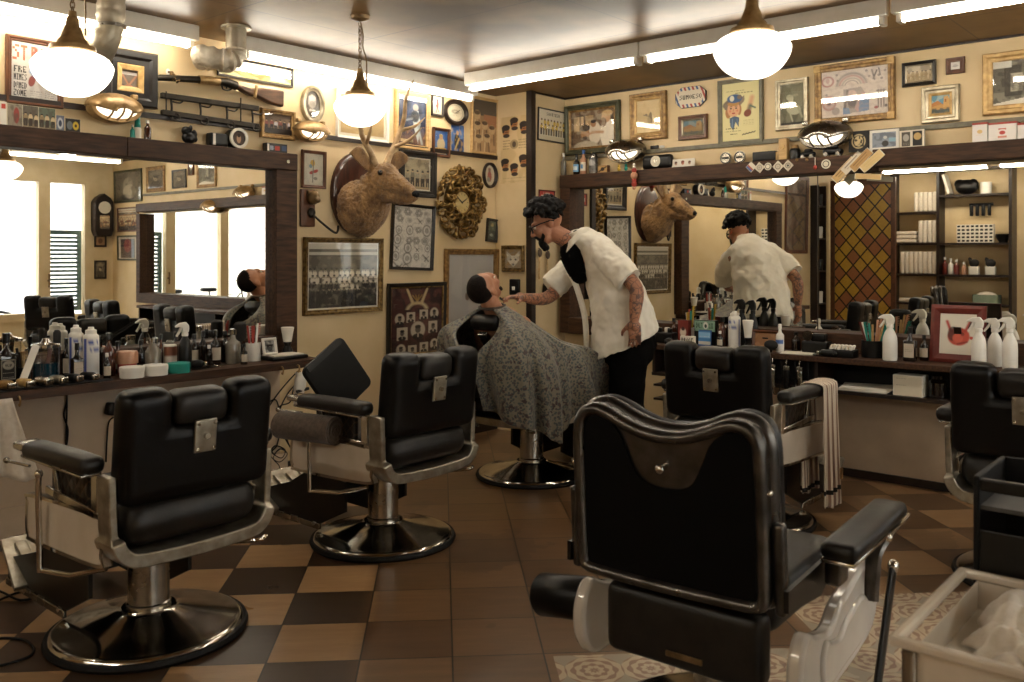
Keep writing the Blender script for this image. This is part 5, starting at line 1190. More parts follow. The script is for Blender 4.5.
for k,(px_,lab_,m_) in enumerate(((6,'gold hair clipper, first from the left in the row on the mat','gold'),(24,'gold hair clipper with a round steel end, second from the left in the row','goldl'),(42,'silver hair clipper, third from the left in the row on the mat','chromeb'),(57,'silver hair clipper, fourth from the left in the row on the mat','alu'),(72,'black hair clipper, second from the right end of the row','plast'),(88,'black hair clipper at the right end of the row on the mat','plast'))):
    p = onY(px_,378,4.595); t = thing('hair_clipper',lab_,'clipper',(p.x,4.595,ZW+.0065),R(-78+k*3),'clippers laid out on the mat'); clipper(t,.115,m_)
for k,(px_,py_,nm,cat,lab_,m_) in enumerate(((205,362,'comb','comb','black comb lying flat left of the clear bottle','plast'),(222,361,'scissors','scissors','pair of steel scissors lying on the left worktop','chrome'),(195,360,'trimmer','clipper','small black trimmer lying behind the teal tin','plast'))):
    p = onY(px_,py_,4.64+.03*k); t = thing(nm,lab_,cat,(p.x,4.64+.03*k,ZW),R(15-20*k),'things on the left worktop')
    if nm == 'scissors':
        for s in (-1,1): m2 = MB().box((.03,s*.006,.004),(.10,.007,.004),(0,0,s*R(6))).tube([(-.03+.014*math.cos(a),s*.018+.014*math.sin(a),.004) for a in [2*PI*j/12 for j in range(12)]],.003,6,closed=True); m2.build('blade',M['chrome'],t)
    elif nm == 'comb':
        m2 = MB().box((0,.012,.003),(.17,.008,.005))
        for q in range(30): m2.box((-.08+q*.0055,-.004,.003),(.003,.024,.003))
        m2.build('comb_body',M['plast'],t,smooth=0)
    else: clipper(t,.13,'plast')
# hooks under the worktop edge
for px_,lab_ in ((19,'brass hook under the edge of the left worktop at the far left'),(282,'brass hook under the left worktop edge, left of a pair'),(298,'brass hook under the left worktop edge, right of a pair')):
    p = onY(px_,400,4.535); t = thing('cup_hook',lab_,'hook',(p.x,4.54,.775),0,'hooks under the left worktop')
    MB().tube(spl([(0,.0,0),(0,-.012,-.002),(0,-.02,-.02),(0,-.014,-.042),(0,-.004,-.036)],5),.005,8).build('hook',M['brass'],t)

# ---- right counter
grn = Pic(70,34,'#7fa088'); grn.text('BOLT',.08,.2,.32,.5,'#2d4a38').text('10',.72,.2,.2,.5,'#2d4a38').ell(.55,.45,.12,.34,'#d8d8cc').ell(.55,.5,.06,.18,'#3a4a40')
Rput('guard_rack','rack','black rack of clipper guards at the left end of the right counter',661,325,26,5.74,lambda t,h,d:(MB().rbox((0,0,h*.3),(d*1.2,.09,h*.6),.006).build('rack',M['plast'],t), [MB().rbox((-d*.45+k*d*.22,-.01+.03*(k%2),h*.72),(d*.16,.03,h*.3),.005).build('guard',M['whitep'] if k%2 else M['plast'],t) for k in range(5)]))
Rput('wax_box','box','red box with a pale beard shape by the left end of the right counter',684.5,320,12,5.76,lambda t,h,d:(MB().b2((-d/2,-.02,0),(d/2,.02,h)).build('box',M['redwood'],t,smooth=0), print_obj('print',Pic(24,40,'#7a2e22').ell(.5,.5,.28,.2,'#d8c9b4').ell(.5,.36,.16,.08,'#3a1c16'),d*.98,h*.98,t,-.0205,0,h/2)))
Rput('sticker_box','box','dark box with a green sticker reading BOLT 10',706,320,23,5.80,lambda t,h,d:(MB().b2((-d/2,-.02,0),(d/2,.03,h)).build('box',M['plast'],t,smooth=0), print_obj('print',grn,d*.98,h*.42,t,-.0205,0,h*.76)))
Rput('sticker_card','card','small bright blue card leaning before the box with the green sticker',705,330,14,5.73,lambda t,h,d:(MB().box((0,0,h/2),(d,.006,h),(R(-6),0,0)).build('card',M['blue'],t,smooth=0), print_obj('print',Pic(30,26,'#4a86c0').rect(.05,.1,.95,.5,'#8fc0e0').rect(0,.72,1,1,'#d8d4c8').lines(.1,.2,.9,.4,2,'#e8eef0'),d*.95,h*.9,t,-.008,0,h*.5)))
Rput('sticker_card','card','low white lettered card by the red box on the right counter',688,336,16,5.69,lambda t,h,d:(MB().box((0,0,h/2),(d,.02,h)).build('card',M['whitep'],t,smooth=0), print_obj('print',Pic(40,16,'#d8d2c6').text('PROOF',.08,.2,.86,.6,'#3a3630'),d*.95,h*.9,t,-.0105,0,h*.5)))
Rput('hair_tonic','bottle','tall brown bottle right of the box with the green sticker',722.5,317,10,5.78,bottle,'brbottle','plast')
Rput('dropper_bottle','bottle','small dark bottle with a pale label before the tall brown bottle',720,331,6,5.68,bottle,'bottle','white',.6,beige)
Rput('spray_can','can','white and blue spray can on the right counter beside the brown bottle',734.5,311,12,5.74,can,'white','white',blu)
Rput('neck_brush','brush','white neck brush with a black handle on the right counter',748,320,11,5.70,neckbrush)
p = onX(765,345,5.78); t = thing('wooden_plaque','brown framed photo leaning on the lower rail of the right mirror','picture',(5.78,p.y,ZW),-PI/2); standing_photo(t,.19,.13,'brown',Pic(50,36,'#a87d58').noise('#8a623f',.6,6,.5).lines(.2,.3,.8,.7,3,'#6d4a2e',.6),.02,8)
Rput('tube_bottle','bottle','white and blue tube standing at the middle of the right counter',780,324,8,5.68,bottle,'white','white',.6,Pic(20,40,'#d8d6d0').rect(.0,.2,1,.6,'#4a6aa8'))
Rput('paddle_brush','brush','black round brush with dense bristles before the white tube',771,340,15,5.62,lambda t,h,d:(MB().ell((0,0,h*.6),(d*.5,.025,h*.4),14,10).build('bristles',M['bristle'],t,smooth=180), MB().cyl((0,0,0),(0,0,h*.3),.008,.011,10).build('handle',M['plast'],t)))
p = onX(803,352,5.70); t = thing('paper_sheet','pale sheet of paper lying flat on the right counter','paper',(5.70,p.y,ZW),R(-80)); MB().box((0,0,.002),(.26,.17,.003)).build('sheet',M['whitep'],t,smooth=0)
Rput('wall_phone','machine','small black machine with a bright round knob against the mirror rail',817,329,24,5.80,lambda t,h,d:(MB().rbox((0,0,h*.25),(d*1.1,.10,h*.5),.012).build('body',M['plast'],t), MB().rbox((d*.1,0,h*.65),(d*.6,.06,h*.35),.012).build('top',M['plast'],t), MB().cyl((-d*.3,-.03,h*.72),(-d*.3,-.045,h*.72),h*.22,n=20).build('knob',M['chrome'],t))).name='hair_machine'
Rput('guard_tray','tray','black tray of small white clipper guards',843,344,22,5.66,lambda t,h,d:(MB().rbox((0,0,h*.3),(d*1.15,.10,h*.6),.005).build('tray',M['plast'],t), [MB().rbox((-d*.44+k%6*d*.175,-.025+.04*(k//6),h*.75),(d*.11,.028,h*.4),.004,(0,R(20),0)).build('guard',M['whitep'],t) for k in range(12)]))
Rput('hand_mirror','mirror','small round black hand mirror lying by the black machine',822,350,20,5.66,lambda t,h,d:(MB().lathe([(0,0),(.055,0),(.058,.008),(.05,.012),(0,.012)],n=28).build('body',M['plast'],t),MB().box((.09,0,.006),(.09,.018,.008)).build('handle',M['plast'],t)))
Rput('brush_pot','pot','pot of teal and orange combs and brushes on the right counter',873,317,22,5.78,brushjar,'plast',9,('teal','palew','pink','teal','white','redwood'),.55)
Rput('spray_bottle','bottle','tall white spray bottle beside the pot of combs',890,314,14,5.68,spray,'white','white')
Rput('tonic_bottle','bottle','square black bottle with a pale label right of the white spray bottle',910,327,12,5.70,sqbottle,'bottle','plast',beige)
p = onX(957,345,5.79); t = thing('standing_picture','red wooden frame holding a print of a red horned devil head','picture',(5.79,p.y,ZW),-PI/2)
dv = Pic(50,66,'#ddd5c4'); dv.ell(.52,.56,.30,.22,'#c2503e').line(.7,.42,.84,.14,.05,'#b0453a').line(.3,.42,.2,.2,.05,'#b0453a').line(.78,.35,.86,.16,.03,'#2b2320').ell(.38,.5,.16,.18,'#2b2320',.75).ell(.5,.6,.14,.12,'#d0604a').ell(.62,.5,.05,.04,'#2b2320').line(.5,.74,.75,.68,.03,'#8a2f28').noise('#c2503e',.5,10,.6,(.25,.4,.8,.75)).ell(.86,.58,.05,.04,'#c2503e')
standing_photo(t,.305,.345,'redwood',dv,.052,8)
MB().loft([[(x*1,-.004,z) for x,z in ((-.11,.045),(.11,.045),(.11,.30),(-.11,.30))]]*2) if 0 else None
for px_,pt,x_,lab_ in ((979,317,5.66,'white spray bottle right of the red frame, the left one of three'),(995,318,5.79,'white spray bottle right of the red frame, behind the other two'),(1010,317,5.68,'white spray bottle at the right edge, the right one of three')):
    Rput('spray_bottle','bottle',lab_,px_,pt,14,x_,spray,'white','white')
# shelf under the right counter
p = onX(870,389,5.72); t = thing('paper_stack','flat stack of pale papers on the shelf under the right counter','papers',(5.72,p.y+.03,.598),R(-85)); 
for k in range(4): MB().box((.006*k,.004*(k%2),.004+.007*k),(.30,.2,.006),(0,0,R(3*k))).build('sheet',M['whitep'],t,smooth=0)
p = onX(909,388,5.66); t = thing('card_box','cream cardboard box with small print on the shelf under the right counter','box',(5.69,p.y,.598),-PI/2); MB().b2((-.085,-.06,0),(.085,.06,.125)).build('box',M['whitep'],t,smooth=0,bev=.003); print_obj('print',Pic(40,30,'#d8cdb4').lines(.1,.15,.45,.7,6,'#8a7f68'),.16,.115,t,-.0605,0,.062)
p = onX(938,390,5.70); t = thing('glass_jar','dark glass jar on the shelf right of the cream box','jar',(5.70,p.y,.598),-PI/2); MB().lathe([(0,0),(.05,0),(.052,.01),(.052,.09),(.035,.11),(.035,.13),(0,.13)],n=26).build('jar',M['bottle'],t,smooth=40)
for z_,lab_ in ((.516,'grey folded towel on the upper board of the low shelf'),(.416,'pale folded towel on the lower board of the low shelf')):
    t = thing('folded_towel',lab_,'towel',(5.75,3.12,z_),-PI/2,'towels on the low shelf')
    MB().rbox((0,0,.018),(.28,.2,.036),.016).build('fold',M['towel'],t,smooth=180); MB().rbox((0,-.002,.040),(.27,.19,.014),.006).build('fold',M['towel'],t,smooth=180)
# clippers hanging from hooks on the counter front
for k,(px_,lab_) in enumerate(((773,'chrome clipper hanging from the counter, left of three'),(787,'dark clipper with a cord hanging from the counter, middle of three'),(800,'chrome clipper hanging from the counter, right of three'))):
    p = onX(px_,365,5.555); t = thing('hanging_clipper',lab_,'clipper',(5.552,p.y,.76),-PI/2,'clippers hanging from the counter')
    MB().tube(spl([(0,.025,.01),(0,0,.006),(0,-.008,-.02),(0,.0,-.035)],5),.004,8).build('hook',M['chrome'],t)
    MB().rbox((0,-.002,-.115),(.036,.03,.13),.012).build('body',M['chrome'] if k!=1 else M['plast'],t,smooth=180)
    MB().rbox((0,-.002,-.045),(.040,.024,.03),.005).build('blade',M['chromeb'],t)
    MB().tube(spl([(0,0,-.18),(.01,0,-.22),(.04,.005,-.2),(.05,.01,-.1),(.045,.02,-.0)],6),.0035,6).build('cord',M['rubber'],t)

# ---- on the left beam
zb_ = 2.1005
def LB(name,cat,label,px,py,fn,y=4.90,group='things on the left mirror beam'):
    p = onY(px,py,y); t = thing(name,label,cat,(p.x,y,zb_),0,group); fn(t); return t
LB('small_bottle','bottle','teal capped small bottle on the left mirror beam',137.5,133,lambda t:(MB().lathe([(0,0),(.020,0),(.020,.055),(.015,.065),(0,.065)],n=18).build('body',M['whitep'],t,smooth=40),MB().lathe([(0,.062),(.018,.062),(.013,.12),(.004,.135),(0,.135)],n=18).build('cap',M['teal'],t,smooth=40)))
LB('small_bottle','bottle','dark red small bottle on the left mirror beam',147.5,134,lambda t:bottle(t,.11,.04,'brbottle','white'))
LB('small_bottle','bottle','short teal and white bottle beside the teal capped one',132.5,131,lambda t:bottle(t,.075,.026,'teal','white'))
fg_ = LB('figurine','figurine','small black crouching figurine on the left mirror beam',189,139,lambda t:MB().ell((0,0,.035),(.045,.03,.035),14,10).ell((-.02,0,.075),(.028,.025,.026),12,8).ell((.028,-.01,.06),(.018,.016,.026),10,8).ell((.0,-.02,.09),(.012,.012,.02),8,6).ell((.035,0,.03),(.02,.02,.02),8,6).build('body',M['plast'],t,remesh=.005,smo=2))
LB('camera_case','case','small black case with a white band beside the round tin on the left beam',217,142,lambda t:(MB().rbox((0,0,.04),(.12,.06,.08),.012).build('case',M['plast'],t),MB().b2((-.045,-.032,.006),(-.028,.032,.075)).build('band',M['whitep'],t,smooth=0)))
LB('round_tin','tin','black round tin on its side showing a printed lid on the left beam',236,143,lambda t:(MB().cyl((0,.04,.062),(0,-.03,.062),.060,n=32).build('tin',M['plast'],t,smooth=30),MB().loft([[(x,y_,z+.062) for x,z in ellp(r_,r_,32)] for r_,y_ in ((.062,-.025),(.062,-.04),(.046,-.04),(.046,-.03))],True,False).build('rim',M['whitep'],t,smooth=30),print_obj('print',Pic(40,40,'#4a3a30').ell(.5,.55,.2,.35,'#b08a6a').ell(.5,.3,.14,.14,'#2a1c14'),.075,.075,t,-.032,0,.062)))
LB('matchbox','box','small lettered black and red box lying on the left beam',275,148,lambda t:(MB().b2((-.075,-.025,0),(.075,.025,.055)).build('box',M['plast'],t,smooth=0),print_obj('print',Pic(50,20,'#2a2826').rect(0,.1,.1,.9,'#d8d2c6').rect(.38,.3,.62,.8,'#a83a2c').text('AB',.15,.3,.2,.5,'#8f9aa8').rect(.72,.2,.95,.8,'#3a4a68'),.148,.052,t,-.0255,0,.0275)))
for k,(xa,pt,xb,lab_,pic) in enumerate(((0,101,6.5,'white booklet with red print at the far left end of the beam',Pic(16,40,'#e0dacc').rect(.2,.1,.8,.3,'#b8402e').lines(.2,.4,.8,.9,5,'#8a8478')),(7.5,103,22,'photo card of a red figure standing on the beam under the big poster',Pic(40,50,'#8a7f6c').ell(.6,.5,.2,.35,'#8f3a30').noise('#4a4438',.6,6,.5)),(22.5,105,38,'dark photo card in the middle of three under the big poster',people(40,50,'#5d5648',3)),(38.5,107,55,'greenish photo card at the right of three under the big poster',people(40,50,'#5d6656',3)),(56,115,64,'round bluish sticker card beside the photo cards',Pic(24,24,'#6d7484').ell(.5,.5,.35,.35,'#c2c4c8').ell(.5,.5,.2,.2,'#3a4258')),(65,118,80,'small dark card with a yellow flower drawing on the left beam',Pic(40,28,'#2c2a28').ell(.7,.5,.2,.3,'#d8b83a').ell(.3,.5,.2,.3,'#6d7478').ell(.7,.5,.08,.12,'#4a3a1c')))):
    p, p2 = onY(xa,pt,4.92), onY(xb,pt,4.92); w_=p2.x-p.x; h_=p.z-zb_
    t = thing('photo_card',lab_,'card',((p.x+p2.x)/2,4.92,zb_),0,'cards on the left mirror beam')
    MB().box((0,0,h_/2),(w_,.005,h_)).build('card',M['card'],t,smooth=0); print_obj('print',pic,w_*.98,h_*.98,t,-.003,0,h_/2)

# ---- on the right beam
def RB(name,cat,label,px,py,fn,x=5.97,group='things on the right mirror beam',zz=zb_):
    p = onX(px,py,x); t = thing(name,label,cat,(x,p.y,zz),-PI/2,group); fn(t); return t
RB('water_bottle','bottle','clear slim bottle at the left end of the right beam',563.5,170,lambda t:bottle(t,.19,.05,'glassy','white'))
RB('small_bottle','bottle','dark bottle with a blue label on the right beam',576.5,165,lambda t:bottle(t,.17,.055,'bottle','plast',.6,Pic(20,24,'#6fa0c8').rect(.2,.3,.8,.7,'#d8e0e4')))
RB('small_bottle','bottle','pale bottle with a blue pump on the right beam',583.5,165,lambda t:bottle(t,.20,.055,'pink','blue',.6,Pic(20,24,'#d8cdb8').rect(.3,.3,.7,.7,'#5a86b0')))
RB('spray_can','can','grey spray can with a dark cap on the right beam',593.5,163,lambda t:can(t,.17,.075,'chromeb','plast',Pic(20,30,'#6d6a64').noise('#2c2a28',.8,5,.5).ell(.5,.4,.3,.2,'#b0aca4')))
RB('matchbox','box','little brown box with a dark print on the right beam',604,163,lambda t:(MB().b2((-.045,-.02,0),(.045,.02,.06)).build('box',M['brown'],t,smooth=0),print_obj('print',Pic(24,16,'#b08a54').line(.1,.8,.9,.2,.08,'#2a1c10').ell(.5,.5,.2,.25,'#2a1c10'),.086,.056,t,-.0205,0,.03)))
for px_,m_,lab_ in ((619,'yellow','tiny yellow figure under the chrome bulkhead lamp'),(626,'teal','tiny teal figure under the chrome bulkhead lamp'),(634,'whitep','tiny white figure under the chrome bulkhead lamp')):
    RB('toy_figure','figurine',lab_,px_,162,lambda t:(MB().ell((0,0,.018),(.014,.014,.018),10,8).build('body',M[m_],t,smooth=180),MB().ell((0,0,.044),(.011,.011,.012),10,8).build('head',M[m_],t,smooth=180)),x=5.93)
RB('shoulder_clock','clock','black curved case with a round pale dial on the right beam',658,163,lambda t:(MB().rbox((0,0,.055),(.26,.07,.11),.03).build('case',M['plast'],t,smooth=180),MB().cyl((0,-.03,.058),(0,-.040,.058),.042,n=28).build('dial',M['card'],t),MB().cyl((0,-.0405,.058),(0,-.043,.058),.014,n=16).build('hub',M['chromeb'],t))).name='mantel_clock'
RB('face_card','card','low white card with three drawn faces on the right beam',683,162,lambda t:(MB().box((0,0,.032),(.20,.006,.064)).build('card',M['whitep'],t,smooth=0),print_obj('print',Pic(70,24,'#dfd8ca').head(.2,.5,.07,'#c9a88a','#5a3a2a').head(.5,.45,.08,'#c0785a','#7a3a2a').head(.8,.5,.07,'#c9a88a','#6a4a34'),.19,.06,t,-.004,0,.032)))
for px_,lab_ in ((726,'round silver badge on the right beam, the left of two'),(740,'round silver badge on the right beam, the right of two')):
    RB('round_badge','badge',lab_,px_,160,lambda t:(MB().cyl((0,.005,.045),(0,-.008,.045),.044,n=30).build('disc',M['chromeb'],t,smooth=30),MB().loft([[(x,-.012,z+.045) for x,z in ellp(r_,r_,28)] for r_ in (.040,.034)],True,False).build('ring',M['plast'],t,smooth=0),MB().box((0,-.0095,.045),(.05,.003,.014)).build('bar',M['plast'],t,smooth=0)))
RB('dark_box','box','long black box with a brass end on the right beam',765,158,lambda t:(MB().rbox((0,0,.035),(.17,.05,.07),.006).build('box',M['plast'],t),MB().rbox((.11,0,.032),(.05,.045,.062),.008).build('end_cap',M['brass'],t))).name='harmonica_case'
RB('wooden_block','block','upright pale wooden block with a round knob on the right beam',784,157,lambda t:(MB().rbox((0,0,.075),(.062,.05,.15),.006).build('block',M['palew'],t),MB().cyl((0,-.025,.09),(0,-.034,.09),.018,n=16).build('knob',M['goldl'],t)))
RB('ink_pot','pot','black squat pot with a brass rim on the right beam',795,157,lambda t:(MB().lathe([(0,0),(.035,0),(.038,.06),(.03,.075),(0,.075)],n=22).build('pot',M['plast'],t,smooth=40),MB().lathe([(0,.072),(.03,.072),(.022,.1),(0,.1)],n=18).build('cap',M['brass'],t,smooth=30)))
RB('toy_car','toy','little black toy car on the right beam under the dark bulkhead lamp',808,156,lambda t:(MB().rbox((0,0,.030),(.10,.045,.03),.012).rbox((.005,0,.052),(.055,.04,.026),.012).build('body',M['plast'],t,smooth=60),[MB().cyl((sx*.03,sy*.018,.013),(sx*.03,sy*.026,.013),.013,n=16).build('wheel',M['chromeb'],t) for sx in (-1,1) for sy in (-1,1)]))
RB('toy_car','toy','long black toy car behind the hanging tag on the right beam',833,155,lambda t:(MB().rbox((0,0,.030),(.13,.05,.035),.014).rbox((.0,0,.058),(.07,.044,.03),.014).build('body',M['plast'],t,smooth=60),[MB().cyl((sx*.04,sy*.02,.014),(sx*.04,sy*.029,.014),.014,n=16).build('wheel',M['chromeb'],t) for sx in (-1,1) for sy in (-1,1)]),x=5.932)
zb2 = zb_+.022
for xa,xb,pt,fw_,lab_,pic in ((849,869,132,0,'square black sleeve with a gold emblem on the right beam',Pic(50,50,'#14120f').rng(.5,.5,.32,.32,.16,'#cfb98a').ell(.5,.5,.22,.26,'#cfb98a').noise('#14120f',.9,11,.5,(.25,.25,.75,.75)).text('M',.08,.12,.14,.2,'#cfb98a')),(870,899,131,.016,'white framed old street photograph standing on the right beam',Pic(60,40,'#8f96a0').noise('#5a6068',.6,8,.5).ell(.55,.75,.14,.2,'#3a3632').ell(.55,.35,.08,.1,'#c9c9c4').rect(.7,.4,1,.65,'#8fb0c0')),(899.5,925,131,.0,'white card with two dark labels on the right beam',Pic(60,48,'#d8cdb8').rect(.1,.1,.44,.9,'#4d463c').ell(.27,.42,.12,.2,'#a8a096').lines(.15,.72,.4,.8,2,'#b0a898').rect(.54,.08,.9,.9,'#1a1714').ell(.72,.38,.15,.2,'#c9a86a').lines(.6,.75,.85,.8,1,'#c9c0ac'))):
    p, p2 = onX(xa,pt,5.975), onX(xb,pt,5.975); w_=abs(p2.y-p.y); h_=p.z-zb2
    t = thing('picture_card',lab_,'card',(5.975,(p.y+p2.y)/2,zb2),-PI/2,'cards on the right mirror beam')
    MB().box((0,0,h_/2),(w_,.012,h_)).build('card',M['white'] if fw_ else M['plast'],t,smooth=0); print_obj('print',pic,w_-2*fw_-.002,h_-2*fw_-.002,t,-.0065,0,h_/2)
for xa,xb,lab_,red_ in ((974,989,'white box with a pale gold emblem and red lid on the right beam',0),(990,1018,'white box with a red round emblem at the right end of the beam',1),(1019,1040,'white red lidded box cut off by the right edge of the photo',0)):
    p, p2 = onX(xa,124,5.955), onX(xb,124,5.955); w_=abs(p2.y-p.y); h_=p.z-zb2
    t = thing('gift_box',lab_,'box',(5.965,(p.y+p2.y)/2,zb2),-PI/2,'white boxes on the right mirror beam')
    MB().b2((-w_/2,-.05,0),(w_/2,.06,h_-.012)).build('box',M['white'],t,smooth=0); MB().b2((-w_/2-.001,-.051,h_-.012),(w_/2+.001,.061,h_)).build('lid',M['red'],t,smooth=0)
    pc = Pic(50,44,'#e4ddd6'); pc = pc.rect(.36,.22,.64,.34,'#c0685a').ell(.5,.5,.2,.2,'#e8dcd4').ell(.5,.52,.11,.13,'#b8443a').rect(.34,.72,.66,.86,'#cf8a74').lines(.05,.3,.3,.9,4,'#d0c8c0') if red_ else pc.ell(.5,.4,.18,.12,'#d8b878').lines(.25,.6,.75,.62,1,'#d8b878')
    print_obj('print',pc,w_*.97,(h_-.016)*.97,t,-.0515,0,(h_-.014)/2)
RB('small_radio','radio','small brown and white gadget on the picture rail above the black clock',733-14+0,140,lambda t:None) if 0 else None
p = onX(656,148,6.0); t = thing('trinket','small dark and white trinket lying on the picture rail','trinket',(6.028,p.y,2.2655),-PI/2); MB().rbox((-.03,0,.014),(.07,.02,.028),.006).build('case',M['plast'],t); MB().ell((.035,0,.012),(.028,.011,.012),10,8).build('shell',M['white'],t)

# ---- pinned to the front of the right beam
XFB = XR-.001-.14
def pinned(label,px,py,w_,h_,pic,rot=0,name='coaster',cat='coaster',y_=.002,group='coasters pinned to the right beam',disc=False):
    p = onX(px,py,XFB-y_); t = thing(name,label,cat,(XFB-y_,p.y,p.z),0,group); t.rotation_euler=(Matrix.Rotation(-PI/2,3,'Z')@Matrix.Rotation(R(rot),3,'Y')).to_euler()
    if disc: MB().prism(ellp(w_/2,h_/2,30),-.002,.0015).build('disc',M['card'],t,smooth=0)
    else: MB().box((0,0,0),(w_,.003,h_)).build('card',M['card'],t,smooth=0)
    if not disc: print_obj('print',pic,w_*.94,h_*.94,t,-.0022)
    else: MB().loft([[(x,-.003,z) for x,z in ellp(r_,r_,24)] for r_ in (w_*.36,w_*.28)],True,False).build('ring',M['plast'],t,smooth=0)
    return t
cp = lambda c1,c2: Pic(30,30,'#d0c6b2').rng(.5,.5,.3,.3,.3,c1).ell(.5,.5,.15,.15,c2)
pinned('diamond coaster with red and blue print, first on the left of the beam',751,167,.055,.055,Pic(24,24,'#d8d0c0').rect(0,.5,1,.7,'#b05a48').rect(0,.72,1,1,'#5a6a98'),45)
pinned('diamond coaster with a grey ring, second from the left on the beam',759.5,167.5,.055,.055,cp('#8a8274','#a89f8c'),40,y_=.006)
pinned('round white coaster with a dark ring, third of the row on the beam',768,166.5,.052,.052,cp('#4a4438','#d0c6b2'),0,y_=.010,disc=True)
pinned('diamond coaster with a dotted ring, fourth of the row on the beam',778,166.5,.058,.058,cp('#5d5648','#b8ad98'),45,y_=.006)
pinned('diamond coaster with a dark centre, last of the row on the beam',788,165.5,.056,.056,cp('#5a5a48','#3a3a30'),45,y_=.002)
for px_,lab_ in ((797,'small brass stud on the beam, the left of two'),(807,'small brass stud on the beam, the right of two')):
    p=onX(px_,160,XFB); t=thing('brass_stud',lab_,'stud',(XFB-.0005,p.y,p.z),-PI/2); MB().ell((0,-.003,0),(.011,.006,.009),12,8).build('dome',M['brass'],t,smooth=180)
pinned('round white paper tag hanging at the end of the beam joint',826,164,.062,.062,Pic(36,36,'#dcd6c8').rng(.5,.5,.34,.34,.1,'#8a857a'),0,disc=True,name='paper_tag',cat='tag',group='tags on the beam')
for k,(px_,py_,rot_,L_,col_,lab_) in enumerate(((844,170,45,.19,'palew','pale lettered wooden tag lowest of the slanting row on the beam'),(852,163,45,.16,'whitep','white printed tag second in the slanting row on the beam'),(861,160,45,.17,'palew','brown lettered wooden tag third in the slanting row on the beam'),(872,161,50,.17,'goldl','pale wooden tag last in the slanting row on the beam'))):
    t = pinned(lab_,px_,py_,.055,L_,Pic(20,60,('#c9a56c','#d8cdb8','#b88f58','#d8bd86')[k]).line(.3,.15,.3,.85,.07,('#7a5a2e','#7d6a60','#7d5a30','#d0b47c')[k]).line(.6,.2,.6,.8,.05,('#8a6a3a','#a88a7a','#8a6438','#d0b47c')[k]),rot_,'wooden_tag','tag',.003+.004*k,'wooden tags on the beam')
t = pinned('pale bare wooden tag lying level below the slanting row',868,176.5,.17,.035,Pic(30,10,'#d0b078'),6,'wooden_tag','tag',.003,'wooden tags on the beam')
p = onX(634,175,XFB-.02); t = thing('bead_pendant','string of red and pink beads hanging over the right beam','beads',(XFB-.018,p.y,2.10),-PI/2)
for z_,r_,m_ in ((-.005,.022,'red'),(-.045,.030,'pink'),(-.082,.020,'red'),(-.11,.024,'red'),(-.14,.015,'pink')): MB().ell((0,0,z_),(r_,r_*.7,r_*1.0),14,10).build('bead',M[m_],t,smooth=180)
p = onX(815,160,XFB-.012); t = thing('key_charm','tiny red and white charm on a cord hanging left of the round tag','charm',(XFB-.010,p.y,2.10),-PI/2); MB().tube([(0,0,.0),(0,0,-.06)],.002,6).build('cord',M['whitep'],t); MB().ell((0,0,-.07),(.012,.008,.015),10,8).build('charm',M['red'],t,smooth=180)

# ---- more goods crowding the two worktops
for k,(px_,pt,wp__,y_,kind,lab_) in enumerate(((66,338,7,4.82,'b','narrow black bottle between the blue jar and the spray cans on the left worktop'),(57,330,7,4.835,'r','tall dark brush behind the blue jar'),(99,336,9,4.825,'b','black bottle half hidden behind the white and blue cans'),(118,341,10,4.825,'a','amber bottle behind the wide lidded tub'),(141,340,9,4.825,'b','black bottle behind the first white tin'),(161,334,7,4.835,'a','slim amber bottle behind the middle white tin'),(194,334,9,4.825,'b','black bottle right of the dark spray bottle'),(225,331,9,4.825,'b','black bottle behind the clear leaning bottle'),(209,345,7,4.70,'w','tiny white topped vial before the dark slim bottle'),(244,344,7,4.64,'b','short black vial before the cup of red combs'))):
    if kind == 'r': Lput('hair_brush','brush',lab_,px_,pt,wp__,y_,lambda t,h,d:(MB().cyl((0,0,0),(0,0,h*.5),.008,.010,12).build('handle',M['plast'],t), MB().lathe([(0,h*.45),(d*.4,h*.47),(d*.5,h*.56),(d*.5,h*.95),(d*.3,h),(0,h)],n=18).build('bristles',M['bristle'],t,smooth=40)))
    else: Lput('small_bottle','bottle',lab_,px_,pt,wp__,y_,bottle,'brbottle' if kind == 'a' else 'bottle','white' if kind == 'w' else 'plast',.62,beige if k%3==0 else None)
Rput('spray_bottle','bottle','black spray bottle behind the white can on the right counter, the left of two',742,299,11,5.83,spray,'plast','plast')
Rput('spray_bottle','bottle','black spray bottle behind the neck brush on the right counter, the right of two',753,300,10,5.845,spray,'plast','plast')
Rput('comb_cup','cup','white cup of yellow and teal combs at the back of the right counter',690,306,9,5.845,brushjar,'white',6,('yellow','teal','red','white'),.3)
Rput('small_bottle','bottle','amber bottle at the back of the right counter left of the cup of combs',674,318,8,5.83,bottle,'brbottle','plast')
Rput('small_bottle','bottle','short black bottle between the hair machine and the white tube',796,332,9,5.83,bottle,'bottle','plast')
Rput('small_bottle','bottle','dark vial beside the square black bottle on the right counter',924,335,8,5.80,bottle,'bottle','plast',.6,beige)
for k,(px_,x_,lab_) in enumerate(((668,5.63,'black hair clipper lying at the left end of the right counter'),(828,5.61,'black hair clipper lying before the tray of guards'),)):
    p = onX(px_,345,x_); t = thing('hair_clipper',lab_,'clipper',(x_,p.y,ZW),R(20+60*k),'clippers on the right counter'); clipper(t,.14,'plast')
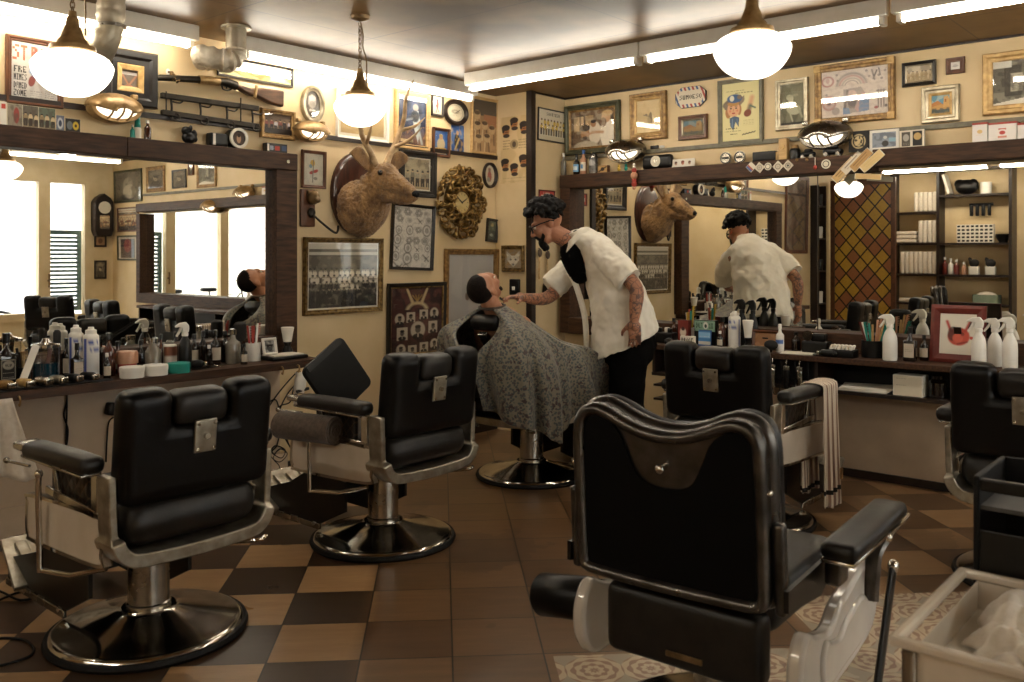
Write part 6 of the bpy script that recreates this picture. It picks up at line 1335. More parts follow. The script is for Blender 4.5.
# ------------------------------------------------------------------ people
def tattoo_skin():
    m, nt, N, L, b = new_mat('tattooed_skin'); g = NG(nt)
    tc = N.new('ShaderNodeTexCoord'); sp = N.new('ShaderNodeSeparateXYZ'); L.new(tc.outputs['Object'], sp.inputs[0])
    base = g.mix(g.noise(tc.outputs['Object'], 14, 4), '#b98466', '#a36f54')
    v = N.new('ShaderNodeTexVoronoi'); v.feature = 'DISTANCE_TO_EDGE'; v.inputs['Scale'].default_value = 26; L.new(tc.outputs['Object'], v.inputs['Vector'])
    n = g.noise(tc.outputs['Object'], 30, 5)
    ink = g.m('MAXIMUM', g.m('LESS_THAN', v.outputs['Distance'], .045), g.m('GREATER_THAN', n, .57))
    ink = g.m('MULTIPLY', ink, g.m('LESS_THAN', g.m('ADD', sp.outputs[2], g.m('MULTIPLY', sp.outputs[1], .75)), 1.905))
    L.new(g.mix(g.m('MULTIPLY', ink, .72), base, '#3d3a3c'), b.inputs['Base Color']); b.inputs['Roughness'].default_value = .45
    b.inputs['Subsurface Weight'].default_value = .08; return m
M['skint'] = tattoo_skin()
def cape_mat():
    m, nt, N, L, b = new_mat('paisley_cape_cloth'); g = NG(nt)
    tc = N.new('ShaderNodeTexCoord')
    wv = N.new('ShaderNodeTexVoronoi'); wv.inputs['Scale'].default_value = 62; wv.inputs['Randomness'].default_value = .9; L.new(tc.outputs['Object'], wv.inputs['Vector'])
    n = g.noise(tc.outputs['Object'], 90, 4); n2 = g.noise(tc.outputs['Object'], 30, 5)
    col = g.mix(n, '#525a57', '#2c3534')
    col = g.mix(g.m('GREATER_THAN', g.m('ADD', wv.outputs['Distance'], g.m('MULTIPLY', n, .4)), .68), col, '#77705f')
    col = g.mix(g.m('LESS_THAN', g.m('ADD', wv.outputs['Distance'], g.m('MULTIPLY', n2, .5)), .42), col, '#57292a')
    col = g.mix(g.m('GREATER_THAN', n2, .60), col, '#3a2725')
    L.new(col, b.inputs['Base Color']); b.inputs['Roughness'].default_value = .5; b.inputs['Sheen Weight'].default_value = .2; return m
M['cape'] = cape_mat()
M['shirt'] = pm('cream_shirt', '#f0eadb', '#e4dcc8', 8, .75, bump=.25, bscale=9, sheen=.1)
M['hair2'] = pm('brown_hair', '#0c0705', '#1c110b', 70, .65, spec=.15, bump=.6, bscale=160)
clouds = bpy.data.textures.new('folds', 'CLOUDS'); clouds.noise_scale = .11; clouds.noise_depth = 2
def folds(o, s, tex=clouds):
    k = o.modifiers.new('folds', 'DISPLACE'); k.texture = tex; k.strength = s; k.mid_level = .5; k.texture_coords = 'LOCAL'
    k2 = o.modifiers.new('sm', 'SMOOTH'); k2.iterations = 2; k2.factor = .5
def limb(mb, pts, rs, n=14, st=4, flat=None):
    P = spl(pts, st); Rr = [max(.003, q.x) for q in spl([(r,0,0) for r in rs], st)]
    mb.tube(P, Rr, n, flat=flat); mb.ell(P[0], (rs[0]*.98,)*3, 12, 8); mb.ell(P[-1], (rs[-1]*.98,)*3, 12, 8); return mb
def head_mesh(mb, T):
    def e(c, r, rot=None):
        q = MB(); q.ell(c, r, 18, 12, rot); mb.add([T @ Vector(p) for p in q.v], q.f)
    def tb(pts, rs):
        q = MB(); limb(q, pts, rs, 10, 3); mb.add([T @ Vector(p) for p in q.v], q.f)
    e((0,-.015,.035),(.076,.096,.088)); e((0,.035,-.02),(.064,.068,.085)); e((0,.04,-.075),(.052,.052,.045)); e((0,.078,-.105),(.025,.022,.02))
    e((0,.082,.035),(.056,.022,.014)); tb([(0,.098,.02),(0,.110,-.005),(0,.122,-.028)],[.009,.011,.014]); e((-.012,.110,-.033),(.010,.012,.009)); e((.012,.110,-.033),(.010,.012,.009))
    e((0,.100,-.058),(.024,.010,.007)); e((0,.098,-.069),(.021,.010,.007))
    for s in (-1,1):
        e((s*.046,.068,-.015),(.022,.025,.02)); e((s*.079,-.012,-.002),(.010,.024,.034),(0,0,s*.35)); e((s*.083,-.022,.008),(.008,.018,.022))
    return mb
def eyes(T, par, lid=False):
    for s in (-1,1):
        o = MB().ell(T @ Vector((s*.031,.087,.012)), (.012,.012,.012), 12, 8).build('eye', M['card'], par, smooth=180)
        MB().ell(T @ Vector((s*.031,.0965,.010)), (.006,.004,.006), 10, 6).build('iris', M['hair'], o, smooth=180)
def hand(mb, wrist, fwd, palm, side, L=.185, curl=.35, spread=.16):
    """palm and five fingers; fwd = finger direction, palm = way the palm faces, side = thumb side"""
    f, p_, s_ = Vector(fwd).normalized(), Vector(palm).normalized(), Vector(side).normalized(); w0 = Vector(wrist); k = L/.185
    q = MB().rbox((0,0,0),(.078*k,.030*k,.092*k),.014*k)
    Mx = Matrix((s_, -p_, f)).transposed().to_4x4(); Mx.translation = w0+f*.052*k
    mb.add(q.v, q.f, Mx)
    limb(mb, [w0-f*.03*k, w0, w0+f*.03*k], [.026*k,.027*k,.032*k], 12, 3, flat=None)
    for i, (off, ln) in enumerate(((.030,.072),(.010,.080),(-.010,.075),(-.029,.058))):
        base = w0+f*.088*k+s_*off*k; d = (f+s_*(1.5-i)*spread*.3).normalized(); pts = [base-f*.02*k]; a = base; ang = curl*.5
        pts.append(a)
        for seg in (.44,.32,.24):
            dd = (d*math.cos(ang)+p_*math.sin(ang)); a = a+dd*ln*seg*k; pts.append(a); ang += curl
        limb(mb, pts, [.0095*k,.0095*k,.009*k,.008*k,.0065*k], 8, 3)
    tb = w0+f*.02*k+s_*.030*k
    limb(mb, [tb, tb+(s_*.6+f*.7+p_*.3).normalized()*.038*k, tb+(s_*.55+f*.8+p_*.5).normalized()*.070*k, tb+(s_*.40+f*.9+p_*.6).normalized()*.092*k], [.015*k,.0125*k,.011*k,.008*k], 9, 3)

# ---- the barber (origin between his feet, +y is the way he faces)
ang = math.atan2(.76, -.65)-PI/2
bb = thing('person', 'bearded man in glasses and a cream short sleeved shirt leaning over the caped man', 'person', (5.0, 3.25, 0), ang)
TH = Matrix.Translation((0,.545,1.645)) @ Matrix.Rotation(R(-24),4,'X')
b_ = MB(); head_mesh(b_, TH)
limb(b_, [(0,.36,1.50),(0,.43,1.55),(0,.50,1.59)], [.068,.062,.058])
limb(b_, [(0,.04,.98),(0,.07,1.12),(0,.14,1.28),(0,.24,1.40),(0,.33,1.50)], [.10,.105,.105,.095,.07], 18)
for s in (-1,1): b_.ell((s*.11,.24,1.42),(.05,.05,.05),14,10)
for s in (-1,1):
    limb(b_, [(s*.09,.03,.93),(s*.105,.04,.52),(s*.11,.0,.10)], [.075,.062,.045], 14); limb(b_, [(s*.11,-.03,.06),(s*.12,.10,.045),(s*.125,.19,.035)], [.045,.042,.034], 12)
# left arm hangs, right arm reaches to the customer
limb(b_, [(-.16,.18,1.43),(-.23,.09,1.34),(-.285,.005,1.235),(-.300,.008,1.13),(-.305,.018,1.035)], [.055,.053,.047,.043,.029])
hand(b_, (-.305,.018,1.03), (0,-.06,-1), (1,.25,0), (.1,1,0), .19, .28)
limb(b_, [(.15,.27,1.42),(.16,.42,1.27),(.10,.53,1.165),(-.03,.62,1.155),(-.13,.70,1.17)], [.060,.054,.045,.040,.029])
hand(b_, (-.135,.705,1.172), (-.45,.85,.04), (-.3,-.2,-1), (-.85,-.45,.1), .185, .42)
b_.build('body', M['skint'], bb, remesh=.0058, smo=2)
# clothes
sh_ = MB(); n = 28
def ring_(zc, yc, rx, ry, tilt=0, xo=0): return [(rx*math.cos(2*PI*k/n)+xo, yc+ry*math.sin(2*PI*k/n), zc-tilt*ry*math.sin(2*PI*k/n)) for k in range(n)]
sh_.loft([ring_(.855,.045,.255,.225,.46), ring_(.95,.048,.250,.215,.40), ring_(1.10,.070,.235,.190,.25), ring_(1.25,.11,.228,.165,.30), ring_(1.38,.165,.215,.140,.40), ring_(1.48,.225,.195,.112,.45), ring_(1.545,.285,.150,.088,.45), ring_(1.585,.335,.090,.072,.4), ring_(1.605,.355,.080,.066,.4)])
def sleeve(pts, rs):
    P = spl(pts, 5); Rr = [q.x for q in spl([(r,0,0) for r in rs], 5)]; sh_.tube(P, Rr, 22); sh_.ell(P[0], (rs[0],)*3, 14, 10)
sleeve([(-.135,.215,1.475),(-.215,.13,1.385),(-.272,.045,1.285)], [.080,.090,.096])
sleeve([(.13,.26,1.465),(.165,.40,1.33),(.135,.52,1.22)], [.080,.090,.094])
so = sh_.build('shirt', M['shirt'], bb, remesh=.008, smo=2); folds(so, .045)
for s in (-1,1):
    c_ = MB().loft([[(s*.02,.435,1.500),(s*.075,.41,1.545),(s*.092,.345,1.60),(s*.06,.275,1.635)],[(s*.055,.445,1.43),(s*.115,.40,1.49),(s*.118,.33,1.565),(s*.075,.265,1.60)]], False, False)
    c_.build('collar', M['shirt'], bb, smooth=180, solid=.008, sub=2)
tb_ = MB(); limb(tb_, [(0,.335,1.535),(0,.375,1.46),(0,.335,1.32)], [.080,.092,.07], 18); tb_.build('undershirt', M['trous'], bb, smooth=180)
pk = MB(); pk.tube(spl([(-.005,.445,1.44),(-.01,.40,1.34),(-.012,.345,1.20),(-.012,.30,1.02),(-.01,.29,.80)],6), .012, 8, flat=(1.6,.6)); pk.build('placket', M['shirt'], bb, smooth=180)
tr = MB()
tr.loft([ring_(1.0,.03,.20,.17), ring_(.86,.02,.215,.19), ring_(.74,.03,.20,.17)])
for s in (-1,1): limb(tr, [(s*.10,.02,.86),(s*.112,.04,.60),(s*.12,.035,.34),(s*.122,.03,.10)], [.125,.118,.108,.098], 18)
to = tr.build('trousers', M['trous'], bb, remesh=.011, smo=3); folds(to, .025)
for s in (-1,1): MB().rbox((s*.122,.075,.045),(.10,.29,.09),.04,fn=lambda v:(v.x,v.y,v.z*(1-.9*max(0,v.y)))).build('shoe', M['black'], bb, smooth=180)
def on_head(q, T): return [tuple(T @ Vector(p)) for p in q.v]
hr = MB(); rh_ = random.Random(5)
for k in range(430):
    th, ph = rh_.uniform(0,2*PI), math.acos(rh_.uniform(-.25,1)); d = Vector((math.sin(ph)*math.cos(th), math.sin(ph)*math.sin(th), math.cos(ph)))
    if d.y > .60 and d.z < .45: continue
    low = d.z < .22
    if low and d.y > -.12 and (d.z < .03 or d.y > .32): continue
    rr = .004 if low else (.028+.024*max(0,d.z)+.02*max(0,d.y))
    c_ = Vector((d.x*.076, -.015+d.y*.096, .038+d.z*.088))+d*rr*rh_.uniform(.6,1.15)
    s_ = .011 if low else rh_.uniform(.014,.022); hr.ell(c_, (s_, s_*rh_.uniform(.7,1.3), s_), 7, 5)
hr.v = on_head(hr, TH); hr.build('hair', M['hair'], bb, smooth=180, remesh=.0062)
bd = MB()
for k in range(200):
    u = rh_.uniform(-.74,.74); w = rh_.random(); a_ = u*1.5
    c_ = Vector((math.sin(a_)*.068, .022+math.cos(a_)*.072, -.082-.035*w*(1-.7*abs(u))+.075*abs(u)**2.2)); r_ = .011-.004*abs(u); bd.ell(c_, (r_,r_,r_*1.1), 7, 5)
for k in range(60): u = rh_.uniform(-1,1); bd.ell((u*.034,.108-.016*u*u,-.046-.024*u*u),(.010,.010,.009),7,5)
for k in range(120): w = rh_.random(); bd.ell((rh_.uniform(-.034,.034)*(1-.55*w),.088-.012*w+rh_.uniform(-.018,.014),-.085-.058*w),(.013,.013,.015),7,5)
bd.v = on_head(bd, TH); bd.build('beard', M['hair'], bb, smooth=180, remesh=.0055)
eyes(TH, bb)
gl = MB()
for s in (-1,1):
    gl.tube([(s*.034+.027*math.cos(a), .115-.006*abs(math.cos(a)), .010+.024*math.sin(a)) for a in [2*PI*k/20 for k in range(20)]], .0052, 6, closed=True)
    gl.tube([(s*.061,.108,.02),(s*.080,.05,.022),(s*.086,-.02,.016),(s*.088,-.045,.004)], .0048, 6)
gl.tube([(-.008,.118,.018),(.008,.118,.018)], .0035, 6); gl.v = on_head(gl, TH); gl.build('glasses', M['plast'], bb, smooth=60)
em = Pic(36,36,'#d5cdba').text('SHAVE',.12,.12,.76,.26,'#3a362e').ell(.5,.6,.2,.18,'#5a5448').ell(.5,.6,.1,.09,'#d5cdba').lines(.2,.84,.8,.9,1,'#3a362e')

# ---- the customer
cu = thing('person', 'man lying back with his eyes to the ceiling under a patterned cape, being shaved', 'person', (4.56, 3.73, 0), R(-86))
TC = Matrix.Translation((0,-.495,1.232)) @ Matrix.Rotation(R(52),4,'X')
c_ = MB(); head_mesh(c_, TC)
limb(c_, [(0,-.46,1.17),(0,-.41,1.11),(0,-.33,1.03)], [.058,.060,.075])
limb(c_, [(0,-.31,1.0),(0,-.20,.88),(0,-.06,.75),(0,.04,.69)], [.13,.15,.145,.14], 18)
for s in (-1,1):
    c_.ell((s*.15,-.32,1.0),(.07,.07,.07),12,8)
    limb(c_, [(s*.16,-.32,1.0),(s*.25,-.20,.87),(s*.32,-.10,.815)], [.058,.050,.042]); limb(c_, [(s*.32,-.10,.815),(s*.33,.03,.805),(s*.33,.13,.80)], [.042,.036,.027])
    hand(c_, (s*.33,.13,.80), (0,1,-.05), (0,0,-1), (-s,0,0), .185, .25)
    limb(c_, [(s*.10,.05,.69),(s*.13,.28,.69),(s*.14,.50,.67)], [.10,.085,.062]); limb(c_, [(s*.14,.50,.67),(s*.14,.58,.45),(s*.14,.63,.27)], [.060,.052,.040])
    limb(c_, [(s*.14,.62,.265),(s*.145,.70,.265),(s*.15,.79,.285)], [.042,.040,.032], 12)
c_.build('body', M['skin'], cu, remesh=.007, smo=2)
tr2 = MB()
for s in (-1,1): limb(tr2, [(s*.10,.04,.69),(s*.13,.28,.69),(s*.14,.50,.675)], [.118,.10,.078]); limb(tr2, [(s*.14,.50,.675),(s*.14,.58,.46),(s*.14,.625,.30)], [.078,.07,.06])
tr2.build('trousers', M['trous'], cu, remesh=.012, smo=2)
for s in (-1,1): MB().rbox((s*.145,.70,.265),(.098,.27,.10),.042,(R(8),0,0)).build('shoe', M['black'], cu, smooth=180)
h2 = MB()
q = MB().ell((0,-.02,.04),(.081,.097,.091),26,18); vs = q.v
keep = MB(); keep.ell((0,-.018,.040),(.0805,.097,.0915),28,20)
keep.v = [(x, y, z) if (z > .066 + max(0,y+.03)*.9 or (y < -.03 and z > -.035 - y*.1)) else (x*.80, y*.80-.003, (z-.04)*.80+.04) for x,y,z in keep.v]
keep.v = on_head(keep, TC); keep.build('hair', M['hair2'], cu, smooth=180)
eyes(TC, cu)
bd2 = MB()
for k in range(60): u = rh_.uniform(-1,1); bd2.ell((math.sin(u*1.3)*.056,.035+math.cos(u*1.3)*.052,-.09+.045*u*u-.02*rh_.random()),(.010,.010,.010),6,5)
bd2.v = on_head(bd2, TC); bd2.build('beard', M['hair2'], cu, smooth=180, remesh=.006)
# cape: spokes from the neck to the hem
half = {0:[(0,-.365,1.135),(0,-.22,1.05),(0,-.02,.91),(0,.24,.835),(0,.50,.785),(0,.655,.70),(0,.69,.52)],
 30:[(.04,-.37,1.135),(.13,-.24,1.04),(.22,-.02,.90),(.27,.24,.83),(.28,.46,.77),(.31,.58,.64),(.32,.60,.49)],
 60:[(.07,-.39,1.135),(.17,-.30,1.05),(.30,-.10,.90),(.375,.08,.845),(.405,.22,.72),(.41,.28,.58),(.41,.30,.50)],
 90:[(.08,-.42,1.13),(.18,-.36,1.06),(.32,-.22,.92),(.40,-.12,.835),(.425,-.08,.68),(.43,-.05,.56),(.43,-.03,.47)],
 122:[(.07,-.45,1.125),(.18,-.42,1.06),(.31,-.39,.96),(.385,-.36,.80),(.40,-.32,.60),(.38,-.29,.46),(.36,-.27,.31)],
 150:[(.05,-.475,1.12),(.16,-.50,1.06),(.28,-.57,.98),(.345,-.57,.85),(.35,-.53,.68),(.34,-.49,.55),(.33,-.46,.42)],
 172:[(.03,-.475,1.118),(.115,-.50,1.055),(.145,-.59,.965),(.09,-.68,.86),(.07,-.67,.72),(.075,-.63,.60),(.08,-.60,.50)]}
ks = sorted(half); lx = lambda k, j: 1 if k < 100 else (.85 if k < 160 else .25)
ctl = [[(-x*(lx(k,j) if j > 2 else 1), y, z) for j, (x, y, z) in enumerate(half[k])] for k in ks[::-1][:-1]]+[half[k] for k in ks]
cols_ = [spl(r, 6) for r in ctl]; m_ = len(cols_[0]); nA = len(cols_); rows = []
for j in range(m_): rows.append(spl([cols_[i][j] for i in range(nA)], 11))
nb = len(rows[0]); vs = []
for j in range(m_):
    u = j/(m_-1)
    for i in range(nb):
        p = rows[j][i].copy(); a_ = i/(nb-1)*2*PI; amp = .055*max(0, u-.2)/.8
        d = Vector((p.x, p.y+.15, 0)); d = d.normalized() if d.length > 1e-6 else d
        p += d*amp*(math.sin(a_*11+.8*math.sin(a_*3))+.5*math.sin(a_*23+1)); p.z += .020*u*u*math.sin(a_*7+1)
        vs.append(tuple(p))
cpm = MB(); cpm.add(vs, [(j*nb+i, j*nb+i+1, (j+1)*nb+i+1, (j+1)*nb+i) for j in range(m_-1) for i in range(nb-1)])
cp_ = cpm.build('cape', M['cape'], cu, smooth=180, solid=.006, sub=1)
nk = MB(); nk.tube([Vector((.082*math.cos(a), -.425+.075*math.sin(a), 1.125+.012*math.sin(a))) for a in [2*PI*k/24 for k in range(24)]], .009, 8, closed=True); nk.build('neck_band', M['btowel'], cu, smooth=180)
rz = thing('straight_razor', 'open steel razor held in the barber hand', 'razor', (4.33, 3.775, 1.163), R(30))
MB().box((0,0,.0),(.07,.002,.016)).build('blade', M['chrome'], rz, smooth=0); MB().box((-.075,0,.004),(.08,.008,.013),(0,R(12),0)).build('scales', M['plast'], rz, bev=.003)
# ------------------------------------------------------------------ towels, boards, cords
def stripe_mat():
    m, nt, N, L, b = new_mat('striped_towel_cloth'); g = NG(nt); tc = N.new('ShaderNodeTexCoord'); sp = N.new('ShaderNodeSeparateXYZ'); L.new(tc.outputs['Object'], sp.inputs[0])
    st = g.m('FRACT', g.m('MULTIPLY', sp.outputs[0], 42.0)); col = g.mix(g.m('GREATER_THAN', st, .72), '#cfc1ad', '#8a6f60')
    col = g.mix(g.m('LESS_THAN', g.m('ABSOLUTE', g.m('SUBTRACT', sp.outputs[2], -.575)), .012), col, '#15110f')
    L.new(col, b.inputs['Base Color']); b.inputs['Roughness'].default_value = .9; return m
M['stripe'] = stripe_mat()
t = thing('striped_towel', 'long pale striped towel hanging from the arm of a black barber chair', 'towel', (4.74, 1.885, .772), R(4))
q = MB(); nx, nz = 26, 22; vs = []
for side in (1,-1):
    for i in range(nx+1):
        for j in range(nz+1):
            u = i/nx-.5; v = j/nz; fl = (.25+.75*v); wd = .235
            vs.append((u*wd, side*(-.062-.018*math.sin(u*22+1)*fl-.012*math.sin(u*41)*fl) - .01*v, (-.66 if side > 0 else -.60)*v+.008*math.sin(u*12)*v))
fs = []; o_ = (nx+1)*(nz+1)
for s in (0,1):
    for i in range(nx):
        for j in range(nz): a = s*o_+i*(nz+1)+j; fs.append((a, a+nz+1, a+nz+2, a+1))
for i in range(nx): a = i*(nz+1); fs.append((a, o_+a, o_+a+nz+1, a+nz+1))
q.add(vs, fs).build('towel_cloth', M['stripe'], t, smooth=180, solid=.008, sub=1)
MB().box((.082,-.095,-.50),(.03,.006,.06)).build('sewn_label', M['gold'], t, smooth=0)
t = thing('towel_roll', 'rolled brown towel tucked under the left arm of a black barber chair', 'towel', (2.68, 3.60, .605), R(12))
pts = []; rings = []
for k in range(46):
    a = k*.42; r = .010+.0014*k; pts.append((r*math.cos(a), r*math.sin(a)))
prof = pts[:]; MB().loft([[(x*(1+.04*math.sin(7*y_)), y_, z) for x, z in ellp(.074,.068,26)] for y_ in (-.17,-.165,-.1,.0,.1,.165,.17)]).build('roll', M['btowel'], t, smooth=60)
q = MB(); q.loft([[(x, y_, z) for x, z in prof] for y_ in (-.176,-.13)], False, False); q.build('spiral_end', M['btowel'], t, smooth=180, solid=.006)
t = thing('booster_board', 'black padded board standing tilted on the seat of a barber chair by the left wall', 'board', (3.02, 3.80, .797), 0)
t.rotation_euler = (R(-16), R(-30), R(6))
MB().prism(rrect(.32,.32,.035), -.014, .014).build('board', M['rubber'], t, bev=.006, smooth=30)
MB().prism(rrect(.27,.035,.012,cz=.145), -.020, -.008).build('edge_strip', M['plast'], t, smooth=30)
def cord(label, pts, r=.0045, mat='rubber', name='power_cord', grp='power cords'):
    c = Vector(pts[0]); t = thing(name, label, 'cord', c, 0, grp); MB().tube(spl([Vector(p)-c for p in pts], 7), r, 7).build('cable', M[mat], t, smooth=180); return t
def wp_(px, py, y=4.918): p = onY(px, py, y); return (p.x, y, p.z)
cord('twisted pair of black cords hanging under the left worktop behind the armrest', [wp_(66,385),wp_(67,400),wp_(64,415),wp_(68,430),wp_(66,445),wp_(67,400),wp_(65,386)])
ad = thing('wall_adaptor', 'black plug adaptor on the panel under the left worktop', 'adaptor', wp_(114,409,4.90), 0); MB().rbox((0,0,0),(.085,.06,.07),.012,(0,R(12),0)).rbox((.05,-.01,-.035),(.05,.04,.03),.01,(0,R(-20),0)).build('body', M['plast'], ad)
cord('short black cord dropping from the plug adaptor', [wp_(116,416,4.90),wp_(109,422),wp_(107,440),wp_(106,462)])
cord('tangle of black cords bunched under the right end of the left worktop', [wp_(297,372),wp_(285,385),wp_(272,402),wp_(263,418),wp_(258,430),wp_(262,410),wp_(276,400),wp_(280,425),wp_(277,445),wp_(272,452),wp_(281,458),wp_(285,450),wp_(275,446),wp_(270,455),wp_(279,462),wp_(287,454),wp_(280,449),wp_(273,458),wp_(279,466),wp_(277,474),wp_(268,480),wp_(258,484)])
cord('black cord looping beside the tangle near the towel roll', [wp_(303,373),wp_(294,388),wp_(290,402),wp_(279,408),wp_(284,430),wp_(290,447),wp_(296,455),wp_(286,440),wp_(278,420),wp_(285,398),wp_(299,380)])
t = thing('hanging_dryer', 'white hand dryer hanging from a hook at the end of the left worktop', 'dryer', onY(298,372,4.56), 0)
MB().tube(spl([(0,-.02,0),(0,-.025,-.05),(-.01,-.025,-.12),(-.015,-.025,-.19)],5), [.028]*4+[.036]*6+[.030]*6, 16).build('body', M['white'], t); MB().tube([(0,-.02,.0),(0,-.014,.02),(0,-.005,-.005)], .005, 8).build('loop', M['rubber'], t); MB().tube([(-.045,-.05,-.11),(.04,-.05,-.10)], .010, 8).build('switch_band', M['plast'], t)
fz = lambda px, py: onZ(px, py, .006)
cord('black cord coiled on the floor at the bottom left corner', [fz(-10,668),fz(14,662),fz(31,655),fz(33,647),fz(24,640),fz(5,638),fz(-12,640)], .005)
cord('loose black cord on the floor left of the nearest footrest', [fz(-10,606),fz(4,598),fz(22,592),fz(38,596),fz(20,600),fz(4,593),fz(-8,588)], .005)
t = thing('white_towel', 'white towel hanging below the left worktop at the left edge of the photo', 'towel', (*onY(2,400,4.549).xy, .772), 0)
q = MB(); vs = []
for i in range(15):
    for j in range(15):
        u, v = i/14-.5, j/14; vs.append((u*(.08+.10*v)+.05*v*(u+.5), -.012-.02*math.sin(u*14)*v-.05*v*v, -.40*v*(1-.25*abs(u-.3))))
q.add(vs, [(i*15+j,(i+1)*15+j,(i+1)*15+j+1,i*15+j+1) for i in range(14) for j in range(14)]); q.build('cloth', M['towel'], t, smooth=180, solid=.008)

# ------------------------------------------------------------------ trolley at the lower right
t = thing('trolley', 'tool trolley with a white wire framed tray and black box, nearest the right edge', 'trolley', (2.2, .31, 0), 0)
x0, x1, y0, y1, zt = 1.80-2.2, 2.31-2.2, .04-.31, .555-.31, .70
def rim(z, r, m, name): MB().tube([(x0,y0,z),(x1,y0,z),(x1,y1,z),(x0,y1,z)], r, 10, closed=True).build(name, M[m], t, smooth=60)
MB().ring([(x0,y0),(x1,y0),(x1,y1),(x0,y1)], [(x0+.02,y0+.02),(x1-.02,y0+.02),(x1-.02,y1-.02),(x0+.02,y1-.02)], -.010, .010, Matrix.Translation((0,0,zt)) @ Matrix.Rotation(PI/2,4,'X')).build('tray_rim', M['enamel'], t, smooth=0, bev=.005)
MB().b2((x0+.018,y0+.018,zt-.085),(x1-.018,y1-.018,zt-.075)).build('tray_bottom', M['whitep'], t, smooth=0)
for a,b in (((x0+.018,y0+.018),(x1-.018,y0+.020)),((x0+.018,y1-.020),(x1-.018,y1-.018)),((x0+.018,y0+.018),(x0+.020,y1-.018)),((x1-.020,y0+.018),(x1-.018,y1-.018))): MB().b2((*a,zt-.085),(*b,zt-.01)).build('tray_wall', M['enamel'], t, smooth=0)
for x,y in ((x0+.012,y0+.012),(x0+.012,y1-.012),(x1+.24,y0+.012),(x1+.24,y1-.012)): MB().cyl((x,y,.07),(x,y,zt-.012),.014,n=12).build('post', M['chromeb'], t); MB().cyl((x-.012,y,.03),(x+.012,y,.03),.03,n=18).cyl((x,y,.03),(x,y,.075),.010,n=8).build('castor', M['rubber'], t)
MB().tube([(x0+.012,y0,zt-.16),(x0+.012,y1,zt-.16)], .010, 8).build('cross_bar', M['chromeb'], t); MB().b2((x0,y0,.16),(x1+.25,y1,.175)).build('bottom_tray', M['enamel'], t, smooth=0, bev=.004)
bx0, bx1, bz = x1+.02, x1+.30, .925
MB().b2((bx0,y1-.014,.56),(bx1,y1,bz)).build('box_side', M['rubber'], t, smooth=0, bev=.004); MB().b2((bx0,y0,.56),(bx1,y0+.014,bz)).build('box_side', M['rubber'], t, smooth=0, bev=.004)
MB().b2((bx1-.014,y0+.014,.56),(bx1,y1-.014,bz)).build('box_back', M['rubber'], t, smooth=0); MB().b2((bx0,y0+.014,.56),(bx0+.012,y1-.014,.80)).build('drawer_front', M['plast'], t, smooth=0, bev=.003)
MB().b2((bx0,y0+.014,bz-.035),(bx0+.018,y1-.014,bz-.005)).build('front_bar', M['plast'], t, smooth=0, bev=.004); MB().b2((bx0+.012,y0+.014,.845),(bx1-.014,y1-.014,.855)).build('top_shelf', M['shelfgrey'], t, smooth=0); MB().b2((bx0-.012,y0+.15,.69),(bx0,y1-.15,.705)).build('drawer_pull', M['plast'], t, smooth=0)
for k,(x,y,s,lab) in enumerate(((2.16,.40,.13,'crumpled white towel at the back of the trolley tray'),(1.94,.36,.11,'crumpled white towel at the front of the trolley tray by the right edge'))):
    t = thing('crumpled_towel', lab, 'towel', (x, y, zt-.0745), R(30*k), 'towels in the trolley tray')
    q = MB(); rt = random.Random(k+5); w_ = [(rt.uniform(0,6.28), rt.uniform(9,26), rt.uniform(0,6.28), rt.uniform(.5,1)) for _ in range(6)]; vs = []
    for i in range(37):
        for j in range(37):
            u, v = (i/36-.5)*2, (j/36-.5)*2; r = math.hypot(u,v); z = 0
            for a, f_, ph, am in w_: z += am*abs(math.sin((u*math.cos(a)+v*math.sin(a))*f_*.22+ph+.8*math.sin(v*3+ph)))
            ed = max(0, 1-max(abs(u),abs(v))**3)
            vs.append((u*s*(1+.12*math.sin(5*v+k)), v*s*.75*(1+.15*math.sin(4*u)), .006+ed*(.012+.020*z)))
    q.add(vs, [(i*37+j,(i+1)*37+j,(i+1)*37+j+1,i*37+j+1) for i in range(36) for j in range(36)])
    q.build('cloth', M['towel'], t, smooth=180, solid=.007)

# ------------------------------------------------------------------ the back of the room (seen in the mirrors)
t = thing('shelf_unit', 'tall dark open shelf unit against the back wall seen in the right mirror', 'shelf', (XB+.001, 3.75, 0), PI/2)
for x in (-.83,.135,.80): MB().b2((x-.02,-.32,0),(x+.02,0,2.72)).build('upright', M['dkwood2'], t, smooth=0)
zsL, zsR = (.35,.70,1.13,1.60,2.07,2.70), (.35,.70,1.13,1.60,2.31,2.70)
for z in zsL: MB().b2((-.81 if 0 else .155,-.32,z-.015),(.78,0,z+.015)).build('shelf_board', M['dkwood2'], t, smooth=0)
for z in zsR: MB().b2((-.81,-.32,z-.015),(.115,0,z+.015)).build('shelf_board', M['dkwood2'], t, smooth=0)
MB().b2((-.81,-.012,0),(.78,0,2.7)).build('back_panel', M['wall'], t, smooth=0)
# local x of the unit = +y of the room
xs_ = XB+.17
def tw(y, z, flat=False, lab='', h=.26):
    o = MB()
    if flat: o.rbox((0,0,.03),(.24,.32,.058),.025)
    else: o.rbox((0,0,h/2),(.24,.062,h),.026)
    o = o.build('folded_towel', M['towel'], None, (xs_, y, z), smooth=180); tag(o, lab, 'towel', 'white towels on the shelf unit'); return o
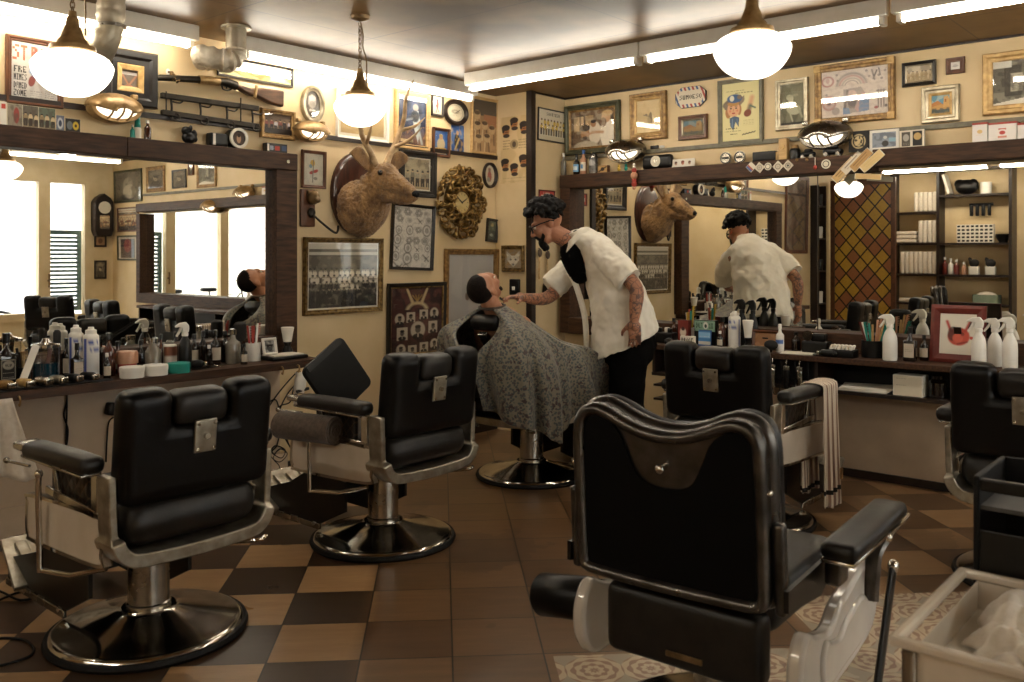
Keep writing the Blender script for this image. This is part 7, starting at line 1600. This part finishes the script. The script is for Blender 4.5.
# mirror image: the left column as seen is the high-y column
for k in range(5): tw(3.94+k*.066, 2.087, lab='white folded towel standing on the top towel shelf of the back unit', h=.30)
for k in range(4): tw(3.945+k*.066, 1.617, lab='white folded towel standing on the middle towel shelf of the back unit', h=.34)
for k in range(3): tw(4.36, 1.617+k*.061, True, lab='white towel lying flat in a pile on the middle towel shelf')
for k in range(8): tw(3.945+k*.066, 1.147, lab='white folded towel standing on the lowest full towel shelf of the back unit', h=.34)
for k in range(1): tw(4.30, .717, True, lab='white towel lying alone on the low shelf of the back unit')
rb = random.Random(11); proto = None
for r in range(5):
    for c in range(8):
        o = MB().b2((-.06,-.029,0),(.06,.029,.052)); o = o.build('product_box', M['whitep'], None, (xs_+.04, 3.40+c*.061-.18-.04, 1.617+r*.053), smooth=0) if proto is None else None
        if proto is None: proto = o; d = MB().b2((.0601,-.02,.012),(.061,.02,.04)).build('dark_label', M['plast'], o, smooth=0)
        else:
            o = proto.copy(); COL.objects.link(o); o.location = (xs_+.04+rb.uniform(-.01,.01), 3.40+c*.061-.18-.04, 1.617+r*.053); d2 = proto.children[0].copy(); COL.objects.link(d2); d2.parent = o
        if r == 4 and c in (2,6,7): o.location.z = 1.617+4*.053
        tag(o, 'small white product box with a dark label in the stacked wall of boxes', 'box', 'product boxes on the shelf unit')
def SH(name, cat, label, y, z, fn, rz=PI/2, grp='goods on the shelf unit'):
    t = thing(name, label, cat, (xs_+.02, y, z), rz, grp); fn(t)
SH('folder','folder','leaning pale folder at the left of the top product shelf',3.78,2.327,lambda t:MB().box((0,0,.16),(.035,.22,.30),(0,R(16),0)).build('cover',M['whitep'],t,smooth=0))
SH('black_bag','bag','black crumpled bag on the top product shelf',3.52,2.327,lambda t:MB().ell((0,0,.11),(.16,.1,.11),16,10).ell((.1,.02,.16),(.08,.07,.07),12,8).ell((-.09,0,.15),(.07,.07,.08),12,8).build('bag',M['plast'],t,remesh=.015,smo=2))
SH('white_tub','tub','white lidded tub on the top product shelf',3.26,2.327,lambda t:tin(t,.17,.15,'white'))
for k,(y,m1,h) in enumerate(((3.82,'redwood',.26),(3.74,'white',.24),(3.66,'redwood',.22),(3.56,'pink',.18))): SH('lotion_bottle','bottle',['dark red lotion bottle first on the lower product shelf','white lotion bottle beside the dark red one','second dark red lotion bottle on the lower product shelf','short pink lotion bottle on the lower product shelf'][k],y,1.147,lambda t:bottle(t,h,.075,m1,'white'))
for k,(y,) in enumerate(((3.42,),(3.20,))): SH('brush_bucket','bucket',['white square pot of black brushes, the left one on the lower product shelf','white square pot of black brushes, the right one on the lower product shelf'][k],y,1.147,lambda t:(MB().rbox((0,0,.06),(.13,.1,.12),.008).build('pot',M['white'],t),MB().ell((0,0,.17),(.07,.05,.06),12,8).ell((.04,0,.2),(.03,.02,.06),8,6,(0,.5,0)).build('bristles',M['bristle'],t)))
SH('black_bowl','bowl','black bowl beside the wall of product boxes',3.04,1.617,lambda t:MB().lathe([(0,0),(.05,0),(.09,.07),(.095,.12),(.088,.12),(.08,.07),(0,.012)],n=26).build('bowl',M['plast'],t,smooth=50))
SH('green_crate','crate','pale green plastic crate of cloths on the low product shelf',3.25,.717,lambda t:(MB().b2((-.17,-.1,0),(.17,.1,.012)).b2((-.17,-.1,0),(-.16,.1,.14)).b2((.16,-.1,0),(.17,.1,.14)).b2((-.17,-.1,0),(.17,-.09,.14)).b2((-.17,.09,0),(.17,.1,.14)).build('crate',M['blind2'],t,smooth=0),MB().ell((0,0,.12),(.14,.08,.07),14,10).build('cloths',M['towel'],t)))
SH('hand_rack','rack','black rack of clippers hanging over the wall of boxes',3.36,1.98,lambda t:(MB().b2((-.16,.14,.18),(.16,.16,.22)).build('bar',M['plast'],t,smooth=0),[MB().rbox((-.12+k*.08,.10,.11),(.045,.05,.16),.012).build('clipper',M['plast'],t) for k in range(4)]))

def lattice_mat():
    m, nt, N, L, b = new_mat('leaded_amber_glass'); g = NG(nt); tc = N.new('ShaderNodeTexCoord'); sp = N.new('ShaderNodeSeparateXYZ'); L.new(tc.outputs['Object'], sp.inputs[0])
    u = g.m('DIVIDE', sp.outputs[0], .20); v = g.m('DIVIDE', sp.outputs[2], .235); a, c = g.m('ADD', u, v), g.m('SUBTRACT', u, v)
    wn = N.new('ShaderNodeTexWhiteNoise'); wn.noise_dimensions = '2D'; L.new(g.comb(g.m('FLOOR', a), g.m('FLOOR', c)), wn.inputs['Vector'])
    n = g.noise(tc.outputs['Object'], 40, 4)
    col = g.mix(g.m('GREATER_THAN', wn.outputs['Value'], .45), '#a86c44', '#cda437'); col = g.mix(g.m('MULTIPLY', n, .4), col, '#5d3a22')
    e = g.m('MAXIMUM', g.m('ABSOLUTE', g.m('SUBTRACT', g.m('FRACT', a), .5)), g.m('ABSOLUTE', g.m('SUBTRACT', g.m('FRACT', c), .5)))
    col = g.mix(g.m('GREATER_THAN', e, .44), col, '#1d130c'); L.new(col, b.inputs['Base Color']); b.inputs['Roughness'].default_value = .3
    bp = N.new('ShaderNodeBump'); bp.inputs['Strength'].default_value = .5; bp.inputs['Distance'].default_value = .01; L.new(n, bp.inputs['Height']); L.new(bp.outputs[0], b.inputs['Normal']); return m
M['lattice'] = lattice_mat()
t = thing('glass_screen', 'tall wooden screen of amber and brown diamond panes seen in the right mirror', 'screen', (-.80, 4.50, 0), PI/2)
MB().b2((-.42,-.012,.22),(.36,.012,2.42)).build('diamond_panes', M['lattice'], t, smooth=0)
for p, q_ in (((-.48,-.03,0),(-.42,.03,2.5)),((.36,-.03,0),(.42,.03,2.5)),((-.42,-.03,2.42),(.36,.03,2.5)),((-.42,-.03,.1),(.36,.03,.22))): MB().b2(p, q_).build('stile', M['brown'], t, smooth=0, bev=.004)
frame('tall picture of pale bark in a brown frame on the left wall beyond the mirror', 'L', None, 'brown', .05, Pic(30,60,'#7d6c5a').noise('#a89a88',.7,5,.5).noise('#4a3a2e',.7,9,.55), ctr=Vector((.35,YL,1.98)), size=(.72,1.05), depth=.03)
t = thing('wall_shelf', 'narrow dark wall shelf holder with small goods beyond the left mirror', 'shelf', (-.28, YL-.001, 0), 0)
for z in (.75,1.2,1.65,2.1): MB().b2((-.12,-.12,z),(.12,0,z+.02)).build('shelf_board', M['dkwood2'], t, smooth=0)
for x in (-.13,.12): MB().b2((x,-.12,.5),(x+.015,0,2.4)).build('upright', M['dkwood2'], t, smooth=0)
for k,z in enumerate((.7705,1.2205,1.6705,2.1205)):
    t = thing('storage_jar', ['white jar on the lowest board of the narrow wall shelf','dark jar on the second board of the narrow wall shelf','white jar on the third board of the narrow wall shelf','dark jar on the top board of the narrow wall shelf'][k], 'jar', (-.28, YL-.065, z), 0, 'jars on the narrow wall shelf'); tin(t,.16,.11,'plast' if k%2 else 'white')
vr = [o for o in bpy.data.objects if o.name == 'vintage_barber_chair'][0]
dup(vr, (-.45, 3.05, 0), R(-200), 'second vintage barber chair at the back of the room, seen only in the mirror', 'vintage barber chairs')
vr['group'] = 'vintage barber chairs'
# right wall beyond the mirror, street end
def RW(label, y0, y1, z0, z1, mat, fw, pic, **k): frame(label, 'R', None, mat, fw, pic, ctr=Vector((XR,(y0+y1)/2,(z0+z1)/2)), size=(abs(y1-y0), z1-z0), **k)
RW('large sepia photograph of a face in a green gilt frame by the street windows', -2.72,-1.93,2.17,2.62,'green',.035,Pic(60,40,'#5d5648').ell(.5,.5,.2,.3,'#8a7f6c').ell(.45,.7,.25,.25,'#b0a48c').noise('#2c2720',.6,7,.5))
RW('arched shelf picture of rows of heads by the street windows', -2.62,-2.02,1.76,2.10,'brown',.02,crowd(50,34,'#a87a48',.25,('#d8bf94','#6d3a2a')))
RW('small green framed print of a dark red figure below the arched picture', -2.62,-2.05,1.36,1.71,'green',.025,Pic(40,40,'#c9c2b4').rect(.12,.1,.88,.95,'#3a302c').ell(.5,.4,.2,.3,'#7d2f28').rect(.15,.1,.3,.95,'#8fa0b0'))
RW('old photograph of a group in a gilt frame over the end of the right mirror', -1.80,-1.32,2.28,2.62,'gold',.05,oldphoto(44,50))
RW('small dark portrait in a black frame over the right mirror near the street', -1.12,-.78,2.30,2.54,'blackf',.02,oldphoto(40,40))
RW('tall gilt framed city view over the right mirror nearest the large one', -.52,-.08,2.28,2.66,'gold',.04,street(44,56))
RW('little brown framed card high over the right mirror near the street', -.72,-.60,2.45,2.62,'brown',.015,oldphoto(20,26))
bulkhead('bulkhead lamp over the street end of the right mirror', 'R', *(lambda p: (p[0], p[1]))((1290, 139)), .30, 'brass')
bulkhead('bulkhead lamp over the part of the right mirror outside the photo', 'R', 1120, 126, .30, 'brass')
# front wall, by the door
t = thing('pendulum_clock', 'dark wooden pendulum wall clock beside the glazed door', 'clock', (5.86, YF+.001, 2.0), PI)
MB().prism([(-.10,-.30),(.10,-.30),(.13,-.22),(.13,.18),(.09,.24),(0,.30),(-.09,.24),(-.13,.18),(-.13,-.22)], -.14, 0).build('case', M['dkwood2'], t, bev=.008, smooth=30)
MB().cyl((0,-.14,.10),(0,-.152,.10),.085,n=30).build('dial', M['card'], t); MB().b2((-.07,-.145,-.2),(.07,-.141,-.01)).build('glass_door', M['mirror'], t, smooth=0)
for k,(z0,z1,lab,pc) in enumerate(((1.55,1.72,'small pale card picture under the pendulum clock',Pic(30,30,'#b08a60').ell(.5,.5,.25,.3,'#7a5638')),(1.10,1.36,'small dark framed picture below the card by the door',oldphoto(24,30)))):
    frame(lab, 'W', None, 'dkwood2', .025, pc, ctr=Vector((5.86,YF,(z0+z1)/2)), size=(.17,z1-z0))

# ------------------------------------------------------------------ the street outside
def brick():
    m, nt, N, L, b = new_mat('pale_street_brick'); tc = N.new('ShaderNodeTexCoord'); mp = N.new('ShaderNodeMapping'); mp.inputs['Rotation'].default_value = (PI/2,0,0); L.new(tc.outputs['Object'], mp.inputs[0])
    bt = N.new('ShaderNodeTexBrick'); bt.inputs['Scale'].default_value = 4; bt.inputs['Color1'].default_value = (.72,.68,.62,1); bt.inputs['Color2'].default_value = (.62,.58,.52,1); bt.inputs['Mortar'].default_value = (.5,.47,.43,1)
    L.new(mp.outputs[0], bt.inputs['Vector']); L.new(bt.outputs[0], b.inputs['Base Color']); b.inputs['Roughness'].default_value = .9; return m
struct(MB().b2((-8,-9.3,-.1),(16,-9,9)).build('wall_street', brick(), smooth=0))
struct(MB().b2((-8,-9,-.12),(16,YF-T,-.06)).build('ground', pm('street_paving','#9a958c','#86817a',6,.8), smooth=0))
def bike(label, loc, rz):
    t = thing('bicycle', label, 'bicycle', loc, rz, 'bicycles in the street')
    for x in (-.52,.52): w_ = MB().tube([(x+.33*math.cos(a),0,.345+.33*math.sin(a)) for a in [2*PI*k/32 for k in range(32)]], .02, 8, closed=True).build('wheel', M['rubber'], t, smooth=180); sp = MB(); [sp.tube([(x,0,.345),(x+.32*math.cos(a),0,.345+.32*math.sin(a))],.003,4) for a in [2*PI*k/14 for k in range(14)]]; sp.build('spokes', M['chrome'], w_)
    MB().tube([(-.52,0,.345),(-.12,0,.30),(-.22,0,.80),(-.52,0,.345)],.016,8).tube([(-.12,0,.30),(.36,0,.80),(-.2,0,.74)],.018,8).tube([(.36,0,.92),(.42,0,.62),(.52,0,.345)],.016,8).build('frame', M['plast'], t)
    MB().tube(spl([(.30,-.3,.98),(.36,-.24,1.02),(.40,0,1.0),(.36,.24,1.02),(.30,.3,.98)],4),.012,8).build('handlebar', M['chrome'], t); MB().rbox((-.24,0,.88),(.26,.15,.07),.03).cyl((-.22,0,.78),(-.23,0,.86),.013).build('saddle', M['black'], t)
    MB().cyl((-.12,-.06,.30),(-.12,.06,.30),.09,n=20).build('crank', M['chromeb'], t)
bike('bicycle leaning in the street outside the second window from the door', (4.5,-4.2,-.058), R(8))
bike('bicycle farther left in the street outside the windows', (3.2,-4.5,-.058), R(172))
